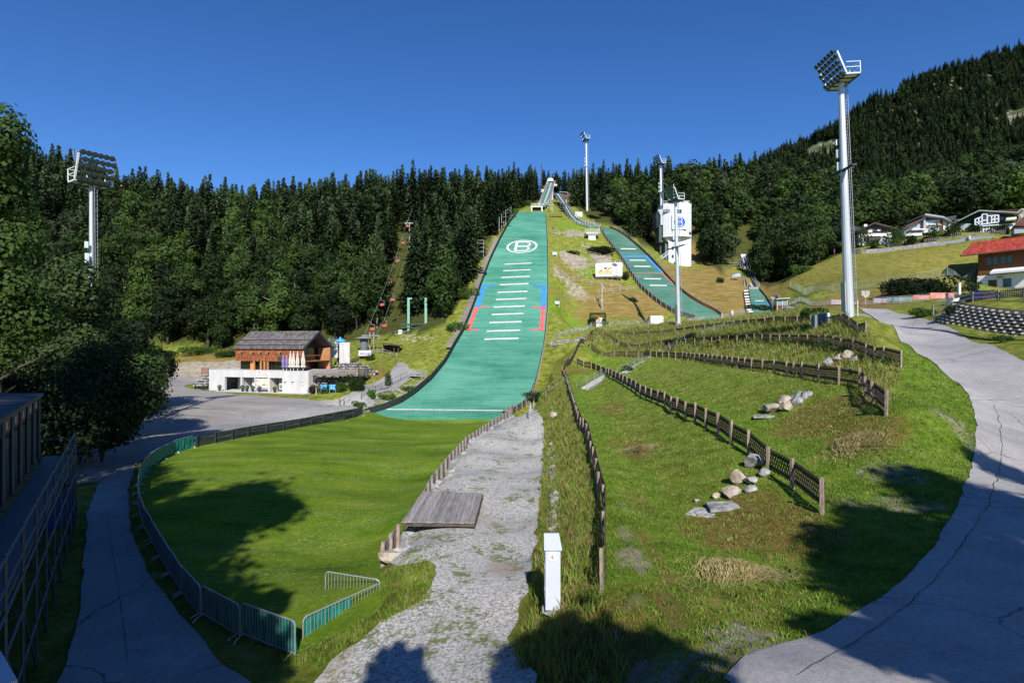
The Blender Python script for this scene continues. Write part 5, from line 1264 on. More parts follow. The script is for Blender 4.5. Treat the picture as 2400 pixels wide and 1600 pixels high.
hay(1725,1345,1.25,1.15,.35,'large heap of mown hay on the nearest grass, right of the track', 1500, 3)
hay(2015,1045,1.9,1.5,.5,'heap of yellow hay on the slope below the bent fence corner', 1300, 4)
hay(1500,1058,1.4,1.3,.35,'brown heap of cut grass beside the lowest terrace track', 900, 5)
# brown post top at the lower picture edge
p = Vector((-4.35,14.55,0)); mb = MB(); mb.lathe((0,0,-.2), [(.085,0),(.085,.34),(.06,.40),(.02,.42)], 10); o = mb.build('short_post', mat('red_brown_wood', (.10,.03,.02), .6, col2=(.30,.10,.06), scale=9), None, label='short rounded brown post at the bottom edge of the gravel', cat='post'); o.location = p

# ------------------------------------------------------------------ stand cabin on scaffolding, left foreground
C0 = Vector((-21.5,26.0,0)); dv = Vector((.562,-.827,0)); nv = Vector((.827,.562,0)); LN = 19.0
e = empty('stand_cabin', C0, 'dark glazed stand cabin raised on scaffolding at the left edge of the picture', 'cabin')
M_SHEET = mat('cabin_cladding', (.05,.065,.065), .6, .2, 1.5); M_CROOF = mat('cabin_roof', (.05,.06,.08), .6, .2, 1.0); M_TUBE = mat('scaffold_tube', (.10,.12,.14), .5, metal=.3)
M_CGL = mat('cabin_glass', (.02,.035,.035), .15, spec=.7); M_REDB = mat('fascia_red', (.30,.09,.06), .6)
def W_(u, v, z): return dv*u+nv*v+Vector((0,0,z))
mb = MB(); mb.prism([W_(0,-.2,3.6),W_(LN,-.2,3.6),W_(LN,-6,3.6),W_(0,-6,3.6)], (0,0,2.9)); mb.build('body', M_SHEET, e)
mb = MB(); mb.prism([W_(-.15,.05,6.5),W_(LN,.05,6.5),W_(LN,-6.1,6.75),W_(-.15,-6.1,6.75)], (0,0,.14)); mb.build('roof', M_CROOF, e)
k = 0; u = .05
while u < LN-2:
    mb = MB(); mb.prism([W_(u+.12,-.17,4.35),W_(u+1.75,-.17,4.35),W_(u+1.75,-.17,5.75),W_(u+.12,-.17,5.75)], nv*.04); w_ = mb.build('window', M_CGL, e)
    mb = MB(); mb.bar(W_(u,-.1,3.7),W_(u,-.1,6.5),.1); mb.build('window_post', M_TUBE, w_)
    mb = MB(); mb.prism([W_(u+.15,-.16,5.95),W_(u+1.7,-.16,5.95),W_(u+1.7,-.16,6.4),W_(u+.15,-.16,6.4)], nv*.04); f_ = mb.build('fascia_board', M_REDB, e)
    mb = MB(); mb.prism([W_(u+.8,-.115,6.05),W_(u+1.05,-.115,6.05),W_(u+1.05,-.115,6.3),W_(u+.8,-.115,6.3)], nv*.01); mb.build('badge', M_WHITE, f_)
    u += 1.85
mb = MB(); mb.prism([W_(-1,.0,3.5),W_(LN,.0,3.5),W_(LN,1.1,3.5),W_(-1,1.1,3.5)], (0,0,.08)); mb.prism([W_(-3,-1.5,2.2),W_(-1,-1.5,2.2),W_(-1,1.1,2.2),W_(-3,1.1,2.2)], (0,0,.08)); mb.build('walkway', M_TUBE, e)
mb = MB()
for v in (0.05, 1.15, -2.0, -4.5):
    u = -1.0
    while u <= LN: mb.tube([W_(u,v,-.2),W_(u,v,4.7 if v == 1.15 else 3.6)], .035, 5); u += 2.4
for z in (1.3,2.6,3.45,4.0,4.6):
    mb.tube([W_(-1,1.15,z),W_(LN,1.15,z)], .035, 5)
    if z < 3.5: mb.tube([W_(-1,.05,z),W_(LN,.05,z)], .035, 5)
u = -1.0
while u < LN-2.4:
    mb.tube([W_(u,1.15,.1),W_(u+2.4,1.15,2.6)], .03, 5); mb.tube([W_(u,1.15,2.6),W_(u,-2,.3)], .03, 5); mb.tube([W_(u,1.15,3.4),W_(u,-2,3.4)], .03, 5); u += 2.4
for x_ in (-3,-1):
    for v in (-1.5,1.1): mb.tube([W_(x_,v,-.2),W_(x_,v,4.2)], .035, 5)
for z in (2.2,3.2,4.1): mb.tube([W_(-3,1.1,z),W_(-1,1.1,z)], .03, 5); mb.tube([W_(-3,-1.5,z),W_(-3,1.1,z)], .03, 5)
mb.tube([W_(-3,1.1,.3),W_(-1,1.1,3.2)], .03, 5)
mb.build('scaffolding', M_TUBE, e)
mb = MB(); mb.prism([W_(-1,-.3,0),W_(LN,-.3,0),W_(LN,-.25,0),W_(-1,-.25,0)], (0,0,3.5)); mb.build('under_cladding', M_SHEET, e)
e = empty('blue_tank', C0+dv*(-2)+nv*(-.2), 'dark blue container under the scaffold stair behind the stand cabin', 'container'); mb = MB(); mb.box(-.9,.9,-.9,.9,0,1.9); mb.box(-.8,.8,-.95,-.9,.2,1.7); mb.build('body', mat('dark_blue_plastic', (.03,.06,.20), .5), e)
# white roof corner lower left
e = empty('white_trailer', Vector((-9.6,9.5,0)), 'pale roof corner of a parked trailer in the lower left corner', 'trailer')
mb = MB(); a = Vector((.82,.6,3)); b = Vector((-.33,1.55,3)); mb.prism([a, b, b+Vector((-3.0,-4.0,0)), a+Vector((-3.0,-4.0,0))], (0,0,-.35)); mb.build('roof', mat('trailer_white', (.60,.60,.64), .5, .12, 3), e)
mb = MB(); mb.prism([p_*1+Vector((0,0,-.35)) for p_ in (a-Vector((.08,.08,0)), b-Vector((.02,.1,0)), b+Vector((-2.9,-3.9,0)), a+Vector((-2.9,-3.9,0)))], (0,0,-2.6)); mb.build('body', M_GALVD, e)

# zigzag path rails on the middle slope
M_PALEW = mat('bleached_rail', (.30,.27,.22), .85, col2=(.50,.46,.38), scale=2)
ZZ = [(1301,554.5,1352,545),(1335.7,553.5,1367,557.5),(1348,591,1407,602.4),(1356,621,1429.6,602.4),(1358,623,1395,628),(1335.7,657.6,1385.7,643),(1342,660.6,1454,676),(1402,690,1485.7,679),(1323.5,694,1411,710.6)]
ZL = ['topmost pale rail beside the lookout path','short double rail left of the white lookout','rail descending to the right above the billboard','rail rising to the right above the billboard','short rail touching the left edge of the billboard','rail rising to the right left of the billboard foot','long rail descending under the billboard','rail rising towards the middle slope boards','lowest long rail ending at the thin green post']
for (a, b, c, d), lb in zip(ZZ, ZL):
    ps = [G(a+(c-a)*t/10, b+(d-b)*t/10) for t in range(11)]; e = empty('path_rail', ps[0], lb, 'railing', 'pale wooden rails along the zigzag path'); mb = MB(); o0 = -Vector(ps[0])
    for i in range(0, 11, 2): mb.bar(ps[i]+o0-Vector((0,0,.4)), ps[i]+o0+Vector((0,0,1.0)), .11)
    for zz in (.45,.95): mb.tube([p+o0+Vector((0,0,zz)) for p in ps], .055, 4)
    mb.build('rails', M_PALEW, e)
# ------------------------------------------------------------------ helpers for facades surveyed from the photo
class Plane:
    """a vertical wall plane between two ground points; maps photo pixels to (along, height)"""
    def __init__(s, L, R):
        s.L = Vector((L[0], L[1])); s.R = Vector((R[0], R[1])); s.d = (s.R-s.L).normalized(); s.ang = math.atan2(s.d.y, s.d.x)
    def m(s, px, py):
        k = (px-CX)/F; t = (k*s.L.y-s.L.x)/(s.d.x-k*s.d.y); Y = s.L.y+s.d.y*t; return t, H-(py-CY)/F*Y
    def ent(s, name, z, label, cat, group=None): s.z0 = z; return empty(name, (s.L.x, s.L.y, z), label, cat, group, s.ang)
    def rect(s, mb, a, b, y0, y1):      # a, b: pixel corners; y0..y1 depth behind (+) or in front (-) of the plane
        (t0, z0), (t1, z1) = s.m(*a), s.m(*b); t0, t1 = sorted((t0, t1)); z0, z1 = sorted((z0, z1)); mb.box(t0, t1, y0, y1, z0-s.z0, z1-s.z0); return mb
    def poly(s, mb, pts, y0, dy):
        q = [s.m(*p) for p in pts]; mb.prism([(t, y0, z-s.z0) for t, z in q], (0, dy, 0)); return mb
M_SHING = mat('red_brown_shingles', (0.13,0.030,0.014), 0.8, col2=(0.42,0.15,0.06), scale=1.2, detail=8, bump=0.4, bscale=9, thr=(.38,.64))
def shingle_mat(name, c0, c1, rows=4.2, wd=5.0):
    g = NG(name); n = g.N.new('ShaderNodeTexBrick'); mp = g.N.new('ShaderNodeMapping'); mp.inputs['Rotation'].default_value = (PI/2,0,0)
    g.L.new(g.tc.outputs['Object'], mp.inputs['Vector']); g.L.new(mp.outputs[0], n.inputs['Vector'])
    n.inputs['Scale'].default_value = 1; n.inputs['Brick Width'].default_value = 1/wd; n.inputs['Row Height'].default_value = 1/rows; n.inputs['Mortar Size'].default_value = .012
    n.inputs['Color1'].default_value = (*c0,1); n.inputs['Color2'].default_value = (*c1,1); n.inputs['Mortar'].default_value = (c0[0]*.5,c0[1]*.5,c0[2]*.5,1); n.inputs['Bias'].default_value = 0
    nz = g.noise(1.3, 5, .7, vec=g.tc.outputs['Object']); c = g.mix(g.ramp(nz, [(.38,0.0),(.62,.75)]), n.outputs['Color'], tuple(v*.35 for v in c0))
    g.bump(n.outputs['Fac'], .4, .02); return g.out(c, .8, .2)
M_SHING = shingle_mat('wall_shingles', (0.30,0.085,0.035), (0.52,0.20,0.09))
M_ROOFG = shingle_mat('grey_roof_shingles', (0.14,0.125,0.12), (0.24,0.215,0.205), 3.0, 3.0)
M_DGLASS = mat('dark_glass', (0.010,0.014,0.014), 0.10, spec=0.8); M_GREENGL = mat('greenish_glass', (0.02,0.075,0.06), 0.15, spec=0.7)
M_WOODO = mat('orange_wood', (0.36,0.15,0.06), 0.7, col2=(0.52,0.26,0.12), scale=2, stretch=(1,1,.2)); M_FRAME = mat('charcoal_frame', (0.05,0.055,0.065), 0.6)
def wallconc():
    g = NG('board_marked_concrete'); n = g.noise(1.2, 5, .6, stretch=(1,1,.25)); f = g.noise(6, 4, .7)
    sep = g.N.new('ShaderNodeSeparateXYZ'); g.L.new(g.tc.outputs['Object'], sep.inputs[0])
    ln = g.math('LESS_THAN', g.math('FRACT', g.math('MULTIPLY', sep.outputs[2], 1.05)), .035)
    c = g.ramp(g.math('ADD', g.math('MULTIPLY', n, .6), g.math('MULTIPLY', f, .4)), [(.35,(.44,.44,.435)),(.6,(.60,.60,.595))])
    c = g.mix(g.math('MULTIPLY', ln, .35), c, (.40,.40,.41)); return g.out(c, .8, .25)
M_WCONC = wallconc()
# white base building
PW = Plane((-53.8,101),(-34,95)); w = PW.ent('concrete_base_building', .4, 'long white concrete ground floor with open bays under the shingled barn', 'building')
LEN = 20.69; HT = 3.62
mb = MB(); segs = [(489.5,526.5),(563.6,566.8),(596,598),(628.5,631.8),(661.4,665.5),(671,683),(689,703.5)]
zt = PW.m(600,884.4)[1]-.4
mb.box(0, LEN, 0, .45, zt, HT)                      # parapet band
for a, b in segs+[(713,724.2)]:
    t0, t1 = PW.m(a,900)[0], PW.m(b,900)[0]; t0 = max(t0, 0); t1 = min(t1, LEN); mb.box(t0, t1, 0.002, .45, -1.2, zt)
ta, tb_ = PW.m(661.4,900)[0], PW.m(724,900)[0]
for a, b, z0, z1 in ((665.5,671,893.7,899.7),(683,689,893.7,899.7),(703.5,713,895,917)):
    t0, t1 = PW.m(a,900)[0], PW.m(b,900)[0]; za = PW.m(a,z1)[1]-.4; zb = PW.m(a,z0)[1]-.4; mb.box(t0,t1,.003,.45,zb,zt); mb.box(t0,t1,.003,.45,-1.2,za)
mb.box(LEN-.4, LEN, .45, 12, -1.2, HT).box(0,.4,.45,12,-1.2,HT).box(.4,LEN-.4,11.6,12,-1.2,HT).box(.4,LEN-.4,.45,11.6,HT-.35,HT-.02)
for px in (563.8,597,630,661.6): t0 = PW.m(px,900)[0]; mb.box(t0-.12,t0+.12,.45,3.2,-1.2,zt)
mb.box(PW.m(526,900)[0], PW.m(662,900)[0], 3.2, 3.5, -1.2, zt)
mb.box(.4, LEN-.4, .45, 6, -1.2, -.02)
mb.build('walls', M_WCONC, w)
for (a, b, c, d) in ((665.5,671,893.7,899.7),(683,689,893.7,899.7)):
    mb = MB(); PW.rect(mb, (a,d), (b,c), .2, .3); f_ = mb.build('window', mat('window_pale', (.45,.55,.60), .2, spec=.7), w)
    mb = MB(); PW.rect(mb, (a,c+.6), (b,c), .12, .2); PW.rect(mb, (a,d), (a+.6,c+.6), .12, .2); PW.rect(mb, (b-.6,d), (b,c+.6), .12, .2); mb.build('window_frame', M_GALVD, f_)
mb = MB(); PW.rect(mb, (703.8,917), (712.7,895.2), .10, .2); dr = mb.build('door', M_WHITE, w); mb = MB(); PW.rect(mb, (707.2,905), (709.2,899), .08, .1); mb.build('door_notice', mat('notice_red', (.50,.15,.18), .6), dr)
mb = MB(); PW.rect(mb, (598.6,913.5), (628.2,885.2), .25, .32); po = mb.build('poster_panel', mat('poster_cream', (.62,.60,.50), .6), w)
tL, zT = PW.m(599.5,887.2); zz = zT-.4
txt = mat('poster_white', (.80,.80,.78), .6)
mb = MB(); rnd = random.Random(5)
mY = mat('poster_yellow', (.75,.60,.15), .6); mB = mat('poster_brown', (.38,.17,.07), .6); mK = mat('poster_black', (.03,.03,.03), .6); mP = mat('poster_violet', (.25,.25,.50), .6)
for m_, rs_ in ((mY, ((624,896,626.6,911),(604,886.5,607,889.5))), (mB, ((600,891,603,893.5),(611,900,620,903),(600.5,901,603,903))), (mK, ((606,886,609,887.4),(611,886.2,612.5,887.4),(609,890,610,891.5))), (mP, ((599,909.5,628,913),))):
    mb = MB()
    for x_0, y_0, x_1, y_1 in rs_: PW.rect(mb, (x_0,y_1), (x_1,y_0), .22, .25)
    mb.build('poster_picture', m_, po)
for body, px, py in (('ZEIT ZUM', 599.6,891.6),('RUHIG', 604,896.4),('ABENDS', 599.6,901.8),('FEIERN', 607,907.6)):
    t_, z_ = PW.m(px, py); text_obj('poster_line', body, txt, .36, (t_, .215, z_-.4), po)
mb = MB(); PW.rect(mb, (624.5,893.2), (627.3,887), .22, .25); mb.build('poster_picture', txt, po)
# doors in the bays
for (a, b, c, d, m_, lb, nm) in ((576,596,888,912,M_WHITE,None,'bay_panel'),(640,648,890,914,M_WHITE,None,'glazed_door'),(648.5,661,890,914,M_WHITE,None,'bay_door')):
    mb = MB(); y_ = 1.3; (t0, z0), (t1, z1) = PW.m(a, d), PW.m(b, c); mb.box(t0+.2, t1+.2, y_, y_+.12, z0-.4, z1-.4); o = mb.build(nm, m_, w)
    if nm == 'glazed_door': mb = MB(); mb.box(t0+.32,t1+.08,y_-.03,y_,z0+.8,z1-.55).box(t0+.32,t1+.08,y_-.03,y_,z0-.2,z0+.45); mb.build('glass', mat('teal_glass', (.10,.28,.28), .2, spec=.6), o)
    if nm == 'bay_panel': mb = MB(); mb.box(t0+1.1,t0+1.7,y_-.04,y_,z1-1.1,z1-.6); mb.build('wall_screen', M_GALVD, o)
mb = MB(); t0 = PW.m(636,900)[0]; mb.box(t0,t0+.5,1.5,1.6,-.1,1.7); mb.build('red_panel', M_BROWN, w)
mb = MB(); t0 = PW.m(555,900)[0]; mb.box(t0,t0+1.0,2.0,2.6,-.02,.5).box(t0+.1,t0+.9,2.3,2.6,.5,.8); mb.build('step_block', M_CONC, w)
mb = MB(); t0 = PW.m(553,900)[0]; mb.box(t0,t0+1.2,3.0,3.15,.0,2.2); mb.build('dark_doorway', M_BLACK, w)
# court paving strip in front
mb = MB(); mb.box(3.0, LEN+.5, -1.6, 0, -.35, .02)
c_ = mb.build('pavement', M_CONC, w)
for px, py, lb in ((580.8,918,'third'),(591.5,918.6,'fourth'),(604.6,919.5,'fifth'),(620.4,920,'sixth'),(656,921,'last'),(490.8,914,'first'),(527.8,915,'second')):
    t_ = PW.m(px,900)[0]; p = Vector((PW.L.x+PW.d.x*t_, PW.L.y+PW.d.y*t_, 0))+Vector((-.29*-1,-.957,0))*0; n2 = Vector((PW.d.y, -PW.d.x, 0)); p = p+n2*1.25; p.z = .42 if t_ > 3.2 else hz(p.x,p.y)
    e = empty('planter', p, 'black pot with clipped round bush, %s from the left along the white wall' % lb, 'planter', 'potted bushes along the white wall')
    mb = MB(); mb.lathe((0,0,0), [(.17,0),(.28,.55)], 4); mb.build('pot', mat('pot_black', (.035,.04,.045), .6), e)
    mb = MB(); rnd = random.Random(int(px))
    for i in range(160):
        v = Vector((rnd.gauss(0,1),rnd.gauss(0,1),rnd.gauss(0,1))).normalized()*.29; a_ = Vector((rnd.gauss(0,1),rnd.gauss(0,1),rnd.gauss(0,1)))*.05; b_ = Vector((rnd.gauss(0,1),rnd.gauss(0,1),rnd.gauss(0,1)))*.05
        c2 = Vector((0,0,.74))+v; mb.add([c2-a_,c2-b_,c2+a_,c2+b_], [(0,1,2,3)])
    mb.build('clipped_bush', mat('box_leaf', (.02,.05,.012), .8, col2=(.06,.12,.02), scale=8), e)
# barn
A_ = Vector((-49.6,102)); B_ = Vector((-35.6,97)); PB = Plane(A_, B_); bn = PB.ent('barn_restaurant', 4.0, 'red-brown shingled barn with grey roof and open glazed gable on the white base', 'building')
Lb = 14.87; D = 7.4; ze = 3.95; zr = 6.65; zl = 1.55
mb = MB(); mb.box(0, Lb, 0, .3, zl, ze); mb.build('shingled_wall', M_SHING, bn)
mb = MB(); mb.box(.3, Lb-2.6, .9, D-.3, 0, zl).box(0,Lb-2.6,.3,D-.3,zl,ze).box(Lb-2.6,Lb,.3,D-.3,zl-.15,zl+.02); mb.prism([(0.05,.3,ze),(0.05,D-.3,ze),(0.05,D/2,zr-.25)], (Lb-2.7,0,0)); mb.build('inner_body', M_DGLASS, bn)
mb = MB(); mb.box(0, Lb, D-.3, D, 0, ze); mb.box(0,.3,.3,D-.3,zl,ze); mb.build('back_wall', M_WOODO, bn)
mb = MB()
for s in (0, 1):
    y0, y1 = (-.35, D/2) if s == 0 else (D+.35, D/2); zo = ze-(zr-ze)/(D/2)*.35
    mb.prism([(-.25,y0,zo),(Lb+.3,y0,zo),(Lb+.3,y1,zr),(-.25,y1,zr)], (0,0,.22))
mb.build('roof', M_ROOFG, bn)
mb = MB()
for t_ in (.12,.42): y_ = -.35+(D/2+.35)*t_; z_ = ze-.25+(zr-ze+.25)*t_+.24; mb.bar((-.2,y_,z_+.1),(Lb+.25,y_,z_+.1),.08)
mb.build('snow_guard', M_FRAME, bn)
mb = MB(); sl = (zr-ze)/(D/2)
for s in (0,1):
    y0, y1 = (-.35, D/2) if s == 0 else (D+.35, D/2); zo = ze-sl*.35; mb.bar((Lb+.33,y0,zo+.05),(Lb+.33,y1,zr+.05),.08,.34)
mb.bar((Lb+.1,.05,0),(Lb+.1,.05,ze),.3).bar((Lb+.1,D-.05,0),(Lb+.1,D-.05,ze),.2); mb.build('gable_trim', M_FRAME, bn)
mb = MB(); mb.prism([(Lb-2.45,.35,zl+.5),(Lb-2.45,D-1.7,zl+.5),(Lb-2.45,D-1.7,ze-.1),(Lb-2.45,.35,ze-.1)], (.06,0,0)); mb.build('upper_glazing', M_GREENGL, bn)
mb = MB(); mb.prism([(Lb-2.4,.4,ze),(Lb-2.4,D-.4,ze),(Lb-2.4,D/2,zr-.4)], (.1,0,0))
for k in range(9): z_ = ze+.1+k*.28; hw = (D/2-.3)*(1-(z_-ze)/(zr-ze)); mb.bar((Lb-2.2,D/2-hw,z_),(Lb-2.2,D/2+hw,z_),.06)
mb.build('gable_slats', M_DWOOD, bn)
mb = MB(); mb.bar((Lb-.2,.3,zl+1.0),(Lb-.2,D-2,zl+1.0),.07); mb.box(Lb-2.4,Lb-.1,.3,D-1.8,zl-.12,zl+.1); mb.build('gallery_rail', M_WOODO, bn)
for px in (565,580,593.5,604,617,654):
    t0 = PB.m(px,840)[0]
    if px in (565,592,605): pass
for px0 in (565,591.5,609.5,627.5,655.5):
    t0 = PB.m(px0,828)[0]; mb = MB(); mb.box(t0-.34,t0+.34,-.05,.02,2.55,3.15); f_ = mb.build('window', M_DGLASS, bn)
    mb = MB(); mb.box(t0-.40,t0+.40,-.14,-.05,3.12,3.2).box(t0-.40,t0+.40,-.12,-.05,2.48,2.56).box(t0-.04,t0+.04,-.12,-.05,2.56,3.12).box(t0-.36,t0-.1,-.13,-.06,2.85,3.12); mb.build('window_frame', M_WOODO, f_)
mb = MB()
for px in (593.5,610,618.5,626): t0 = PB.m(px,860)[0]; mb.box(t0-.13,t0+.13,.05,.3,0,zl)
mb.build('timber_post', M_WOODO, bn)
t0 = PB.m(581,860)[0]; mb = MB(); mb.box(t0,t0+1.1,.55,.7,0,1.5); mb.build('orange_door', mat('bright_orange_wood', (.62,.25,.09), .7), bn)
t0 = PB.m(652.5,845)[0]; mb = MB(); mb.box(t0,t0+1.35,-.12,0,1.75,2.5); mb.build('dark_shutter', M_FRAME, bn)
# parasols
M_CREAM = mat('cream_canvas', (.55,.53,.47), .9, .12, 3, bump=.5); M_PURP = mat('violet_canvas', (.17,.17,.42), .9, .2, 3, bump=.5, col2=(.32,.20,.40))
def parasol(px, top, label, m, r=.34):
    Yp = 96.2; p = P(px, 866, Yp); p.z = 4.0; h = (H-(top-CY)/F*Yp)-4.0; e = empty('closed_parasol', p, label, 'parasol', 'closed parasols on the terrace'); mb = MB(); mb.tube([(0,0,0),(0,0,h)], .05, 6); mb.build('pole', M_WHITE, e)
    mb = MB(); n_ = 14; prof = [(.30,.55),(.95,.62),(1.0,.85),(.62,1.0),(.8,1.25),(.75,1.7),(.5,2.4),(.25,h-.35),(.10,h)]
    prof = [(a*r, min(z, h)) for a, z in prof]; b0 = len(mb.v); mb.lathe((0,0,0), prof, n_)
    for i, v in enumerate(mb.v): k = i % n_; f_ = 1+(.16 if k % 2 else -.16); mb.v[i] = Vector((v.x*f_, v.y*f_, v.z+(.1 if (k % 3 == 0 and v.z < .9) else 0)))
    mb.build('canopy', m, e)
parasol(663.8,833,'left violet closed parasol in front of the barn', M_PURP, .26); parasol(671.9,833,'right violet closed parasol in front of the barn', M_PURP, .26)
parasol(680.7,822.5,'first cream closed parasol, next to the violet ones', M_CREAM); parasol(688,822.5,'second cream closed parasol, middle of the three close together', M_CREAM); parasol(697.4,822.5,'third cream closed parasol, right of the close three', M_CREAM)
parasol(710.6,822.5,'cream closed parasol standing alone at the barn corner, half shaded', M_CREAM, .40)
# terrace deck on the right
dk = empty('terrace_deck', (-33.6,95.2,3.35), 'weathered timber terrace deck with plank railings beyond the barn gable', 'deck'); o0 = Vector((33.6,-95.2,-3.35))
q0 = Vector((-33.4,94.9,3.35)); q1 = P(840.7,880,92.6); q1.z = 3.35; q2 = P(866,878,97); q2.z = 3.35; q3 = Vector((-31,102,3.35))
mb = MB(); mb.prism([q0+o0,q1+o0,q2+o0,q3+o0], (0,0,.14)); mb.build('floor', M_GWOOD, dk)
mb = MB()
for a, b in ((q0,q1),(q1,q2)):
    for k in range(4): z_ = .3+k*.24; mb.bar(a+o0+Vector((0,0,z_)), b+o0+Vector((0,0,z_)), .05, .15)
    n_ = int((b-a).length/1.3)
    for i in range(n_+1): p = a.lerp(b, i/n_)+o0; mb.bar(p-Vector((0,0,.25)), p+Vector((0,0,1.1)), .1)
mb.build('plank_railing', M_GWOOD, dk)
mb = MB(); mb.prism([(q1.lerp(q2,.55)+o0)+Vector((-.06,-.08,.2)), (q2+o0)+Vector((-.06,-.08,.2)), (q2+o0)+Vector((-.06,-.08,1.15)), (q1.lerp(q2,.55)+o0)+Vector((-.06,-.08,1.15))], (-.03,-.03,0)); mb.build('blue_banner', mat('blue_grey_banner', (.16,.30,.42), .6), dk)
mb = MB()
for i in range(6): p = q0.lerp(q1, i/5)+o0+Vector((.2,.5,0)); mb.bar(p-Vector((0,0,.15)), p+Vector((0,1.5,-.15)), .16)
mb.build('joists', M_DWOOD, dk)
t_ = MB(); 
for i in range(3): t_.box(-29.5+i*1.9,-28.2+i*1.9,97,97.6,4.1,4.16).box(-29.5+i*1.9,-28.2+i*1.9,96.6,96.8,3.85,3.9)
t_.build('beer_tables', mat('orange_brown_table', (.34,.12,.05), .7), None, label='row of orange-brown beer tables on the timber terrace', cat='tables')
def stonewall(name, pts, label, rz=.42, seed=0, m=None, top=True):
    """courses of rough stones between bottom and top polylines"""
    e = empty(name, pts[0][0], label, 'stone wall'); mb = MB(); k = 0
    for (a, ha), (b, hb) in zip(pts[:-1], pts[1:]):
        L = (b-a).length; n_ = max(1, int(L/(rz*1.55)))
        for i in range(n_):
            t_ = (i+.5)/n_; p = a.lerp(b, t_); h = ha+(hb-ha)*t_; z = rz*.4; r_ = 0
            while z < h:
                k += 1; s_ = rz*random.uniform(.8,1.15); mb.rock(p+Vector((random.uniform(-.1,.1)+(.4*rz if r_ % 2 else -.4*rz), r_*rz*.28+random.uniform(-.1,.1), z)), (s_*.95, s_*.7, s_*.62), seed+k); z += rz*1.05; r_ += 1
    mb.build('stones', m or M_STONE, e, local=False)
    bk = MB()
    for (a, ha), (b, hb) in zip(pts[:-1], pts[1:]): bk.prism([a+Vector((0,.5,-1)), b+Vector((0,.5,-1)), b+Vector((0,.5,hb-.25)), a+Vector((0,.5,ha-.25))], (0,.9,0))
    bk.build('backfill', mat('dark_earth', (.07,.06,.05), .95), e, local=False)  # one even dark earth colour behind the stones
    return e
stonewall('rubble_wall', [(Vector((-33.2,96.2,.5)),2.6),(Vector((-29,95.6,.5)),2.6),(P(842,905,93.6),2.1)], 'wall of big pale blocks under the timber terrace deck', seed=1000)
stonewall('rubble_wall', [(P(790,877,103),2.1),(P(835,877,101.5),2.3),(P(868,878,100),1.2),(P(884,880,99),.5)], 'wall of big pale blocks behind the timber terrace deck', seed=2000)
stonewall('rubble_wall', [(P(452,906,104),.5),(P(470,905,103.5),1.6),(P(487,905,102.5),2.3)], 'sloping pile of white blocks at the left end of the white building', seed=3000)
mb = MB(); a = P(473,871,104); 
for k in range(4): mb.bar(a+Vector((0,0,.0-k*.28+.6)), a+Vector((1.3,-.2,.0-k*.28+.6)), .05, .16)
mb.bar(a+Vector((0,0,-.6)), a+Vector((0,0,.75)), .1).bar(a+Vector((1.3,-.2,-.6)), a+Vector((1.3,-.2,.75)), .1); mb.build('plank_fence', mat('red_brown_planks', (.20,.07,.05), .8), None, label='short red-brown plank fence above the white block pile', cat='fence')
# behind: plain slab wall, white boxes, blue cabin
mb = MB(); sl_ = P(809,842,107); mb.prism([(-1.0,-.3,-1.2),(-.1,-.55,-1.2),(.95,-.3,-1.2),(.95,0,-1.2),(-.1,-.2,-1.2),(-1.0,0,-1.2)], (0,0,4.4)); o = mb.build('concrete_slab_wall', M_WCONC, None, label='upright curved slab of pale concrete behind the rubble walls', cat='wall'); o.location = sl_
e = empty('white_shed', P(782,828,110), 'small white shed behind the barn roof, left of the concrete slab', 'shed'); mb = MB(); mb.box(-.75,.75,0,2,-.8,1.95); mb.build('body', M_WHITE, e); mb = MB(); mb.box(.75,1.3,.1,1.8,-.8,1.9); mb.build('side_panel', M_FRAME, e)
e = empty('blue_cabin', P(793,806,113), 'bright blue domed cabin with round emblem behind the concrete slab', 'cabin'); M_SKYB = mat('cabin_blue', (.08,.36,.75), .5)
mb = MB(); mb.box(-.9,1.0,0,1.6,-1.5,.55); mb.build('body', M_SKYB, e); mb = MB(); mb.lathe((.15,.8,.5), [(1.15,0),(1.0,.25),(.45,.5),(.2,.62),(.12,.9)], 12); mb.build('domed_roof', M_SKYB, e)
mb = MB(); mb.box(-.9,-.15,-.03,0,-1.2,.4); pn = mb.build('white_panel', M_WHITE, e); mb = MB(); mb.lathe((0,0,0), [(.22,0),(.22,.03)], 14); mb.xform(Matrix.Translation((-.2,-.05,.05)) @ Matrix.Rotation(PI/2, 4, 'X')); mb.build('round_emblem', MATS['emblem_blue'], pn)
# flowering bush beside
# chairlift station
e = empty('lift_station', P(853,822,118), 'dark grey chairlift drive drum under a flat round roof, in front of the woods', 'lift station'); mb = MB(); mb.lathe((0,0,-1), [(.8,0),(.8,1.4),(.78,1.45),(.78,1.6),(.85,1.6),(.85,3.4)], 14); mb.build('drive_drum', mat('drum_grey', (.14,.16,.17), .5, .1), e)
mb = MB(); mb.lathe((0,0,2.55), [(.9,-.15),(1.85,.05),(1.75,.12),(.5,.45),(.2,.5)], 16); mb.build('roof', M_GALVD, e)
mb = MB(); mb.bar((1.1,.6,-1),(1.1,.6,3.9),.28).bar((1.9,.6,-1),(1.9,.6,3.9),.28).bar((-.6,.6,3.2),(3.2,.6,3.2),.22).bar((2.9,.6,3.1),(2.9,.6,2.4),.3); mb.build('timber_frame', M_GWOOD, e)
e = empty('picture_banner', P(855,833,113), 'white banner with a blue and red mountain picture below the lift station', 'banner'); mb = MB(); mb.box(-1.25,1.25,0,.06,-.05,1.0); mb.build('panel', M_WHITE, e)
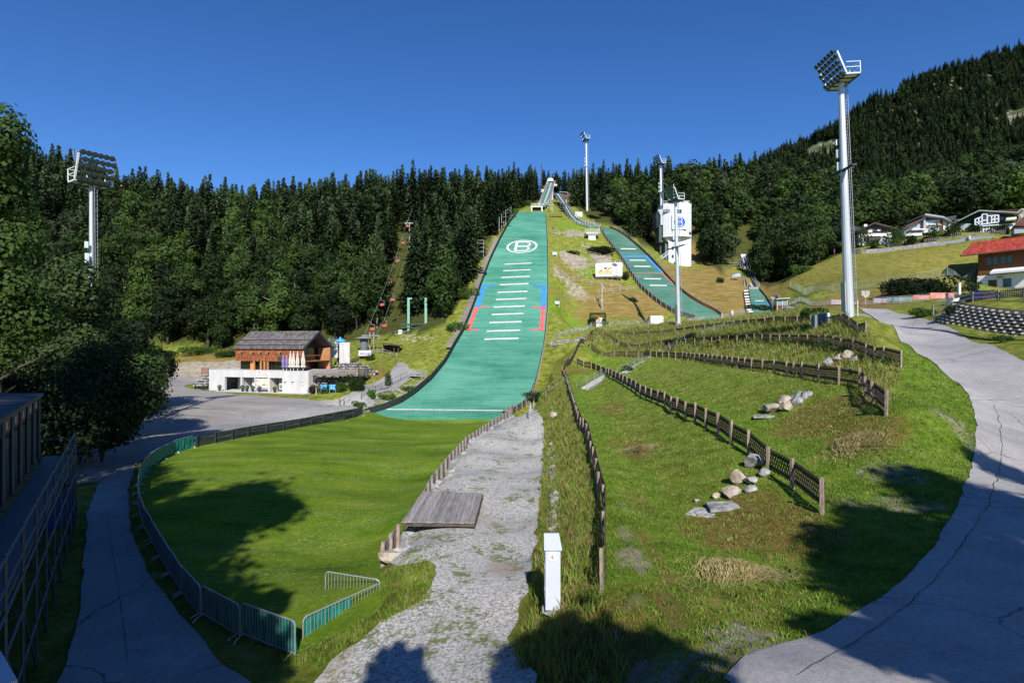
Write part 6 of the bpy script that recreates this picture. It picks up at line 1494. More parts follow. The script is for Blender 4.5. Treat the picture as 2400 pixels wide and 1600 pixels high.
mb = MB(); mb.prism([(-1.1,-.02,.15),(1.1,-.02,.15),(1.0,-.02,.5),(.4,-.02,.68),(0,-.02,.55),(-.5,-.02,.7),(-1.05,-.02,.45)], (0,.015,0)); mb.build('printed_hills', M_BLUEP, e); mb = MB(); mb.box(-.6,.7,-.035,-.02,.18,.36); mb.build('printed_red', mat('printed_rose', (.62,.25,.25), .6), e); mb = MB(); mb.bar((-1.2,.1,-.6),(-1.2,.1,0),.07).bar((1.2,.1,-.6),(1.2,.1,0),.07); mb.build('posts', M_GWOOD, e)
lattice_fence([on(P(790,838,111).x,111), on(P(797,838,110).x,110.6)], 'tiny lattice fence left of the curved concrete slab', 1.2, 1.0); lattice_fence([on(P(822,838,112).x,112), on(P(840,834,113).x,113.5)], 'pale lattice fence between the concrete slab and the picture banner', 1.5, 1.0)
e = empty('post_railing', G(872,830), 'low wooden post railing running from the picture banner past the shelter', 'railing'); ps = [G(872,832), G(885,829), G(897,829), G(915,834), G(930,839)]; mb = MB()
for p in ps: mb.bar(p-Vector((0,0,.3)), p+Vector((0,0,1.0)), .1)
mb.tube([p+Vector((0,0,.95)) for p in ps], .05, 5).tube([p+Vector((0,0,.5)) for p in ps], .05, 5); mb.build('rails', M_GALV, e, local=False)
e = empty('wooden_shelter', P(917,830,118), 'open dark wooden shelter with a flat sloping roof on the meadow', 'shelter'); mb = MB(); mb.prism([(-2.2,-.8,2.15),(1.9,-.8,1.7),(1.9,2.6,1.7),(-2.2,2.6,2.15)], (0,0,.16)); mb.build('roof', M_FRAME, e)
mb = MB(); mb.box(-1.6,1.4,2.2,2.3,-.6,1.9).box(-1.6,-1.5,.2,2.2,-.6,1.9).box(1.3,1.4,.2,2.2,-.6,1.75); mb.build('walls', M_BROWN, e); mb = MB(); mb.bar((-1.6,0,-.6),(-1.6,0,2.1),.16).bar((.6,0,-.8),(.6,0,1.8),.16).bar((1.4,0,-.9),(1.4,0,1.75),.16); mb.build('posts', M_DWOOD, e); mb = MB(); mb.box(-1.3,1.1,1.2,1.9,0,.15); mb.build('bench', M_WOODO, e)
# green lift gantry
M_LGREEN = mat('pale_green_steel', (.20,.40,.30), .5, .06, 1); M_DGREEN = mat('dark_green_steel', (.04,.10,.07), .6)
g0 = P(980,783,130); e = empty('lift_gantry', g0, 'two pale green steel columns on a dark green lattice girder platform', 'gantry'); s = 130/F
def gx(px): return (px-980)*s
def gz_(py): return (783-py)*s
for px in (957.8,998.4):
    mb = MB(); mb.box(gx(px)-.27,gx(px)+.27,-.3,.3,gz_(783)-.8,gz_(699)); mb.box(gx(px)-.3,gx(px)+.75,-.15,.15,gz_(701.5),gz_(697.5)); c_ = mb.build('column', M_LGREEN, e)
mb = MB(); mb.bar((gx(940),-.4,gz_(760)),(gx(1022.5),-.4,gz_(760)),.16).bar((gx(940),-.4,gz_(768.5)),(gx(1022.5),-.4,gz_(768.5)),.16)
for i in range(16): a = gx(940)+(gx(1022.5)-gx(940))*i/16; b = gx(940)+(gx(1022.5)-gx(940))*(i+1)/16; mb.bar((a,-.4,gz_(768.5 if i % 2 else 760)),(b,-.4,gz_(760 if i % 2 else 768.5)),.08)
mb.box(gx(940),gx(1022.5),-.5,1.5,gz_(760)+.08,gz_(760)+.16)
mb.build('girder', M_DGREEN, e)
mb = MB(); mb.box(gx(927),gx(1018),-.6,1.6,gz_(783)-.1,gz_(783)+.05)
for i in range(9): x_ = gx(927)+(gx(1018)-gx(927))*i/8; mb.bar((x_,-.6,gz_(783)),(x_,-.6,gz_(776)),.05)
mb.bar((gx(927),-.6,gz_(776)),(gx(1018),-.6,gz_(776)),.06).bar((gx(930),-.6,gz_(783)),(gx(934),-.6,gz_(802)),.1).bar((gx(945),-.6,gz_(783)),(gx(934),-.6,gz_(798)),.1)
for px in (950,985,1010): mb.bar((gx(px),.6,gz_(783)),(gx(px),.6,gz_(783)-2.5),.12)
mb.build('platform', M_GALVD, e); mb = MB(); mb.box(gx(934.5),gx(943.5),-.5,.5,gz_(783)+.05,gz_(773)); mb.build('control_box', M_WHITE, e)
# chairs on the lift
M_REDS = mat('chair_red', (.55,.06,.05), .5)
def chair(px0, py0, px1, py1, Y, label, flip=1):
    a = P(px0,py0,Y); b = P(px1,py1,Y); h = a.z-b.z; e = empty('lift_chair', b, label, 'lift chair', 'red chairs hanging on the lift'); mb = MB(); dx = a.x-b.x
    mb.tube([(dx-.35*flip,0,h),(dx,0,h+.12),(dx+.05*flip,0,h*.72),(.55*flip,0,h*.62),(.55*flip,0,.0)], .045, 5); mb.build('hanger', M_GALV, e)
    mb = MB(); mb.box(-.42,.42,-.25,.25,-.08,.04).box(-.42,.42,.2,.28,0,.5); mb.build('seat', M_REDS, e); mb = MB(); mb.bar((-.42,-.28,.22),(.42,-.28,.22),.04).bar((-.42,.2,.25),(-.42,-.28,.22),.04).bar((.42,.2,.25),(.42,-.28,.22),.04); mb.build('safety_bar', M_GALV, e)
CH = [(869.6,755,872,773,121,'lowest left red lift chair, above the station'),(901,745,900.5,765,124,'red lift chair low on the right rope near the gantry'),(893,698,894.5,716,132,'red lift chair on the left rope, second from the bottom'),(921,687,920,704,134,'red lift chair in front of the green clearing, second on the right rope'),
      (912,649,913,664,141,'red lift chair on the left rope at mid height of the clearing'),(929.5,599,931,613,151,'red lift chair on the left rope in the upper clearing'),(943,558,944,571,160,'second highest red lift chair'),(955,520,956,532,169,'highest red lift chair, under the tree tops')]
for c in CH: chair(*c)
e = empty('lift_cables', P(869,755,121), 'thin steel ropes of the chairlift running up the clearing', 'cable'); mb = MB(); mb.tube([P(845,800,118),P(868,756,121),P(892,699,132),P(911,650,141),P(929,600,151),P(942,559,160),P(954,521,169),P(966,490,178)], .03, 4); mb.tube([P(873,803,118),P(902,746,124),P(922,688,134),P(940,640,145),P(953,590,156),P(966,540,168)], .03, 4); mb.build('ropes', M_GALVD, e, local=False)
e = empty('lift_pylon', P(960,540,172), 'slim lift pylon with cross arm half hidden in the forest clearing', 'pylon'); mb = MB(); mb.bar((0,0,-9),(0,0,2.4),.3).bar((-1.6,0,2.2),(1.4,0,2.2),.25).bar((-1.3,0,2.0),(-.6,0,1.5),.15); mb.build('frame', M_GALVD, e)
# path railing, steel landing, rubble and weeds
mesh_railing([G(847,937), G(880,921), G(920,903), G(957,884)], 'dark thin railing along the footpath above the rubble slope', m=M_FRAME, infill=1.2, sp=2.0)
mesh_railing([G(794,953), G(806,950), G(818,946)], 'tiny railing with stones at the corner of the yard', m=M_GALVD, infill=.3)
e = empty('steel_landing', P(957,884,99), 'galvanised steel landing on legs reaching towards the slope boards', 'platform'); mb = MB(); s = 99/F
mb.prism([(0,0,.25),(3.1,.4,-.0),(3.1,2.0,-.0),(0,1.6,.25)], (0,0,.1)); 
for x_, z_ in ((0,.3),(.9,.25),(1.9,.15),(3.0,.05)): mb.bar((x_,.0,z_),(x_,.0,z_+1.1),.05); mb.bar((x_,1.7,z_),(x_,1.7,z_+1.1),.05)
for zz in (.5,.8,1.1): mb.bar((0,0,.3+zz-.05),(3.0,0,.05+zz-.05),.04).bar((0,1.7,.3+zz-.05),(3.0,1.7,.05+zz-.05),.04)
mb.bar((2.3,0,-2.6),(2.3,0,.1),.1).bar((2.9,.2,-1.8),(2.9,.2,.05),.08).bar((0,0,.1),(2.3,0,-1.3),.1); mb.build('frame', M_GALV, e)
e = empty('rubble_slope', G(900,925), 'loose grey rubble with weeds between the footpath and the curved slope boards', 'rocks'); mb = MB(); rnd = random.Random(9)
for i in range(230):
    t_ = rnd.random(); px = 848+t_*150; py0 = 945-t_*52+rnd.uniform(0,1)*(38-6*t_)-6; p = G(px, py0)
    a_, b_, z_ = rowY(BIG, max(83, min(120, p.y)))
    if p.x > a_-.6 and p.y > 82: continue
    r = rnd.uniform(.14,.36); mb.rock(p+Vector((0,0,.05)), (r, r*.8, r*.65), 5000+i)
mb.build('stones', M_STONE, e, local=False)
e = empty('rubble_slope', G(960,792), 'scattered tan stones on the bank below the green gantry', 'rocks'); mb = MB()
for i in range(45): p = G(940+rnd.random()*75, 785+rnd.random()*16); r = rnd.uniform(.2,.45); mb.rock(p, (r, r*.8, r*.6), 6000+i)
mb.build('stones', M_STONEO, e, local=False)
e = empty('rubble_slope', G(1340,785), 'flat grey stones heaped below the plaza railing', 'rocks'); mb = MB()
for i in range(70): t_ = rnd.random(); p = G(1290+t_*115, 803-t_*20+rnd.uniform(0,9)); r = rnd.uniform(.25,.6); mb.rock(p, (r*1.3, r*.8, r*.45), 7000+i)
mb.build('stones', M_STONE, e, local=False)
# blue signs
for px, lb in ((758.7,'left'),(779.3,'right')):
    e = empty('blue_sign', G(px,923)+Vector((0,0,0)), '%s of the two bright blue notice boards in the bushes by the yard' % lb, 'sign', 'blue notice boards'); s = e.location.y/F
    mb = MB(); mb.box(-7.4*s,7.4*s,0,.06,10*s,22*s); mb.build('panel', mat('sign_blue', (.05,.33,.72), .5), e)
    mb = MB()
    for k in range(4): rr_ = random.Random(int(px)+k); x_ = -6*s; 
    for k in range(9): x_ = random.uniform(-6,4)*s; z_ = random.choice((12.5,15,17.5,19.8))*s; mb.box(x_,x_+random.uniform(1,3)*s,-.012,0,z_,z_+1.1*s)
    mb.build('markings', M_WHITE, e); mb = MB(); mb.bar((-7*s,.08,-.3),(-7*s,.08,22*s),.07).bar((7*s,.08,-.3),(7*s,.08,22*s),.07); mb.build('posts', M_GALV, e)
q = G(741,925); e = empty('garden_lamp', q, 'short white lamp post in front of the red-brown bush', 'lamp'); mb = MB(); mb.tube([(0,0,-.2),(0,0,.8)], .05, 6); mb.build('pole', M_WHITE, e); mb = MB(); mb.lathe((0,0,.8), [(.08,0),(.13,.15),(.05,.3)], 8); mb.build('lamp_head', M_GALVD, e)
# hut and pylon on the left ridge, lattice mast at the start
e = empty('hill_hut', P(281,437,262), 'small brown mountain hut on the far ridge left of the forest', 'hut'); s = 262/F; mb = MB(); mb.box(-11*s,11*s,0,5,-3,8*s); mb.build('walls', M_BROWN, e); mb = MB(); mb.prism([(-14*s,-1,7*s),(-4*s,-1,16*s),(8*s,-1,14*s),(13*s,-1,7*s)], (0,7,0)); mb.build('roof', M_DWOOD, e); mb = MB(); mb.box(-10*s,11*s,-.1,0,1*s,2.5*s); mb.build('balcony', M_WHITE, e)
e = empty('power_pylon', P(175,378,300), 'far lattice power pylon above the trees on the left ridge', 'pylon'); s = 300/F; mb = MB(); mb.bar((-1.5*s,0,-20),(0,0,28*s),.35).bar((1.5*s,0,-20),(0,0,28*s),.35)
for z_, w_ in ((12,6),(18,8),(23,5)): mb.bar((-w_*s,0,z_*s),(w_*s,0,z_*s),.3)
mb.build('frame', M_GALVD, e)
e = empty('radio_mast', P(1269,452,262), 'dark lattice radio mast left of the start cabin', 'mast'); s = 262/F; Hm = 69*s; mb = MB()
for x_, y_ in ((-.45,0),(.45,0),(0,.8)): mb.bar((x_,y_,-2),(x_*.35,y_*.4,Hm),.12)
for k in range(22): z_ = k/22*Hm; f_ = 1-.65*k/22; mb.bar((-.45*f_,0,z_),(.45*f_,0,z_+Hm/22),.07).bar((.45*f_,0,z_),(0,.8*f_,z_+Hm/22),.07)
mb.build('frame', M_DWOOD, e)
# ------------------------------------------------------------------ right side: houses, walls, fences
M_REDT = shingle_mat('red_roof_tiles', (0.42,0.055,0.035), (0.62,0.12,0.075), 3.0, 4.0)
M_HWOOD = mat('dark_facade_wood', (0.10,0.035,0.014), 0.7, col2=(0.22,0.085,0.03), scale=1.2, stretch=(1,1,5)); M_CREAMW = mat('cream_plaster', (.66,.62,.48), .8, .04, 1); M_PLAST = mat('white_plaster', (.72,.72,.73), .8, .04, 1)
M_GREYW = mat('grey_render', (.34,.36,.40), .8, .06, 1); M_BRROOF = mat('brown_tiled_roof', (.13,.055,.045), .8, .3, 1.5); M_DROOF = mat('dark_slate_roof', (.03,.035,.05), .6, .2, 1); M_AWN = mat('awning_white', (.72,.72,.74), .8)
# house with the red roof
PE = Plane((91.6,112.0),(95.3,105.8)); hE = PE.ent('red_roof_house', 17.5, 'chalet with bright red tiled roof, timber upper floor and white ground floor', 'house')
r = lambda mb, a, b, y0, y1: PE.rect(mb, a, b, y0, y1)
(t0, zb_) = PE.m(2290,681); zb_ -= 17.5; z1_ = PE.m(2290,647)[1]-17.5; z2_ = PE.m(2291,597)[1]-17.5
mb = MB(); mb.box(0,16,0,9,zb_-2,z1_); mb.build('ground_floor', M_PLAST, hE)
mb = MB(); mb.box(.1,16,.05,9,z1_,z2_+.3); mb.build('upper_floor', M_HWOOD, hE)
mb = MB(); ov = 1.5
mb.prism([(-ov*1.5,-ov,z2_-.2),(17,-ov,z2_-.2),(17,4.6,z2_+3.0),(-ov*1.5,4.6,z2_+3.0)], (0,0,.22)); mb.prism([(-ov*1.5,10.5,z2_-.2),(17,10.5,z2_-.2),(17,4.6,z2_+3.0),(-ov*1.5,4.6,z2_+3.0)], (0,0,.22)); rf = mb.build('roof', M_REDT, hE)
mb = MB(); mb.bar((-ov*1.5-.04,-ov,z2_-.1),(-ov*1.5-.04,4.6,z2_+3.1),.08,.36).bar((-ov*1.5,-ov-.04,z2_-.1),(17,-ov-.04,z2_-.1),.08,.2); mb.build('verge_board', M_DWOOD, rf)
for (a, b, c, d) in ((2316.5,2336.4,655,674.7),(2351,2370.6,651.7,672.7)):
    mb = MB(); r(mb,(a,d),(b,c),-.03,.05); f_ = mb.build('window', M_DGLASS, hE); mb = MB(); r(mb,(a-1.2,d+1),(a,c-1),-.08,.0); r(mb,(a-1,d+1.2),(b+1,d),-.1,.0); mb.build('window_frame', M_WHITE, f_)
for (a, b, c, d) in ((2313,2338,602,622),(2346,2372,598,618)):
    mb = MB(); r(mb,(a,d),(b,c),.0,.1); f_ = mb.build('window', M_GREENGL, hE); mb = MB(); m_ = (a+b)/2; r(mb,(m_-1.5,d),(m_+1.5,c),-.06,.0); r(mb,(a,d+.8),(b,d),-.08,.0); mb.build('window_frame', M_HWOOD, f_)
mb = MB(); (ta, za), (tb2, zb2) = PE.m(2328,636), PE.m(2399,628); mb.prism([(ta,-1.6,za-17.5-.3),(ta+7,-1.6,za-17.5-.3),(ta+7,0,za-17.5+.35),(ta,0,za-17.5+.35)], (0,0,.06)); mb.box(ta,ta+7,-1.64,-1.6,za-17.5-.62,za-17.5-.26); mb.build('awning', M_AWN, hE)
mb = MB(); (tl, zl_) = PE.m(2344,650); mb.box(tl-.2,tl+.5,-.9,0,zl_-17.5-.1,zl_-17.5+.12); mb.build('wall_lamp', M_GALVD, hE)
def house(L, R, z, label, name='hillside_house'): p = Plane(L, R); return p, p.ent(name, z, label, 'house')
def part(pl, par, name, m, a, b, y0, y1): mb = MB(); pl.rect(mb, a, b, y0, y1); return mb.build(name, m, par)
def ppart(pl, par, name, m, pts, y0, dy): mb = MB(); pl.poly(mb, pts, y0, dy); return mb.build(name, m, par)
def Z(x, y, ox=2100, oy=480, s=7.84): return (ox+x/s, oy+y/s)
def Z2(x, y): return Z(x, y, 1980, 480, 11.76)
X = lambda px, Y: (px-CX)/F*Y
# A: dark chalet
pA, hA = house((X(1996,152),152), (X(2102,150),150), 33, 'dark brown chalet with low wide roof and white balcony, leftmost of the hillside houses')
ppart(pA, hA, 'upper_wall', M_DWOOD, [Z2(420,740),Z2(1330,700),Z2(1330,620),Z2(800,560),Z2(420,720)], .2, 7)
part(pA, hA, 'lower_wall', M_PLAST, Z2(400,1120), Z2(1235,780), .3, 7)
rfA = ppart(pA, hA, 'roof', M_DWOOD, [Z2(320,760),Z2(780,535),Z2(1420,700),Z2(1400,665),Z2(780,505),Z2(320,725)], -1.2, 9)
ppart(pA, hA, 'rear_roof', M_DROOF, [Z2(200,600),Z2(320,505),Z2(650,570),Z2(500,690)], 3, 7); part(pA, hA, 'rear_wall', M_HWOOD, Z2(200,860), Z2(420,600), 3.5, 9)
part(pA, rfA, 'chimney', M_WHITE, Z2(620,560), Z2(710,490), 2, 3)
for q in ((650,765,760,690),(905,720,1000,655)): part(pA, hA, 'window', M_WHITE, Z2(q[0],q[1]), Z2(q[2],q[3]), .1, .25)
part(pA, hA, 'balcony', M_PLAST, Z2(590,890), Z2(1200,830), -1.2, .3); part(pA, hA, 'balcony_rail', M_WHITE, Z2(590,800), Z2(1200,785), -1.2, -1.1)
ppart(pA, hA, 'round_wall', M_WHITE, [Z2(1110,940),Z2(1210,960),Z2(1240,900),Z2(1200,790),Z2(1120,780)], -1.4, .4)
ppart(pA, hA, 'porch', M_GREYW, [Z2(830,1130),Z2(1060,1110),Z2(1050,940),Z2(930,940)], -1.6, .4); ppart(pA, hA, 'porch_roof', M_WHITE, [Z2(890,940),Z2(1000,880),Z2(1180,960),Z2(1170,930),Z2(1000,860)], -1.8, 1.5)
part(pA, hA, 'garage_wall', M_CONC, Z2(1080,1100), Z2(1220,960), -1.4, .4); part(pA, hA, 'cellar_opening', M_DWOOD, Z2(640,1100), Z2(880,910), -.9, .3)
# B: modern house
pB2, hB = house((X(2116,148),148), (X(2222,146),146), 33, 'modern house with one sloping roof, orange panels and tall windows, second of the hillside houses')
ppart(pB2, hB, 'main_wall', M_BROWN, [Z(500,500),Z(870,500),Z(850,250),Z(500,200)], .3, 8); ppart(pB2, hB, 'left_wing', M_GREYW, [Z(170,540),Z(500,500),Z(500,260),Z(170,410)], .8, 7)
rB = ppart(pB2, hB, 'roof', M_GREYW, [Z(480,210),Z(830,262),Z(1000,350),Z(820,235),Z(485,183)], -1.5, 10); ppart(pB2, hB, 'wing_roof', M_BROWN, [Z(150,412),Z(460,285),Z(460,262),Z(150,398)], -1, 8)
part(pB2, hB, 'corner_pillar', M_GREYW, Z(500,490), Z(535,205), -.3, .4); ppart(pB2, hB, 'side_wall', M_PLAST, [Z(870,530),Z(925,530),Z(925,330),Z(865,290)], -.1, 6)
for q in ((555,370,610,292),(618,385,745,275),(750,320,815,268),(560,480,610,410),(620,480,690,400),(700,480,750,395),(765,470,820,385)): part(pB2, hB, 'window', MATS['window_pale'], Z(q[0],q[1]), Z(q[2],q[3]), .15, .3)
for q in ((548,410,610,370),(752,385,845,325)): part(pB2, hB, 'orange_panel', M_WOODO, Z(q[0],q[1]), Z(q[2],q[3]), -.1, .3)
part(pB2, hB, 'upper_balcony', M_PLAST, Z(450,535), Z(700,495), -1.8, .3); part(pB2, hB, 'lower_wall', M_PLAST, Z(460,650), Z(935,535), -.2, 6); part(pB2, hB, 'left_balcony', M_WHITE, Z(130,590), Z(440,530), -1.2, .8); part(pB2, hB, 'left_base', M_GREYW, Z(170,650), Z(450,590), .2, 5)
part(pB2, hB, 'awning', M_AWN, Z(230,480), Z(490,455), -1.5, .7); part(pB2, hB, 'door', M_DGLASS, Z(580,610), Z(625,560), -.3, -.2); part(pB2, hB, 'window', M_TGLASS, Z(640,610), Z(710,560), -.3, -.2); part(pB2, hB, 'yellow_panel', mat('yellow_wall', (.72,.55,.15), .8), Z(765,600), Z(900,520), -.5, -.25)
# blue roof house behind
pK, hK = house((X(2205,165),165), (X(2262,163),163), 36, 'house with dark blue roofs tucked behind the modern one')
ppart(pK, hK, 'roof', M_DROOF, [Z(840,235),Z(950,285),Z(1080,285),Z(1120,195),Z(1100,195)], 0, 6); ppart(pK, hK, 'lower_roof', M_DROOF, [Z(1000,360),Z(1050,285),Z(1240,280),Z(1200,350)], -2, 5); part(pK, hK, 'wall', M_GREYW, Z(950,460), Z(1200,340), -.5, 5); part(pK, hK, 'window', M_TGLASS, Z(1085,400), Z(1180,372), -.6, -.5)
# C: large gabled house with conservatory
pC, hC = house((X(2242,144),144), (X(2384,138),138), 34, 'large gabled house with green eaves and white two-storey glass bays, on the hillside')
ppart(pC, hC, 'upper_wall', M_GREENGL if False else mat('dark_green_cladding', (.02,.05,.035), .7), [Z(1180,330),Z(2200,330),Z(2200,190),Z(1500,150)], .5, 8)
part(pC, hC, 'lower_wall', M_CREAMW, Z(1380,520), Z(2200,330), .45, 8); part(pC, hC, 'grey_wall', M_GREYW, Z(1200,560), Z(1400,320), .6, 8)  # cream lower wall, its left part in grey render
rC = ppart(pC, hC, 'roof', mat('green_grey_roof', (.22,.28,.28), .6), [Z(1110,330),Z(1500,142),Z(2225,180),Z(2225,162),Z(1500,122),Z(1110,318)], -2.0, 11); part(pC, rC, 'chimney', M_WHITE, Z(1745,140), Z(1860,95), 3, 5)
ppart(pC, hC, 'bay_back', M_TGLASS, [Z(1440,385),Z(1865,335),Z(1860,210),Z(1640,195),Z(1560,240),Z(1440,290)], -1.3, 1.8)
mb = MB()
for a, b in (((1435,395),(1435,285)),((1500,385),(1500,270)),((1560,375),(1560,200)),((1655,360),(1655,200)),((1735,350),(1735,215)),((1790,345),(1790,215)),((1860,335),(1860,210)),((1435,395),(1865,335)),((1435,285),(1560,240)),((1660,225),(1860,210)),((1560,310),(1655,300)),((1440,345),(1560,330)),((1735,290),(1860,275)),((1560,205),(1600,185)),((1600,185),(1655,200))):
    (t0,z0),(t1,z1) = pC.m(*Z(*a)), pC.m(*Z(*b)); mb.bar((t0,-1.4,z0-34),(t1,-1.4,z1-34),.26)
mb.build('bay_frame', M_WHITE, hC); ppart(pC, hC, 'bay_roof', M_PALERED, [Z(1650,195),Z(1860,215),Z(1800,165),Z(1620,160)], -1.2, 1.8); part(pC, hC, 'bay_floor', M_WHITE, Z(1430,410), Z(1870,392), -1.5, .5)
part(pC, hC, 'winter_garden', M_TGLASS, Z(1540,525), Z(1750,400), -.9, .4); mb = MB()
for a, b in (((1540,530),(1540,405)),((1590,525),(1590,400)),((1645,520),(1645,395)),((1700,510),(1700,390)),((1750,505),(1750,385)),((1540,530),(1750,505)),((1540,470),(1750,450)),((1540,405),(1750,385))):
    (t0,z0),(t1,z1) = pC.m(*Z(*a)), pC.m(*Z(*b)); mb.bar((t0,-1.0,z0-34),(t1,-1.0,z1-34),.2)
mb.build('garden_frame', M_WHITE, hC); part(pC, hC, 'balcony', M_CREAMW, Z(2000,300), Z(2190,240), -1.4, .5); part(pC, hC, 'lower_balcony', M_CREAMW, Z(1960,480), Z(2160,410), -1.4, .5); part(pC, hC, 'window', M_TGLASS, Z(1965,420), Z(2160,345), .2, .45); part(pC, hC, 'garage_opening', M_DGLASS, Z(2005,545), Z(2085,480), .1, .44); part(pC, hC, 'window', M_TGLASS, Z(1890,280), Z(1990,215), .2, .5); part(pC, hC, 'orange_wall', M_CREAMW, Z(1750,480), Z(1800,380), -.2, .4)
# D: houses at the right edge
pD, hD = house((X(2330,152),152), (X(2400,146),146), 36, 'house with brown tiled roof and white gable trim behind the big gabled house'); ppart(pD, hD, 'roof', M_BRROOF, [Z(1850,95),Z(2040,145),Z(2230,190),Z(2340,80),Z(2330,72)], 0, 8); mb = MB(); (t0,z0),(t1,z1),(t2,z2) = pD.m(*Z(2240,165)), pD.m(*Z(2345,80)), pD.m(*Z(2450,150)); mb.bar((t0,-.6,z0-36),(t1,-.6,z1-36),.35).bar((t1,-.6,z1-36),(t2,-.6,z2-36),.35); mb.build('gable_trim', M_WHITE, hD)
ppart(pD, hD, 'wall', M_CREAMW, [Z(2200,420),Z(2450,420),Z(2450,160),Z(2345,95),Z(2240,180)], .3, 6); part(pD, hD, 'window', M_WHITE, Z(2255,235), Z(2305,180), .1, .3)
pG2, hG = house((X(2372,128),128), (X(2420,126),126), 30, 'low house with brown roof just above the red roof at the right edge'); ppart(pG2, hG, 'roof', M_BRROOF, [Z(2160,385),Z(2240,300),Z(2352,215),Z(2500,200),Z(2500,385)], 0, 7); part(pG2, hG, 'wall', M_GREYW, Z(2180,520), Z(2500,385), .6, 7)
# concrete garage wall and rubble wall under the houses
pW2, hW = house((X(2196,139),139), (X(2332,131),131), 31, 'curved grey concrete garage wall with two window strips below the houses', 'garage_wall'); hW['category'] = 'wall'
ppart(pW2, hW, 'wall', mat('garage_render', (.32,.33,.39), .8, .05, 1), [Z(755,720),Z(800,780),Z(1000,785),Z(1330,690),Z(1650,650),Z(1800,600),Z(1800,585),Z(1500,580),Z(1330,600),Z(1000,665),Z(780,695)], 0, 1.2)
for q in ((920,765,1030,710),(1040,755,1085,703),(1130,740,1180,690),(1190,735,1300,672)): part(pW2, hW, 'window', M_TGLASS, Z(q[0],q[1]), Z(q[2],q[3]), -.06, .0)
part(pW2, hW, 'corner_fin', M_WHITE, Z(1345,640), Z(1370,570), -.5, .1)
mb = MB()
for i in range(40):
    t_ = i/39; px = 2165+t_*190; py = 562-t_*14-(8 if i > 12 else 0)*1; (a_, b_) = pW2.m(px, py); mb.bar((a_,.6,b_-31-.9),(a_,.6,b_-31+.35),.09)
(a_, b_), (c_, d_) = pW2.m(2165,560), pW2.m(2355,541); mb.bar((a_,.6,b_-31),(c_,.6,d_-31),.1).bar((a_,.6,b_-31-.4),(c_,.6,d_-31-.4),.1); mb.build('wooden_railing', M_GWOOD, hW)
M_DRYST = mat('dry_stone', (.15,.14,.14), .9, col2=(.36,.34,.33), scale=2.2, bump=.8, bscale=4)
def ribbon_wall(pxs, h, label, m=M_DRYST, Y=None):
    e = empty('stone_wall', P(pxs[0][0], pxs[0][1], pxs[0][2]), label, 'stone wall'); mb = MB(); pts_ = [P(*q) for q in pxs]
    for a, b in zip(pts_[:-1], pts_[1:]): d = (b-a); n2 = Vector((d.y,-d.x,0)).normalized()*.5; mb.add([a-n2-Vector((0,0,.8)),b-n2-Vector((0,0,.8)),b+n2-Vector((0,0,.8)),a+n2-Vector((0,0,.8)),a-n2+Vector((0,0,h)),b-n2+Vector((0,0,h)),b+n2+Vector((0,0,h)),a+n2+Vector((0,0,h))], [(0,3,2,1),(4,5,6,7),(0,1,5,4),(1,2,6,5),(2,3,7,6),(3,0,4,7)])
    mb.build('stones', m, e, local=False); return e
ribbon_wall([(1990,594,146),(2060,591,144),(2110,586,142),(2160,578,140),(2200,573,138.5)], .8, 'long dry stone wall along the top of the meadow'); ribbon_wall([(2078,583,147),(2120,577,146),(2170,569,144),(2200,564,143)], 1.1, 'upper dry stone wall below the modern house')
# meadow fence with green mesh
M_MESHG = mat('green_wire', (.16,.24,.18), .6)
e_ = mesh_railing([G(*q) for q in ((1852,674),(1872,683),(1905,686),(1950,684),(2005,680),(2080,672),(2150,662),(2220,648),(2288,634))], 'long pale green mesh fence across the foot of the right meadow', h=1.7, sp=5.0, m=mat('green_galvanised', (.30,.38,.33), .6), infill=.28, name='mesh_fence')
# timing hut below the trees
q = P(1834,690,128); q.z = hz(q.x,q.y); e = empty('timing_hut', q, 'small glazed hut with pale pent roof left of the mesh fence', 'hut'); mb = MB(); mb.prism([(-1.6,-.6,2.5),(1.4,-.6,2.75),(1.4,2.2,2.75),(-1.6,2.2,2.5)], (0,0,.12)); mb.build('roof', M_WHITE, e)
mb = MB(); mb.box(-1.2,1.1,.1,2,-.6,1.2); mb.build('boards', M_BROWN, e); mb = MB(); mb.box(-1.15,1.05,.15,1.9,1.2,2.5); mb.build('glazing', mat('hut_glass', (.20,.30,.28), .15, spec=.7), e); mb = MB()
for x_ in (-1.2,.0,1.1): mb.bar((x_,.05,-1.5),(x_,.05,2.6),.1)
mb.bar((0,-.02,-1.2),(1.1,-.02,.6),.08).bar((0,0,1.2),(1.1,0,1.2),.08); mb.build('frame', M_WHITE, e)
# metal railings of the far side of the road, coloured banners
mesh_railing([G(*q) for q in ((2000,714),(2060,713),(2110,712))], 'steel bar railing beyond the road with faded banners', infill=.25)
def banner(px0, px1, py0, py1, Y, m, label): a, b = P(px0,py1,Y), P(px1,py1,Y); h = (py1-py0)/F*Y; mb = MB(); mb.prism([(0,0,0),(b.x-a.x,0,0),(b.x-a.x,0,h),(0,0,h)], (0,.05,0)); o = mb.build('banner', m, None, label=label, cat='banner', group='banners on the road railing'); o.location = a
M_BR = mat('banner_red', (.50,.14,.13), .7, col2=(.62,.30,.28), scale=.8); M_BG = mat('banner_green', (.04,.16,.13), .7, col2=(.20,.30,.32), scale=.8); M_BL = mat('banner_grey', (.22,.26,.32), .7, col2=(.45,.30,.30), scale=.8)
banner(2047,2082,699,709,93,M_BL,'greyish pink banner on the railing, nearest to the tallest mast'); banner(2082,2138,697,706,90,M_BG,'dark green and blue banner in the middle of the road railing'); banner(2140,2178,692,702,88,M_BR,'red banner on the railing left of the white pillar'); banner(2180,2236,686,699,86,M_BR,'long pale red banner on the railing in front of the hedge')
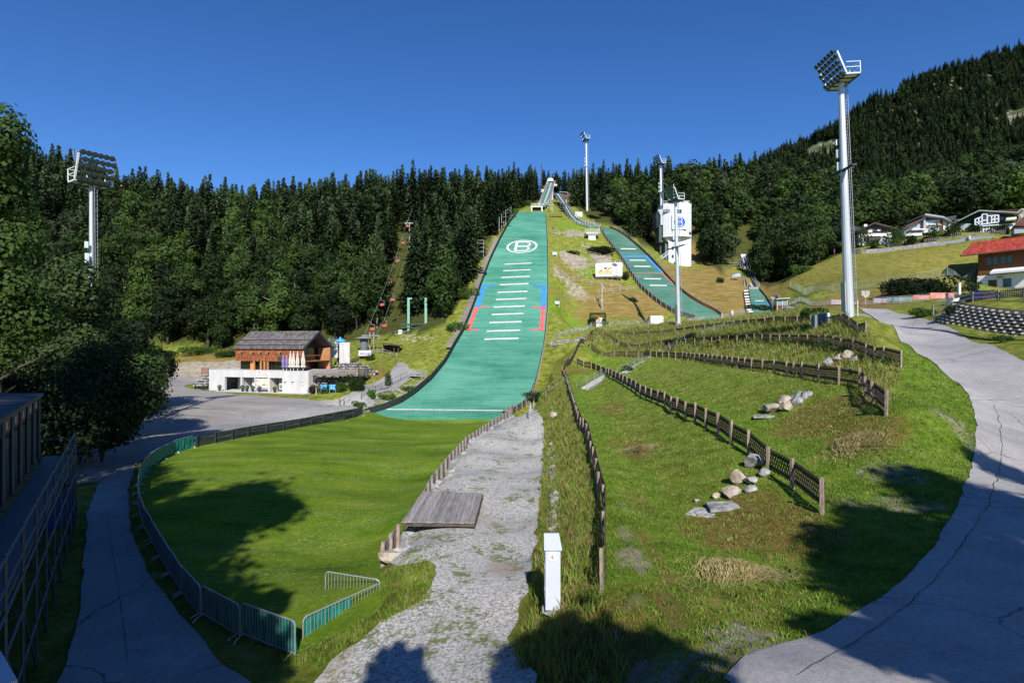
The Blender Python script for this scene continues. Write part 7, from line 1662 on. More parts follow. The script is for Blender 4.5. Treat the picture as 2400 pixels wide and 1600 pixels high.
banner(1948,1978,702,713,99,M_BL,'small banner left of the tallest mast behind the grey cabinet')
e = mesh_railing([P(2050,706,92),P(2110,703,89),P(2170,698,87),P(2236,692,85.5)], 'steel bar railing carrying the red and green banners', h=1.2, infill=.2)
# white pillar, signs
q = P(2248,700,84); e = empty('white_pillar', q, 'plain white pillar beside the picket fence, left of the red-roofed house', 'pillar'); mb = MB(); mb.box(-.16,.16,-.16,.16,-.6,2.25); mb.build('shaft', M_WHITE, e); mb = MB(); mb.box(-.2,.2,-.2,.2,2.25,2.33); mb.build('cap', M_WHITE, e)
e = empty('road_sign', P(2028,706,95), 'two grey sign backs on one post with a small yellow plate, beside the tallest mast', 'road sign'); mb = MB(); mb.tube([(0,0,-.6),(0,0,1.75)], .05, 6); mb.build('post', M_GALV, e); mb = MB(); mb.box(-.65,-.05,-.04,0,.95,1.75).box(.1,.7,-.04,0,.95,1.75); mb.build('sign_plates', M_GREYW, e); mb = MB(); mb.box(-.3,.45,-.05,-.01,.72,.92); mb.build('yellow_plate', mat('sign_yellow', (.75,.50,.03), .5), e)
# cabinet beside the mast
q = P(1936,738,66); q.z = hz(q.x,q.y)-.1; e = empty('grey_cabinet', q, 'tall grey-green cabinet with white side, just left of the tallest mast base', 'cabinet'); e.rotation_euler.z = 0; mb = MB(); mb.prism([(-1.3,0,0),(.0,0,0),(.0,0,1.75),(-1.3,0,1.5)], (0,.8,0)); mb.build('body', mat('cabinet_grey', (.16,.20,.20), .6), e); mb = MB(); mb.box(.003,.5,-.1,.8,-.3,1.76); mb.build('side', M_WHITE, e)
q = P(2010,742,62); q.z = hz(q.x,q.y); e = empty('gate_post', q, 'thin white post with a cross bar right of the tallest mast base', 'post'); mb = MB(); mb.bar((0,0,-.2),(0,0,1.75),.07).bar((-.8,0,1.45),(0,0,1.45),.05); mb.build('frame', M_WHITE, e)
# picket fence and rail in front of the red-roofed house
M_PICK = mat('brown_pickets', (.11,.065,.045), .8, col2=(.27,.18,.13), scale=3)
pk = [on(P(q[0],700,q[1]).x, q[1], .1) for q in ((2238,71),(2265,69),(2290,67),(2315,66),(2340,65),(2370,63.5),(2400,62),(2440,60))]; e = empty('picket_fence', pk[0], 'brown picket fence in front of the red-roofed house', 'fence'); mb = MB(); pp = dens(pk, .19)
for p in pp: mb.bar(p-Vector((0,0,.3)), p+Vector((0,0,1.05+random.uniform(-.05,.05))), .11, .03)
mb.build('pickets', M_PICK, e, local=False); mb = MB()
for zz in (.2,.8): mb.tube([p+Vector((0,.08,zz)) for p in pk], .05, 4)
mb.build('rails', M_PICK, e, local=False)
rl2 = [P(2187,752,64),P(2189,725,65.5),P(2228,712,65)]
e = empty('rail_fence', P(2188,745,64.5), 'grey rail fence running along the top of the concrete block wall', 'fence'); mb = MB(); fr = [on(P(2187,745,66).x,66), on(P(2232,722,64.5).x,64.5), on(P(2280,720,62.5).x,62.5), on(P(2340,717,60).x,60), on(P(2400,714,57.5).x,57.5)]
for i, p in enumerate(fr): mb.bar(p-Vector((0,0,.4)), p+Vector((0,0,1.15)), .14)
for zz in (.5,.95): mb.tube([p+Vector((0,0,zz)) for p in fr], .06, 5)
mb.build('timber', M_GWOOD, e, local=False)
# concrete plant-block wall
e = empty('block_wall', P(2250,775,58), 'retaining wall of stacked concrete planting troughs beside the asphalt road', 'retaining wall', None); base = [P(2192,755,63),P(2219,762,60.5),P(2275,772,57.3),P(2323,780,55),P(2400,788,52),P(2450,792,50.5)]; bl = dens(base, .3)
mb = MB(); top = MB(); nrow = 8; cum_ = [0]
for a, b in zip(base[:-1], base[1:]): cum_.append(cum_[-1]+(b-a).length)
def al(s):
    for i in range(len(base)-1):
        if s <= cum_[i+1]+1e-6 or i == len(base)-2: return base[i].lerp(base[i+1], (s-cum_[i])/(cum_[i+1]-cum_[i])), (base[i+1]-base[i]).normalized()
for r_ in range(nrow):
    s_ = .35+(.42 if r_ % 2 else 0)
    while s_ < cum_[-1]-.3:
        p, d = al(s_); n2 = Vector((-d.y, d.x, 0)); p = p.copy(); p.z = base[0].z*0+min(p.z, p.z)+r_*.30-.15; c = p+n2*(r_*.22)
        if p.z < 9+ (7.2): 
            hw = .33; dd = d.copy(); dd.z = 0; dd.normalize(); q_ = [c-dd*hw, c-dd*hw*.62-n2*.30, c+dd*hw*.62-n2*.30, c+dd*hw]
            mb.prism([v for v in q_], (0,0,.17))
        s_ += .84
mb.build('troughs', mat('trough_concrete', (.29,.28,.27), .85, .16, 2, bump=.4), e, local=False)
mb = MB()
for a, b in zip(base[:-1], base[1:]):
    d = (b-a).normalized(); n2 = Vector((-d.y, d.x, 0)); u_ = Vector((0,0,nrow*.30-.1)); mb.add([a-Vector((0,0,.6))+n2*.03,b-Vector((0,0,.6))+n2*.03,b+n2*(nrow*.22+.05)+u_,a+n2*(nrow*.22+.05)+u_], [(0,1,2,3)])
mb.build('earth_core', mat('dark_soil', (.085,.08,.055), .95), e, local=False)
q = P(2246,718,70); mb = MB(); mb.box(-.9,.9,0,.8,-.5,1.1); o = mb.build('white_box', M_WHITE, None, label='white box behind the start of the picket fence', cat='box'); o.location = q
q = P(2358,707,61.5); e = empty('parked_car', on(q.x+2.2, 66.5), 'dark blue car mostly hidden behind the picket fence', 'car'); mb = MB(); mb.prism([(-2,0,.3),(-2,0,.9),(-1.2,0,1.0),(-.6,0,1.4),(.8,0,1.4),(1.4,0,1.0),(2,0,.85),(2,0,.3)], (0,1.6,0)); mb.build('body', mat('car_blue', (.012,.018,.07), .25, spec=.8), e); mb = MB(); mb.prism([(-1.05,-.01,1.0),(-.55,-.01,1.33),(.7,-.01,1.33),(1.2,-.01,1.0)], (0,.01,0)); mb.build('side_window', M_DGLASS, e)
for x_ in (-1.3,1.3):
    mb = MB(); mb.lathe((0,0,0), [(.31,-.1),(.31,.1)], 14); mb.xform(Matrix.Translation((x_,.05,.3)) @ Matrix.Rotation(PI/2, 4, 'X')); mb.build('wheel', M_BLACK, e)
# ------------------------------------------------------------------ trees
def leaf_mat(name, c0, c1, tr=.25, ob=1):
    g = NG(name); oi = g.N.new('ShaderNodeObjectInfo'); f = g.noise(.9, 4, .7); rnd = g.N.new('ShaderNodeHueSaturation')
    v = g.math('ADD', g.math('MULTIPLY', f, .7), g.math('MULTIPLY', oi.outputs['Random'] if ob else g.noise(4.0, 3), .3))
    c = g.ramp(v, [(.36, c0), (.66, c1)])
    rnd.inputs['Hue'].default_value = .5; g.L.new(c, rnd.inputs['Color'])
    vv = g.math('ADD', g.math('MULTIPLY', oi.outputs['Random'] if ob else g.noise(2.5, 3), .7), .68); g.L.new(vv, rnd.inputs['Value']); c = rnd.outputs[0]
    g.out(c, .7, .25)
    t = g.N.new('ShaderNodeBsdfTranslucent'); g.L.new(c, t.inputs[0]); mx = g.N.new('ShaderNodeMixShader'); mx.inputs[0].default_value = tr
    g.L.new(g.b.outputs[0], mx.inputs[1]); g.L.new(t.outputs[0], mx.inputs[2]); g.L.new(mx.outputs[0], g.N['Material Output'].inputs[0]); return g.m
M_SPR = [leaf_mat('spruce_needles', (.013,.031,.009), (.047,.076,.024), .12), leaf_mat('larch_needles', (.015,.034,.010), (.050,.078,.024), .15)]
M_LEAF = [leaf_mat('maple_leaves', (.009,.024,.005), (.034,.062,.011)), leaf_mat('beech_leaves', (.011,.028,.005), (.046,.082,.013)), leaf_mat('willow_leaves', (.028,.050,.020), (.080,.112,.050))]
M_BARK = mat('bark', (.05,.04,.03), .9, col2=(.14,.115,.09), scale=4, stretch=(2,2,.5), bump=.5); M_BARKP = mat('pale_bark', (.22,.20,.17), .9, col2=(.42,.39,.34), scale=3, stretch=(2,2,.4))
def np_mesh(name, V, q, mats, mi=None):
    me = bpy.data.meshes.new(name); V = np.asarray(V, np.float32); q = np.asarray(q, np.int32); nf = len(q)
    me.vertices.add(len(V)); me.vertices.foreach_set('co', V.ravel()); me.loops.add(nf*4); me.loops.foreach_set('vertex_index', q.ravel())
    me.polygons.add(nf); me.polygons.foreach_set('loop_start', np.arange(0, nf*4, 4, dtype=np.int32)); me.polygons.foreach_set('loop_total', np.full(nf, 4, np.int32))
    for m in (mats if isinstance(mats, (list, tuple)) else [mats]): me.materials.append(m)
    if mi is not None: me.polygons.foreach_set('material_index', np.asarray(mi, np.int32))
    me.update(calc_edges=True); return me
def quads(C, A, B):     # centres and half axes -> diamond/quads
    V = np.stack([C-A-B*.35, C-A*.1-B, C+A-B*.2, C+A*.2+B], 1).reshape(-1, 3); n_ = len(C); return V, np.arange(n_*4).reshape(n_, 4)
def spruce_mesh(seed, Hh=20, R=3.4, lev=.42, nb=9, base=.08, q=.34):
    r = np.random.RandomState(seed); C = []; A = []; B = []
    z = Hh*base
    while z < Hh*.985:
        t = z/Hh; rad = R*(1-t)**.95*(.75+.35*r.rand())*(1 if t > .18 else .75+1.4*t)+.15; k = max(4, int(nb*(.45+.6*(1-t)))); a0 = r.rand()*6.28
        for i in range(k):
            a = a0+6.283*i/k+r.randn()*.2; L = rad*(.6+.55*r.rand()); d = np.array([math.cos(a), math.sin(a), 0]); s = np.array([-d[1], d[0], 0]); ns = max(2, int(L/.55))
            for j in range(ns):
                f = (j+.6)/ns; x = L*f; drop = -.10*L*f-.22*L*f*f+.12*L*max(0, f-.7)
                c = d*x+np.array([0,0,z+drop+r.randn()*.05]); w = (.62-.38*f)*min(1, L/1.6)+.10
                tl = d*(L/ns*.75)+np.array([0,0,-.20*L/ns]); C.append(c+s*r.randn()*.1); A.append(tl*(.9+.3*r.rand())); B.append(s*w*(.8+.4*r.rand())+np.array([0,0,r.randn()*.12]))
                if r.rand() < .55: C.append(c+s*r.randn()*.25-np.array([0,0,.16])); A.append(np.array([0,0,-.28-.15*r.rand()])+d*.08); B.append(s*(.2+.2*r.rand())+d*r.randn()*.1)
        z += lev*(.85+.3*r.rand())*(1-.35*t)
    for j in range(5): zz = Hh*(.955+.03*j/7); a = r.rand()*6.28; C.append(np.array([0,0,zz])); A.append(np.array([0,0,.35])); B.append(np.array([math.cos(a),math.sin(a),0])*(.16-.014*j))
    return quads(np.array(C), np.array(A), np.array(B))
def broad_mesh(seed, Hh=15, R=4.6, n_=1900, lobes=15, q=.36, trunk=.16, droop=0.0, tall=1.0):
    r = np.random.RandomState(seed); cz = Hh*(trunk+1)/2; L = []
    for i in range(lobes):
        v = r.randn(3); v /= np.linalg.norm(v); rr_ = r.rand()**.4
        c = np.array([v[0]*R*.62*rr_, v[1]*R*.62*rr_, cz+v[2]*(Hh*(1-trunk)/2-R*.30)*rr_*tall]); L.append((c, R*(.30+.22*r.rand())))
    L.append((np.array([0,0,cz]), R*.55)); L.append((np.array([0,0,Hh-R*.42]), R*.40))
    w = np.array([l[1]**2 for l in L]); w /= w.sum(); idx_ = r.choice(len(L), n_, p=w); v = r.randn(n_, 3); v /= np.linalg.norm(v, axis=1)[:, None]
    rad = np.array([L[i][1] for i in idx_])*(.55+.52*r.rand(n_)**.5); C = np.array([L[i][0] for i in idx_])+v*rad[:, None]*np.array([1,1,.85])+r.randn(n_,3)*.12
    a = np.cross(v, r.randn(n_,3)); a /= np.linalg.norm(a, axis=1)[:, None]; b = np.cross(v, a)+v*r.randn(n_,1)*.5; s = q*(.55+.75*r.rand(n_,1))
    if droop: a = a*.5+np.array([0,0,-1])*droop
    return quads(C, a*s, b*s*.75)
def trunk_mb(Hh, r0, limbs=0, seed=0, top=.95, bend=.3, lim=99):
    rd = random.Random(seed); mb = MB(); pts_ = [Vector((0,0,-1.5))]+[Vector((rd.uniform(-bend,bend)*t, rd.uniform(-bend,bend)*t, Hh*top*t)) for t in (.15,.35,.6,.8,1)]; mb.tube(pts_, [r0*1.15,r0,r0*.8,r0*.55,r0*.3,.03], 7)
    for i in range(limbs):
        t = rd.uniform(.25,.75); z = Hh*t; a = rd.uniform(0,6.28); L = min(Hh*.22, lim)*rd.uniform(.7,1.2); p = Vector((0,0,z)); m_ = p+Vector((math.cos(a)*L*.5, math.sin(a)*L*.5, L*.4)); e_ = p+Vector((math.cos(a)*L, math.sin(a)*L, L*.65)); mb.tube([p,m_,e_], [r0*.35,r0*.22,.03], 5)
    return mb
PROTO = {}
def proto(kind, seed):
    k = (kind, seed)
    if k in PROTO: return PROTO[k]
    if kind == 'spruce': V, Q = spruce_mesh(seed, 20, 4.3+.5*(seed % 3), base=.03); m = M_SPR[0]; tm = trunk_mb(20, .24, 0, seed, .97, .1); bark = M_BARK
    elif kind == 'larch': V, Q = spruce_mesh(seed, 20, 2.9, .6, 7, .15); m = M_SPR[1]; tm = trunk_mb(20, .22, 0, seed, .97, .1); bark = M_BARKP
    elif kind == 'broad': V, Q = broad_mesh(seed, 15, 4.8, 2600, 19, .34, .02); m = M_LEAF[0]; tm = trunk_mb(13, .3, 7, seed); bark = M_BARK
    elif kind == 'beech': V, Q = broad_mesh(seed, 17, 4.4, 2600, 21, .33, .03); m = M_LEAF[1]; tm = trunk_mb(15, .26, 7, seed); bark = M_BARKP
    elif kind == 'willow': V, Q = broad_mesh(seed, 15, 4.0, 2300, 16, .32, .03, .5); m = M_LEAF[2]; tm = trunk_mb(13, .25, 7, seed); bark = M_BARKP
    cm = np_mesh(kind+'_crown', V, Q, m); tme = bpy.data.meshes.new(kind+'_trunk'); tme.from_pydata([tuple(v) for v in tm.v], [], tm.f); tme.materials.append(bark); tme.update()
    PROTO[k] = (cm, tme); return PROTO[k]
NAMES = {'spruce': ('spruce_tree','spruce'), 'larch': ('larch_tree','larch'), 'broad': ('maple_tree','tree'), 'beech': ('beech_tree','tree'), 'willow': ('willow_tree','tree')}
def tree(kind, seed, p, s, label, group, rz=None, sz=None):
    cm, tme = proto(kind, seed); nm, cat = NAMES[kind]
    e = empty(nm, p, label, cat, group, random.uniform(0, 6.28) if rz is None else rz); e.scale = (s, s, sz or s)
    for n2, me in (('trunk', tme), ('crown', cm)): o = bpy.data.objects.new(n2, me); COL.objects.link(o); o.parent = e
    return e
# --- where woods stand (world outlines taken from the foot of the trees in the photo)
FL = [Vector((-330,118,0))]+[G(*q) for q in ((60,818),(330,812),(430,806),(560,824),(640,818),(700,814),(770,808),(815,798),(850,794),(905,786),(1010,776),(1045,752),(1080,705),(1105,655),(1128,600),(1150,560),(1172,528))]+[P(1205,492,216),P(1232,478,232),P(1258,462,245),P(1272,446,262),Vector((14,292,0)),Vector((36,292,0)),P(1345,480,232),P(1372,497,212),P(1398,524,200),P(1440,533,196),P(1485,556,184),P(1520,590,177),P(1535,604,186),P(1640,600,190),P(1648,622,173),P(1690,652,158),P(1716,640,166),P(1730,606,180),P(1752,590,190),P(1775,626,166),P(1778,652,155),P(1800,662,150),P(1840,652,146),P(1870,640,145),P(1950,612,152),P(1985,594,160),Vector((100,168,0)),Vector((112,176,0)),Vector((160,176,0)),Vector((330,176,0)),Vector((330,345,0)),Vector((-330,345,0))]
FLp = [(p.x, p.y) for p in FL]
lift = [P(885,800,116),P(905,770,124),P(925,690,140),P(945,600,158),P(965,520,180)]
lt = inpoly(PX, PYY, FLp).astype(np.float32); la_ = terr.data.attributes.new('litter_shade', 'FLOAT', 'POINT'); la_.data.foreach_set('value', lt)  # mask of the wood outline for litter and painted tree shade
TR = []; rt = random.Random(11); y = 112.0
while y < 345:
    stp = 4.6 if y < 190 else (5.6 if y < 260 else 6.8); x = -330+rt.uniform(0,4)
    while x < 330:
        X_, Y_ = x+rt.uniform(-1.8,1.8), y+rt.uniform(-1.8,1.8); x += stp
        if abs(X_) > Y_*1.02+12: continue
        if not bool(inpoly(np.array([X_]), np.array([Y_]), FLp)[0]): continue
        # clearing under the chairlift
        bad = False
        for a, b in zip(lift[:-1], lift[1:]):
            if a.y-2 <= Y_ <= b.y: t_ = (Y_-a.y)/(b.y-a.y); 
            else: continue
            if abs(X_-(a.x+(b.x-a.x)*t_)) < (4.2 if Y_ < 150 else 2.6): bad = True
        px = CX+X_/Y_*F
        if 250 < px < 305 and 235 < Y_ < 330: bad = True       # hut meadow
        if 1255 < px < 1335 and Y_ < 300: bad = True
        if 925 < px < 1036 and Y_ < 137: bad = True
        if 1352 < px < 1394 and Y_ < 226: bad = True
        if 1712 < px < 1786 and Y_ < 188: bad = True
        if 1528 < px < 1568 and Y_ < 194: bad = True
        if bad: continue
        TR.append([X_, Y_])
    y += stp*.92
def kind_for(x, y, n_):
    px = CX+x/y*F; z = hz(x, y)
    if px < 900:
        if y < 150: return 'broad' if n_ < .62 else ('beech' if n_ < .85 else 'spruce')
        if y < 200: return 'broad' if n_ < .28 else ('beech' if n_ < .38 else ('spruce' if n_ < .90 else 'willow'))
        return 'spruce' if n_ < .78 else ('larch' if n_ < .9 else 'broad')
    if px < 1290:
        if y < 150: return 'broad' if n_ < .5 else 'spruce'
        return 'spruce' if n_ < .72 else ('larch' if n_ < .84 else ('broad' if n_ < .95 else 'willow'))
    if px < 1800:
        if y < 225: return 'broad' if n_ < .48 else ('beech' if n_ < .62 else ('willow' if n_ < .74 else 'spruce'))
        return 'spruce' if n_ < .62 else ('broad' if n_ < .85 else 'willow')
    return 'broad' if n_ < .45 else ('beech' if n_ < .72 else ('willow' if n_ < .84 else 'spruce'))
LAB = {'spruce': 'dark green spruce with drooping branches', 'larch': 'light green larch with feathery branches', 'broad': 'round-crowned deep green broadleaf tree', 'beech': 'fresh green broadleaf tree with a tall crown', 'willow': 'silvery green tree with soft foliage'}
def zone(px, y):
    if px < 560: return ('in the wood above the gravel yard' if y < 175 else 'on the slope behind the left floodlight mast')
    if px < 900: return ('behind the shingled barn' if y < 150 else 'on the slope above the shingled barn')
    if px < 1290: return ('left of the large slope' if y < 175 else 'in the wood left of the start cabins')
    if px < 1540: return 'in the wood above the middle slope'
    if px < 1840: return 'in the wood around the white judges tower'
    return 'in the wood behind the hillside houses'
trs = []
for (x, y) in TR:
    n_ = (mnoise.noise(Vector((x*.045, y*.045, 4)))*.9+.5)*.55+rt.random()*.45; k = kind_for(x, y, min(.999, max(0, n_)))
    s = {'spruce': rt.uniform(.66,1.0), 'larch': rt.uniform(.7,1.0), 'broad': rt.uniform(.75,1.1), 'beech': rt.uniform(.75,1.1), 'willow': rt.uniform(.75,1.05)}[k]
    px = CX+x/y*F
    if y < 135 and px < 900: s *= .85
    if 1370 < px < 1800 and y < 215: s *= .85
    trs.append((x, y, k, rt.randrange(3), s, px))
trs.sort(key=lambda t: t[1])
vis = [t for t in trs if -40 < t[5] < 2440]
NIND = 230
ind = set(id(t) for t in vis[:NIND])
for t in vis[:NIND]:
    x, y, k, sd, s, px = t; zn = zone(px, y); tree(k, sd, on(x, y, -.2), s, LAB[k]+' '+zn, 'trees '+zn, sz=s*random.uniform(.85,1.05) if k == 'spruce' else s*random.uniform(.9,1.15))
stuff = [t for t in trs if id(t) not in ind]
# far trees on the mountain
V_, nx_, ny_ = MT; mts = []
for i in range(15000):
    x = random.uniform(200, 1100); y = random.uniform(440, 930)
    fx = (x-120)/12.0; fy = (y-430)/13.0; i0, j0 = int(fx), int(fy)
    if i0 >= nx_-1 or j0 >= ny_-1: continue
    u, v = fx-i0, fy-j0; z = V_[j0*nx_+i0][2]*(1-u)*(1-v)+V_[j0*nx_+i0+1][2]*u*(1-v)+V_[(j0+1)*nx_+i0][2]*(1-u)*v+V_[(j0+1)*nx_+i0+1][2]*u*v
    px = CX+x/y*F; py = CY-(z-H)/y*F
    if px > 2440 or px < 1700: continue
    rk = mnoise.noise(Vector((x*.011+3, y*.011, 2)))
    if rk > .33 and z > 200: continue
    mts.append((x, y, z, 'spruce' if random.random() < .75 else random.choice(('larch','broad')), random.randrange(3), random.uniform(.8,1.25)))
# proxy crowns with fewer, larger faces for the far woods
FARP = {}
for k in ('spruce','larch','broad','beech','willow'):
    for sd in range(3):
        if k in ('spruce','larch'): V, Q = spruce_mesh(50+sd, 20, 4.8, .72, 9, .04); m = M_SPR[0 if k == 'spruce' else 1]
        else: V, Q = broad_mesh(60+sd, 15 if k != 'beech' else 17, 4.5, 1000, 15, .5, .12); m = {'broad': M_LEAF[0], 'beech': M_LEAF[1], 'willow': M_LEAF[2]}[k]
        FARP[(k, sd)] = np_mesh('far_'+k, V, Q, m)
def instance_field(name, items, meshes, label, cat):
    """one object: points carrying kind, turn and size, filled by geometry nodes with the crown meshes"""
    keys = sorted(set((t[3], t[4]) for t in items)); me = bpy.data.meshes.new(name); me.vertices.add(len(items)); me.vertices.foreach_set('co', np.array([(t[0], t[1], t[2]) for t in items], np.float32).ravel())
    a = me.attributes.new('kind_index', 'INT', 'POINT'); a.data.foreach_set('value', np.array([keys.index((t[3], t[4])) for t in items], np.int32))
    a = me.attributes.new('turn', 'FLOAT_VECTOR', 'POINT'); a.data.foreach_set('vector', np.array([(0, 0, random.uniform(0, 6.28)) for t in items], np.float32).ravel())
    a = me.attributes.new('size', 'FLOAT_VECTOR', 'POINT'); a.data.foreach_set('vector', np.array([(t[5], t[5], t[5]*random.uniform(.8,1.06)) for t in items], np.float32).ravel())
    o = bpy.data.objects.new(name, me); COL.objects.link(o); prop(o, label, cat, None, 'stuff')
    ng = bpy.data.node_groups.new(name, 'GeometryNodeTree'); ng.interface.new_socket('Geometry', in_out='INPUT', socket_type='NodeSocketGeometry'); ng.interface.new_socket('Geometry', in_out='OUTPUT', socket_type='NodeSocketGeometry')
    N = ng.nodes; L = ng.links; gi = N.new('NodeGroupInput'); go = N.new('NodeGroupOutput'); jn = N.new('GeometryNodeJoinGeometry')
    na = N.new('GeometryNodeInputNamedAttribute'); na.data_type = 'INT'; na.inputs[0].default_value = 'kind_index'
    nr = N.new('GeometryNodeInputNamedAttribute'); nr.data_type = 'FLOAT_VECTOR'; nr.inputs[0].default_value = 'turn'
    nsz = N.new('GeometryNodeInputNamedAttribute'); nsz.data_type = 'FLOAT_VECTOR'; nsz.inputs[0].default_value = 'size'
    er = N.new('FunctionNodeEulerToRotation'); L.new(nr.outputs[0], er.inputs[0])
    for i, k in enumerate(keys):
        cp = N.new('FunctionNodeCompare'); cp.data_type = 'INT'; cp.operation = 'EQUAL'; L.new(na.outputs[0], cp.inputs[2]); cp.inputs[3].default_value = i
        ob = meshes[k]; oi = N.new('GeometryNodeObjectInfo'); oi.inputs['Object'].default_value = ob; oi.inputs['As Instance'].default_value = True; oi.transform_space = 'ORIGINAL'
        ip = N.new('GeometryNodeInstanceOnPoints'); L.new(gi.outputs[0], ip.inputs['Points']); L.new(cp.outputs[0], ip.inputs['Selection']); L.new(oi.outputs['Geometry'], ip.inputs['Instance']); L.new(er.outputs[0], ip.inputs['Rotation']); L.new(nsz.outputs[0], ip.inputs['Scale']); L.new(ip.outputs[0], jn.inputs[0])
    L.new(jn.outputs[0], go.inputs[0]); md = o.modifiers.new('fill', 'NODES'); md.node_group = ng; return o
# real far trees serve as the sources: one of each kind stands on the hidden back of the ridge
SRC = {}
i = 0
for (k, sd), me in FARP.items():
    i += 1; p = on(-300+i*38, 372+((i*7) % 9)); e = empty(NAMES[k][0], p, LAB[k]+' beyond the ridge', NAMES[k][1], 'trees beyond the ridge'); o = bpy.data.objects.new('crown', me); COL.objects.link(o); o.parent = e; SRC[(k, sd)] = o
instance_field('forest', [(t[0], t[1], hz(t[0], t[1])-.3, t[2], t[3], t[4]) for t in stuff], SRC, 'dense mixed forest covering the hills behind the jumps', 'forest')
instance_field('mountain_forest', mts, SRC, 'spruce forest covering the distant mountain on the right', 'forest')
print('TREES', len(trs), len(vis), len(stuff), len(mts))
# --- near dark trees left (leaf sized faces)
M_NLEAF = leaf_mat('near_leaves', (.009,.022,.005), (.042,.078,.014)); M_NWIL = leaf_mat('near_willow_leaves', (.018,.034,.012), (.068,.098,.040)); M_NSP = leaf_mat('near_dark_leaves', (.010,.024,.007), (.034,.058,.015))
def near_tree(x, y, Hh, R, n_, label, m=M_NLEAF, q=.15, name='broadleaf_tree', droop=0.0, lobes=22, trunk=.08, seed=1, zoff=0, fluff=0):
    V, Q = broad_mesh(seed, Hh, R, n_, lobes, q, trunk, droop)
    if fluff: V = V+np.repeat(np.random.RandomState(seed).randn(len(V)//4, 3)*fluff*R, 4, axis=0)
    p = on(x, y, zoff); e = empty(name, p, label, 'tree'); o = bpy.data.objects.new('crown', np_mesh('near_crown', V, Q, m)); COL.objects.link(o); o.parent = e; trunk_mb(Hh*.85, .26, 7, seed, lim=R*.5).build('trunk', M_BARK, e); return e
near_tree(-27.6, 30.5, 22.0, 3.2, 17000, 'tall dark tree filling the left edge, its top against the sky', q=.12, trunk=.25, seed=21)
near_tree(-38.5, 36, 13.0, 4.6, 12000, 'drooping grey-green tree above the stand cabin', M_NWIL, .15, droop=.35, seed=22)
near_tree(-33.5, 36, 9.5, 4.2, 12000, 'bright-leaved low tree just above the cabin roof', M_NLEAF, .14, seed=23)
near_tree(-36.5, 47, 16.5, 4.4, 12000, 'slim dark tree in front of the left floodlight mast', M_NSP, .17, seed=24)
near_tree(-39.5, 52, 14.8, 3.2, 9000, 'young pale green birch beside the left floodlight mast', M_NWIL, .15, droop=.25, seed=25, name='birch_tree')
near_tree(-31.0, 43, 9.5, 4.4, 14000, 'broad dark tree overhanging the track beside the cabin', M_NSP, .15, seed=26)
near_tree(-36.3, 53.5, 9.6, 4.0, 14000, 'dark tree reaching over the gravel yard with a ragged right side', M_NLEAF, .15, seed=27)
near_tree(-46, 60, 17, 5.5, 9000, 'large shadowy tree behind the drooping grey-green one', M_NSP, .2, seed=28)
near_tree(-52, 52, 16, 5.5, 8000, 'large shadowy tree at the far left behind the cabin trees', M_NSP, .2, seed=29)
near_tree(-48, 73, 12.5, 5.0, 7000, 'round green tree between the yard and the near dark trees', M_LEAF[0], .25, seed=30)
near_tree(-34.5, 26.5, 8.5, 3.6, 6000, 'dark shrubby tree right behind the cabin roof', M_NSP, .15, seed=31)
near_tree(-29.5, 36.5, 7.0, 3.4, 9000, 'dark bushy tree beside the scaffold stair', M_NSP, .14, seed=32)
# --- trees behind the camera, casting the shade on lawn, track and road
def back_tree(x, y, Hh, R, seed, n_): near_tree(x, y, Hh, R, n_, 'tall tree behind the viewpoint shading the ground in front', M_LEAF[0], .26, seed=seed, lobes=14, trunk=max(.1, 1-2.5*R/Hh), fluff=.24)['group'] = 'trees behind the viewpoint'
def shade(px, py, R, seed, n_):
    """put a tree behind the viewpoint where its crown throws shade on the surveyed ground spot"""
    g_ = G(px, py) if py < 1600 else P(px, py, 8.2*F/(py-CY)); k = (g_.y+R+3.0+(seed % 3))/abs(SUND.y); x, y = g_.x+SUND.x*k, g_.y+SUND.y*k; zc = g_.z+SUND.z*k; b = hz(x, y); back_tree(x, y, max(6, zc-b+1.25*R), R, seed, n_)
for i, q in enumerate(((560,1175,2.4),(640,1195,1.5),(490,1200,2.2),(470,1265,2.2),(400,1300,2.2),(385,1150,1.0),(420,1200,1.2),(335,1340,2.4),(250,1250,3.5),(230,1420,3.0),(330,1520,2.6),(430,1560,1.8),(130,1180,4.0),(110,1400,3.6),(540,1590,1.3),
                       (290,1120,2.2),(180,1070,4.0),(610,1430,.6),(1270,1585,.8),(1370,1545,.9),(930,1600,.6),(1450,1600,.7),(2030,1290,1.0),(2110,1230,1.2),(2200,1140,1.2),(2350,1110,1.2),(2090,1350,.9),(2390,1230,2.0),(2340,1180,1.8),(2350,1320,2.2),(2290,1420,1.7),(2380,1450,2.0),(2200,1420,.9),(2180,1470,.7),(2400,1500,1.2),(2020,1500,.5),(2250,1560,.7),
                       (350,1240,2.0),(380,1420,1.8),(470,1500,1.2),(60,1560,2.4),(200,1560,2.4))):
    shade(q[0], q[1], q[2], 41+i, n_=int(700+900*q[2]))
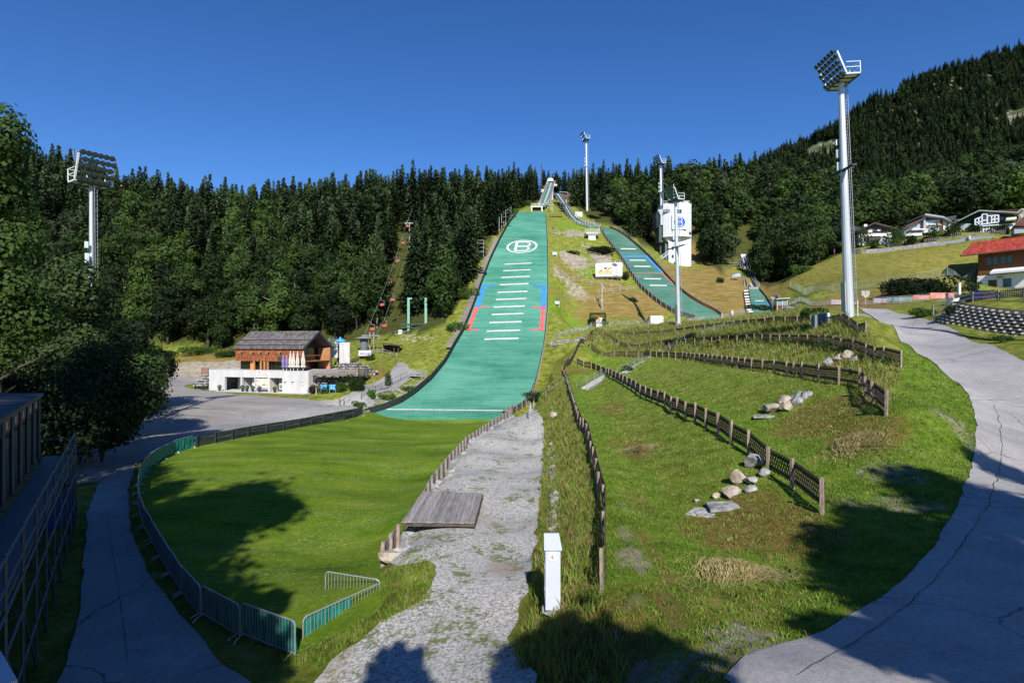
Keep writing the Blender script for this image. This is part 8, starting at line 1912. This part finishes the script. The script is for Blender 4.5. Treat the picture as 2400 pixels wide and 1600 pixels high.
# ------------------------------------------------------------------ bushes, hedges, tall grass
def bush(p, rx, ry, h, n_, label, m, q=.10, name='bush', seed=1, cat='bush', box=False):
    r = np.random.RandomState(seed); e = empty(name, p, label, cat)
    if box: C = np.stack([r.uniform(-rx,rx,n_), r.uniform(-ry,ry,n_), r.uniform(0,h,n_)], 1); k = r.randint(0,3,n_); s_ = r.choice([-1,1],n_); C[k==0,0] = s_[k==0]*rx; C[k==1,1] = s_[k==1]*ry; C[k==2,2] = h; C += r.randn(n_,3)*.05
    else:
        nl = 7; lc = np.stack([r.uniform(-.6,.6,nl)*rx, r.uniform(-.6,.6,nl)*ry, h*r.uniform(.25,.6,nl)], 1); v = r.randn(n_,3); v /= np.linalg.norm(v, axis=1)[:, None]; i = r.randint(0,nl,n_)
        C = lc[i]+v*np.array([rx*.5, ry*.5, h*.42])*(.7+.4*r.rand(n_,1)); C[:,2] = np.abs(C[:,2])
    a = r.randn(n_,3); a /= np.linalg.norm(a, axis=1)[:, None]; b = np.cross(a, r.randn(n_,3)); b /= np.linalg.norm(b, axis=1)[:, None]; s_ = q*(.6+.8*r.rand(n_,1)); V, Q = quads(C, a*s_, b*s_*.7)
    o = bpy.data.objects.new('foliage', np_mesh('foliage', V, Q, m)); COL.objects.link(o); o.parent = e
    mb = MB(); rd = random.Random(seed)
    for k in range(5): a_ = rd.uniform(0,6.28); mb.tube([(0,0,-.2),(math.cos(a_)*rx*.3,math.sin(a_)*ry*.3,h*.4),(math.cos(a_)*rx*.5,math.sin(a_)*ry*.5,h*.7)], [.04,.03,.01], 4)
    mb.build('stems', M_BARK, e); return e
M_BRED = leaf_mat('reddish_leaves', (.05,.035,.015), (.12,.07,.035)); M_BFL = leaf_mat('flowering_leaves', (.06,.10,.03), (.45,.50,.35)); M_BG2 = leaf_mat('bush_leaves', (.022,.055,.008), (.085,.16,.022))
bush(G(736,922), 1.0,.8,1.6,900,'reddish brown bush at the corner of the white building', M_BRED, .10, seed=1)
bush(G(768,920), 1.6,.9,1.3,1200,'green bush between and behind the two blue boards', M_BG2, .10, seed=2); bush(G(797,918), 1.2,.8,1.7,1200,'rounded green bush right of the blue boards', M_BG2, .10, seed=3); bush(G(828,915), 1.7,1.0,2.6,2200,'largest green bush in front of the rubble wall', M_BG2, .11, seed=4)
bush(G(508,909)+Vector((0,.2,0)), 1.5,.4,2.2,1300,'green climbing plant on the left end of the white wall', M_BG2, .11, seed=5, name='climbing_plant', cat='plant'); bush(G(530,909), .45,.3,2.2,500,'narrow climbing plant beside the first open bay', M_BG2, .11, seed=6, name='climbing_plant', cat='plant')
bush(P(772,803,108)-Vector((0,0,1.5)), 1.3,1.0,2.8,1000,'white flowering shrub behind the barn gable', M_BFL, .12, seed=7); bush(G(867,845), 1.0,.8,1.6,700,'dark green bush below the picture banner', M_LEAF[0], .10, seed=8)
bush(G(874,934), .9,.7,1.5,700,'bright green bush on the rubble beside the footpath railing', M_BG2, .10, seed=9); bush(G(910,905), .6,.5,2.6,700,'slender young shrub beside the footpath railing', M_BG2, .10, seed=10); bush(G(842,955), 1.3,.8,1.1,900,'low grass-green bush behind the black boards', M_BG2, .10, seed=11)
bush(G(905,935), 1.5,1.0,.9,900,'low weeds on the rubble slope', M_BG2, .10, seed=12, name='weeds', cat='weeds'); bush(G(955,915), 1.6,1.1,.8,800,'weeds near the steel landing', M_BG2, .10, seed=13, name='weeds', cat='weeds')
bush(G(1250,940), 2.2,1.6,1.7,1500,'scruffy grey-green bush at the lower right corner of the large slope', M_NWIL, .11, seed=14)
hg = G(1402,765); bush(hg+Vector((.2,2.0,-.3)), 1.75,.6,3.4,2200,'clipped rectangular hedge behind the sculpture', M_LEAF[0], .12, seed=15, name='clipped_hedge', cat='hedge', box=True); bush(hg+Vector((-1.2,1.2,-.3)), .6,.5,2.2,700,'left block of the clipped hedge', M_LEAF[0], .12, seed=16, name='clipped_hedge', cat='hedge', box=True)
bush(G(1410,596), 4.6,2.2,2.6,3000,'wide dark bush on the middle slope below the lookout', M_LEAF[0], .20, seed=17); bush(G(1463,655), 1.5,1.2,2.4,700,'small dark bush at the right edge of the billboard', M_LEAF[0], .14, seed=18); bush(G(1345,596), 2.5,1.5,1.2,700,'low bush on the bare patch of the middle slope', M_LEAF[0], .16, seed=19)
bush(G(1470,869), .9,.7,.9,700,'leafy bush at the foot of the second stair', M_BG2, .09, seed=20); bush(G(1520,838), .8,.7,1.4,600,'leafy bush at the top of the second stair', M_LEAF[0], .09, seed=21)
bush(G(2180,690)+Vector((0,1,0)), 9,2.2,3.2,5200,'long dark hedge behind the banners beside the red-roofed house', M_NSP, .18, seed=22, name='garden_hedge', cat='hedge'); bush(G(2140,685), 5,1.8,2.4,2400,'left end of the dark hedge behind the banners', M_NSP, .16, seed=23, name='garden_hedge', cat='hedge')
bush(P(2278,688,95), 1.0,.8,2.0,600,'pale shrub beside the corner of the red-roofed house', M_NWIL, .12, seed=24); bush(G(2165,742), 1.8,1.2,1.1,1100,'grassy bush at the left end of the block wall', M_BG2, .10, seed=25); bush(P(2235,735,61), 1.2,.7,1.0,700,'flowering weeds spilling over the block wall', M_BG2, .09, seed=26); bush(P(2345,798,50), 1.3,.8,.5,600,'grass clump at the foot of the block wall', M_BG2, .08, seed=27)
for px, py, Yb, r_, h_, lb, k in ((2020,560,143,2.2,5.0,'small tree in front of the dark chalet',1),(2052,575,146,1.3,2.6,'round bush left of the porch of the dark chalet',0),(2105,560,146,3.2,5.5,'leafy tree between the dark chalet and the modern house',1),(2140,568,143,2.0,3.0,'garden bush below the left balcony of the modern house',0),(2192,552,141,1.8,4.4,'small garden tree in front of the modern house',1),(2172,566,142,1.2,1.8,'round bush before the white base of the modern house',0),
                              (2232,545,142,2.6,3.6,'dark garden tree between the modern and the gabled house',1),(2282,540,141,1.6,2.4,'bush beside the winter garden of the gabled house',0),(2345,540,138,2.2,2.0,'hedge below the cream balcony of the gabled house',0),(2060,588,145,1.0,1.2,'little bush on the wall top, right one',0),(2018,592,146,1.2,1.3,'little bush on the wall top, left one',0)):
    p = P(px, py, Yb); bush(p-Vector((0,0,h_*.35)), r_, r_*.8, h_, int(500+260*r_), lb, M_LEAF[k], .17, seed=int(px), name='garden_tree' if h_ > 3.5 else 'bush', cat='tree' if h_ > 3.5 else 'bush')
for i, (px, py, r_, h_, lb) in enumerate(((1172,668+8,2.5,3,'light green bush beside the upper left boards of the large slope'),(1075,775,3.0,2.0,'grassy bush beside the lower left boards of the large slope'),(1238,482,2.0,2.2,'bright bush left of the white take-off block'),(1205,500,1.6,1.8,'small bush at the top left corner of the large slope'),(1688,662,1.2,1.4,'tiny spruce-like bush on the dry slope under the trees'),(1880,640,3.4,2.2,'overhanging bush at the meadow edge under the trees'),(1775,728,3.2,1.6,'dark bush hiding the foot of the smallest slope'),(1900,742,2.0,1.4,'tall weeds beside the grey cabinet'),(1420,760,.8,.7,'weeds left of the lamp post'),(380,835,5,1.4,'bushes on the bank above the gravel yard, left group'),(480,828,5,1.6,'bushes on the bank above the gravel yard, right group'),(540,835,3,1.2,'bush on the bank beside the barn'),(355,822,3.2,1.6,'bush at the wood edge left of the bank'))):
    if px == 1172: px, py = 1100, 700
    bush(G(px,py), r_, r_*.7, h_, int(500+300*r_), lb, M_BG2, .16, seed=90+i)
# --- grass: many small blades, one object for each growth
def grass_field(name, spots, label, m, kinds, wid=.02):
    """spots: (x, y, height, spread)"""
    n_ = len(spots); r = np.random.RandomState(5); nb = 7; S_ = np.array(spots, np.float32); X0 = np.repeat(S_[:, 0], nb); Y0 = np.repeat(S_[:, 1], nb); Hh = np.repeat(S_[:, 2], nb)*(.55+.7*r.rand(n_*nb)); sp = np.repeat(S_[:, 3], nb)
    x = X0+r.randn(n_*nb)*sp; y = Y0+r.randn(n_*nb)*sp; z = hzv(x, y)-.01; a = r.rand(n_*nb)*6.283; w_ = (wid*(.7+.6*r.rand(n_*nb)))*np.maximum(1, y/22.0); lean = Hh*(.2+.5*r.rand(n_*nb)); la = r.rand(n_*nb)*6.283
    cx, sy = np.cos(a)*w_, np.sin(a)*w_; mx, my = np.cos(la)*lean*.35, np.sin(la)*lean*.35; tx2, ty2 = np.cos(la)*lean, np.sin(la)*lean
    b0 = np.stack([x-cx, y-sy, z], 1); b1 = np.stack([x+cx, y+sy, z], 1); m1 = np.stack([x+cx*.7+mx, y+sy*.7+my, z+Hh*.6], 1); m0 = np.stack([x-cx*.7+mx, y-sy*.7+my, z+Hh*.6], 1); t1 = np.stack([x+cx*.15+tx2, y+sy*.15+ty2, z+Hh], 1); t0 = np.stack([x-cx*.15+tx2, y-sy*.15+ty2, z+Hh], 1)
    V = np.stack([b0,b1,m1,m0,t1,t0], 1).reshape(-1,3); k = np.arange(n_*nb)*6; Q = np.concatenate([np.stack([k,k+1,k+2,k+3],1), np.stack([k+3,k+2,k+4,k+5],1)]); mi = np.concatenate([r.choice(len(m), n_*nb, p=kinds)]*2)
    o = bpy.data.objects.new(name, np_mesh(name, V, Q, m, mi)); COL.objects.link(o); prop(o, label, 'grass', None, 'stuff')
MG1 = leaf_mat('grass_green', (.075,.150,.012), (.200,.330,.035), .35, 0); MG2 = leaf_mat('grass_yellowgreen', (.150,.185,.030), (.340,.350,.090), .35, 0); MG3 = leaf_mat('grass_straw', (.22,.17,.07), (.46,.38,.19), .3, 0); MG4 = leaf_mat('grass_rust', (.15,.09,.025), (.34,.21,.07), .3, 0)
rg = random.Random(3)
def scatter(poly, dens_, hfun, spread=.07, fall=True):
    pl = [(p.x, p.y) for p in poly]; x0 = min(p[0] for p in pl); x1 = max(p[0] for p in pl); y0 = min(p[1] for p in pl); y1 = max(p[1] for p in pl); A_ = (x1-x0)*(y1-y0); n_ = int(A_*dens_); r = np.random.RandomState(n_ % 997)
    x = r.uniform(x0,x1,n_); y = r.uniform(y0,y1,n_); k = inpoly(x, y, pl)
    if fall: k &= r.rand(n_) < np.clip((26.0/np.maximum(y,1))**1.6, .03, 1)
    k &= (np.abs(x) < y*1.0+2)
    k &= ~inpoly(x, y, [(p.x, p.y) for p in ROAD]) & ~inpoly(x, y, [(p.x, p.y) for p in PATH])
    return [(a, b, hfun(a, b, c), spread*max(1, b/30)) for a, b, c in zip(x[k], y[k], r.rand(k.sum()))]
bank = tpl[1]+fpl[2][::-1]; bank2 = tpl[2]+fpl[3][::-1]; t1 = fpl[1][:9]+tpl[1][::-1]; t2 = fpl[2]+tpl[2][::-1]
spots = scatter(bank, 26, lambda x,y,c: .04+.08*c)+scatter(bank2, 26, lambda x,y,c: .05+.08*c); grass_field('bank_grass', spots, 'cut yellowish grass with stubble on the two lower terrace banks', [MG1,MG2,MG3,MG4], [.42,.32,.18,.08], .014)
verge = [tpl[1][0], P(1927,1204,19.8), P(1990,1070,25.5), fpl[3][0], fpl[4][0]]+[rl[i] for i in range(12,-1,-1)]+[Vector((3,8,0)), Vector((2.4,15,0))]
spots = scatter(t1, 40, lambda x,y,c: .04+.07*c)+scatter(t2, 34, lambda x,y,c: .04+.07*c)+scatter(verge, 36, lambda x,y,c: .04+.08*c); grass_field('short_grass', spots, 'short green grass on the terrace tracks and beside the road', [MG1,MG2,MG3], [.74,.20,.06], .014)
up = fpl[3]+[fpl[4][0]]+[]; b3 = fpl[3]+fpl[4][::-1]; b4 = fpl[4]+fpl[5][::-1]; b5 = [fpl[5][0]]+[P(1990,748,60),P(1930,745,70),P(1845,738,100),P(1740,745,120),P(1600,760,122),P(1400,775,126)]+fpl[5][::-1][:-1]
spots = scatter(b3, 5, lambda x,y,c: .22+.35*c, .12, False)+scatter(b4, 9, lambda x,y,c: .35+.5*c, .12, False)+scatter(b5, 7, lambda x,y,c: .35+.5*c, .12, False)+scatter([p+Vector((-.1,-.9,0)) for p in fpl[4][3:]]+fpl[4][3:][::-1], 9, lambda x,y,c: .4+.6*c, .1, False)
grass_field('tall_grass', spots, 'tall pale flowering grass on the upper terraces', [MG1,MG2,MG3], [.28,.48,.24], .014)
leftb = [Vector(G(*q)) for q in ((1278,965),(1276,1050),(1270,1200),(1262,1300),(1240,1440),(1200,1540))]+[Vector((2.4,8,0))]+[Vector((p.x-.1,p.y,0)) for p in fpl[1][:9]]+[G(1290,880),G(1262,920)]
spots = scatter(leftb, 40, lambda x,y,c: .14+.32*c, .08); grass_field('bank_meadow', spots, 'rank mixed grass on the bank between gravel and the lowest fence', [MG1,MG2,MG3,MG4], [.44,.28,.18,.10], .014)
lw = [Vector(G(*q)) for q in ((893,1345),(960,1300),(1010,1310),(1010,1400),(960,1440),(860,1480),(770,1560),(700,1560),(560,1510),(500,1480),(560,1490),(700,1532),(885,1440))]
spots = scatter(lw, 60, lambda x,y,c: .05+.12*c, .06); grass_field('corner_weeds', spots, 'weeds and clover at the lawn corner between barriers and gravel', [MG1,MG2,MG3], [.66,.24,.10], .013)
spots = scatter(LAWN, 34, lambda x,y,c: .02+.045*c, .06); grass_field('lawn_blades', spots, 'short blades of the mown lawn', [MG1,MG2,MG3], [.70,.24,.06], .012)
# ------------------------------------------------------------------ camera, sky, sun
cam = bpy.data.cameras.new('Camera'); cam.sensor_width = 36.0; cam.lens = 36.0*F/2400.0; cam.clip_end = 6000; cam.clip_start = 0.1
camo = bpy.data.objects.new('Camera', cam); COL.objects.link(camo)
camo.location = (0, 0, H); camo.rotation_euler = (PI/2, 0, 0)
SC.camera = camo
elev = math.asin(SUND.z)
w = bpy.data.worlds.new('World'); SC.world = w; w.use_nodes = True
wn = w.node_tree.nodes; wl = w.node_tree.links
sky = wn.new('ShaderNodeTexSky'); sky.sky_type = 'NISHITA'; sky.sun_disc = False
sky.sun_elevation = elev; sky.sun_rotation = math.atan2(SUND.x, SUND.y)
sky.altitude = 2500; sky.air_density = 1.0; sky.dust_density = 0.2; sky.ozone_density = 4.0
bg = wn['Background']; bg.inputs['Strength'].default_value = 0.112
hs = wn.new('ShaderNodeHueSaturation'); hs.inputs['Saturation'].default_value = 1.22; hs.inputs['Hue'].default_value = 0.508; wl.new(sky.outputs[0], hs.inputs['Color']); wl.new(hs.outputs[0], bg.inputs['Color'])
sl = bpy.data.lights.new('Sun', 'SUN'); sl.energy = 4.8; sl.angle = math.radians(0.55); sl.color = (1.0, 0.95, 0.87)
so = bpy.data.objects.new('Sun', sl); COL.objects.link(so); so.location = (10, -40, 60)
so.rotation_euler = SUND.to_track_quat('Z', 'Y').to_euler()
SC.view_settings.view_transform = 'Standard'; SC.view_settings.look = 'None'; SC.view_settings.gamma = 1.0; SC.view_settings.use_curve_mapping = False
SC.view_settings.exposure = 0.42
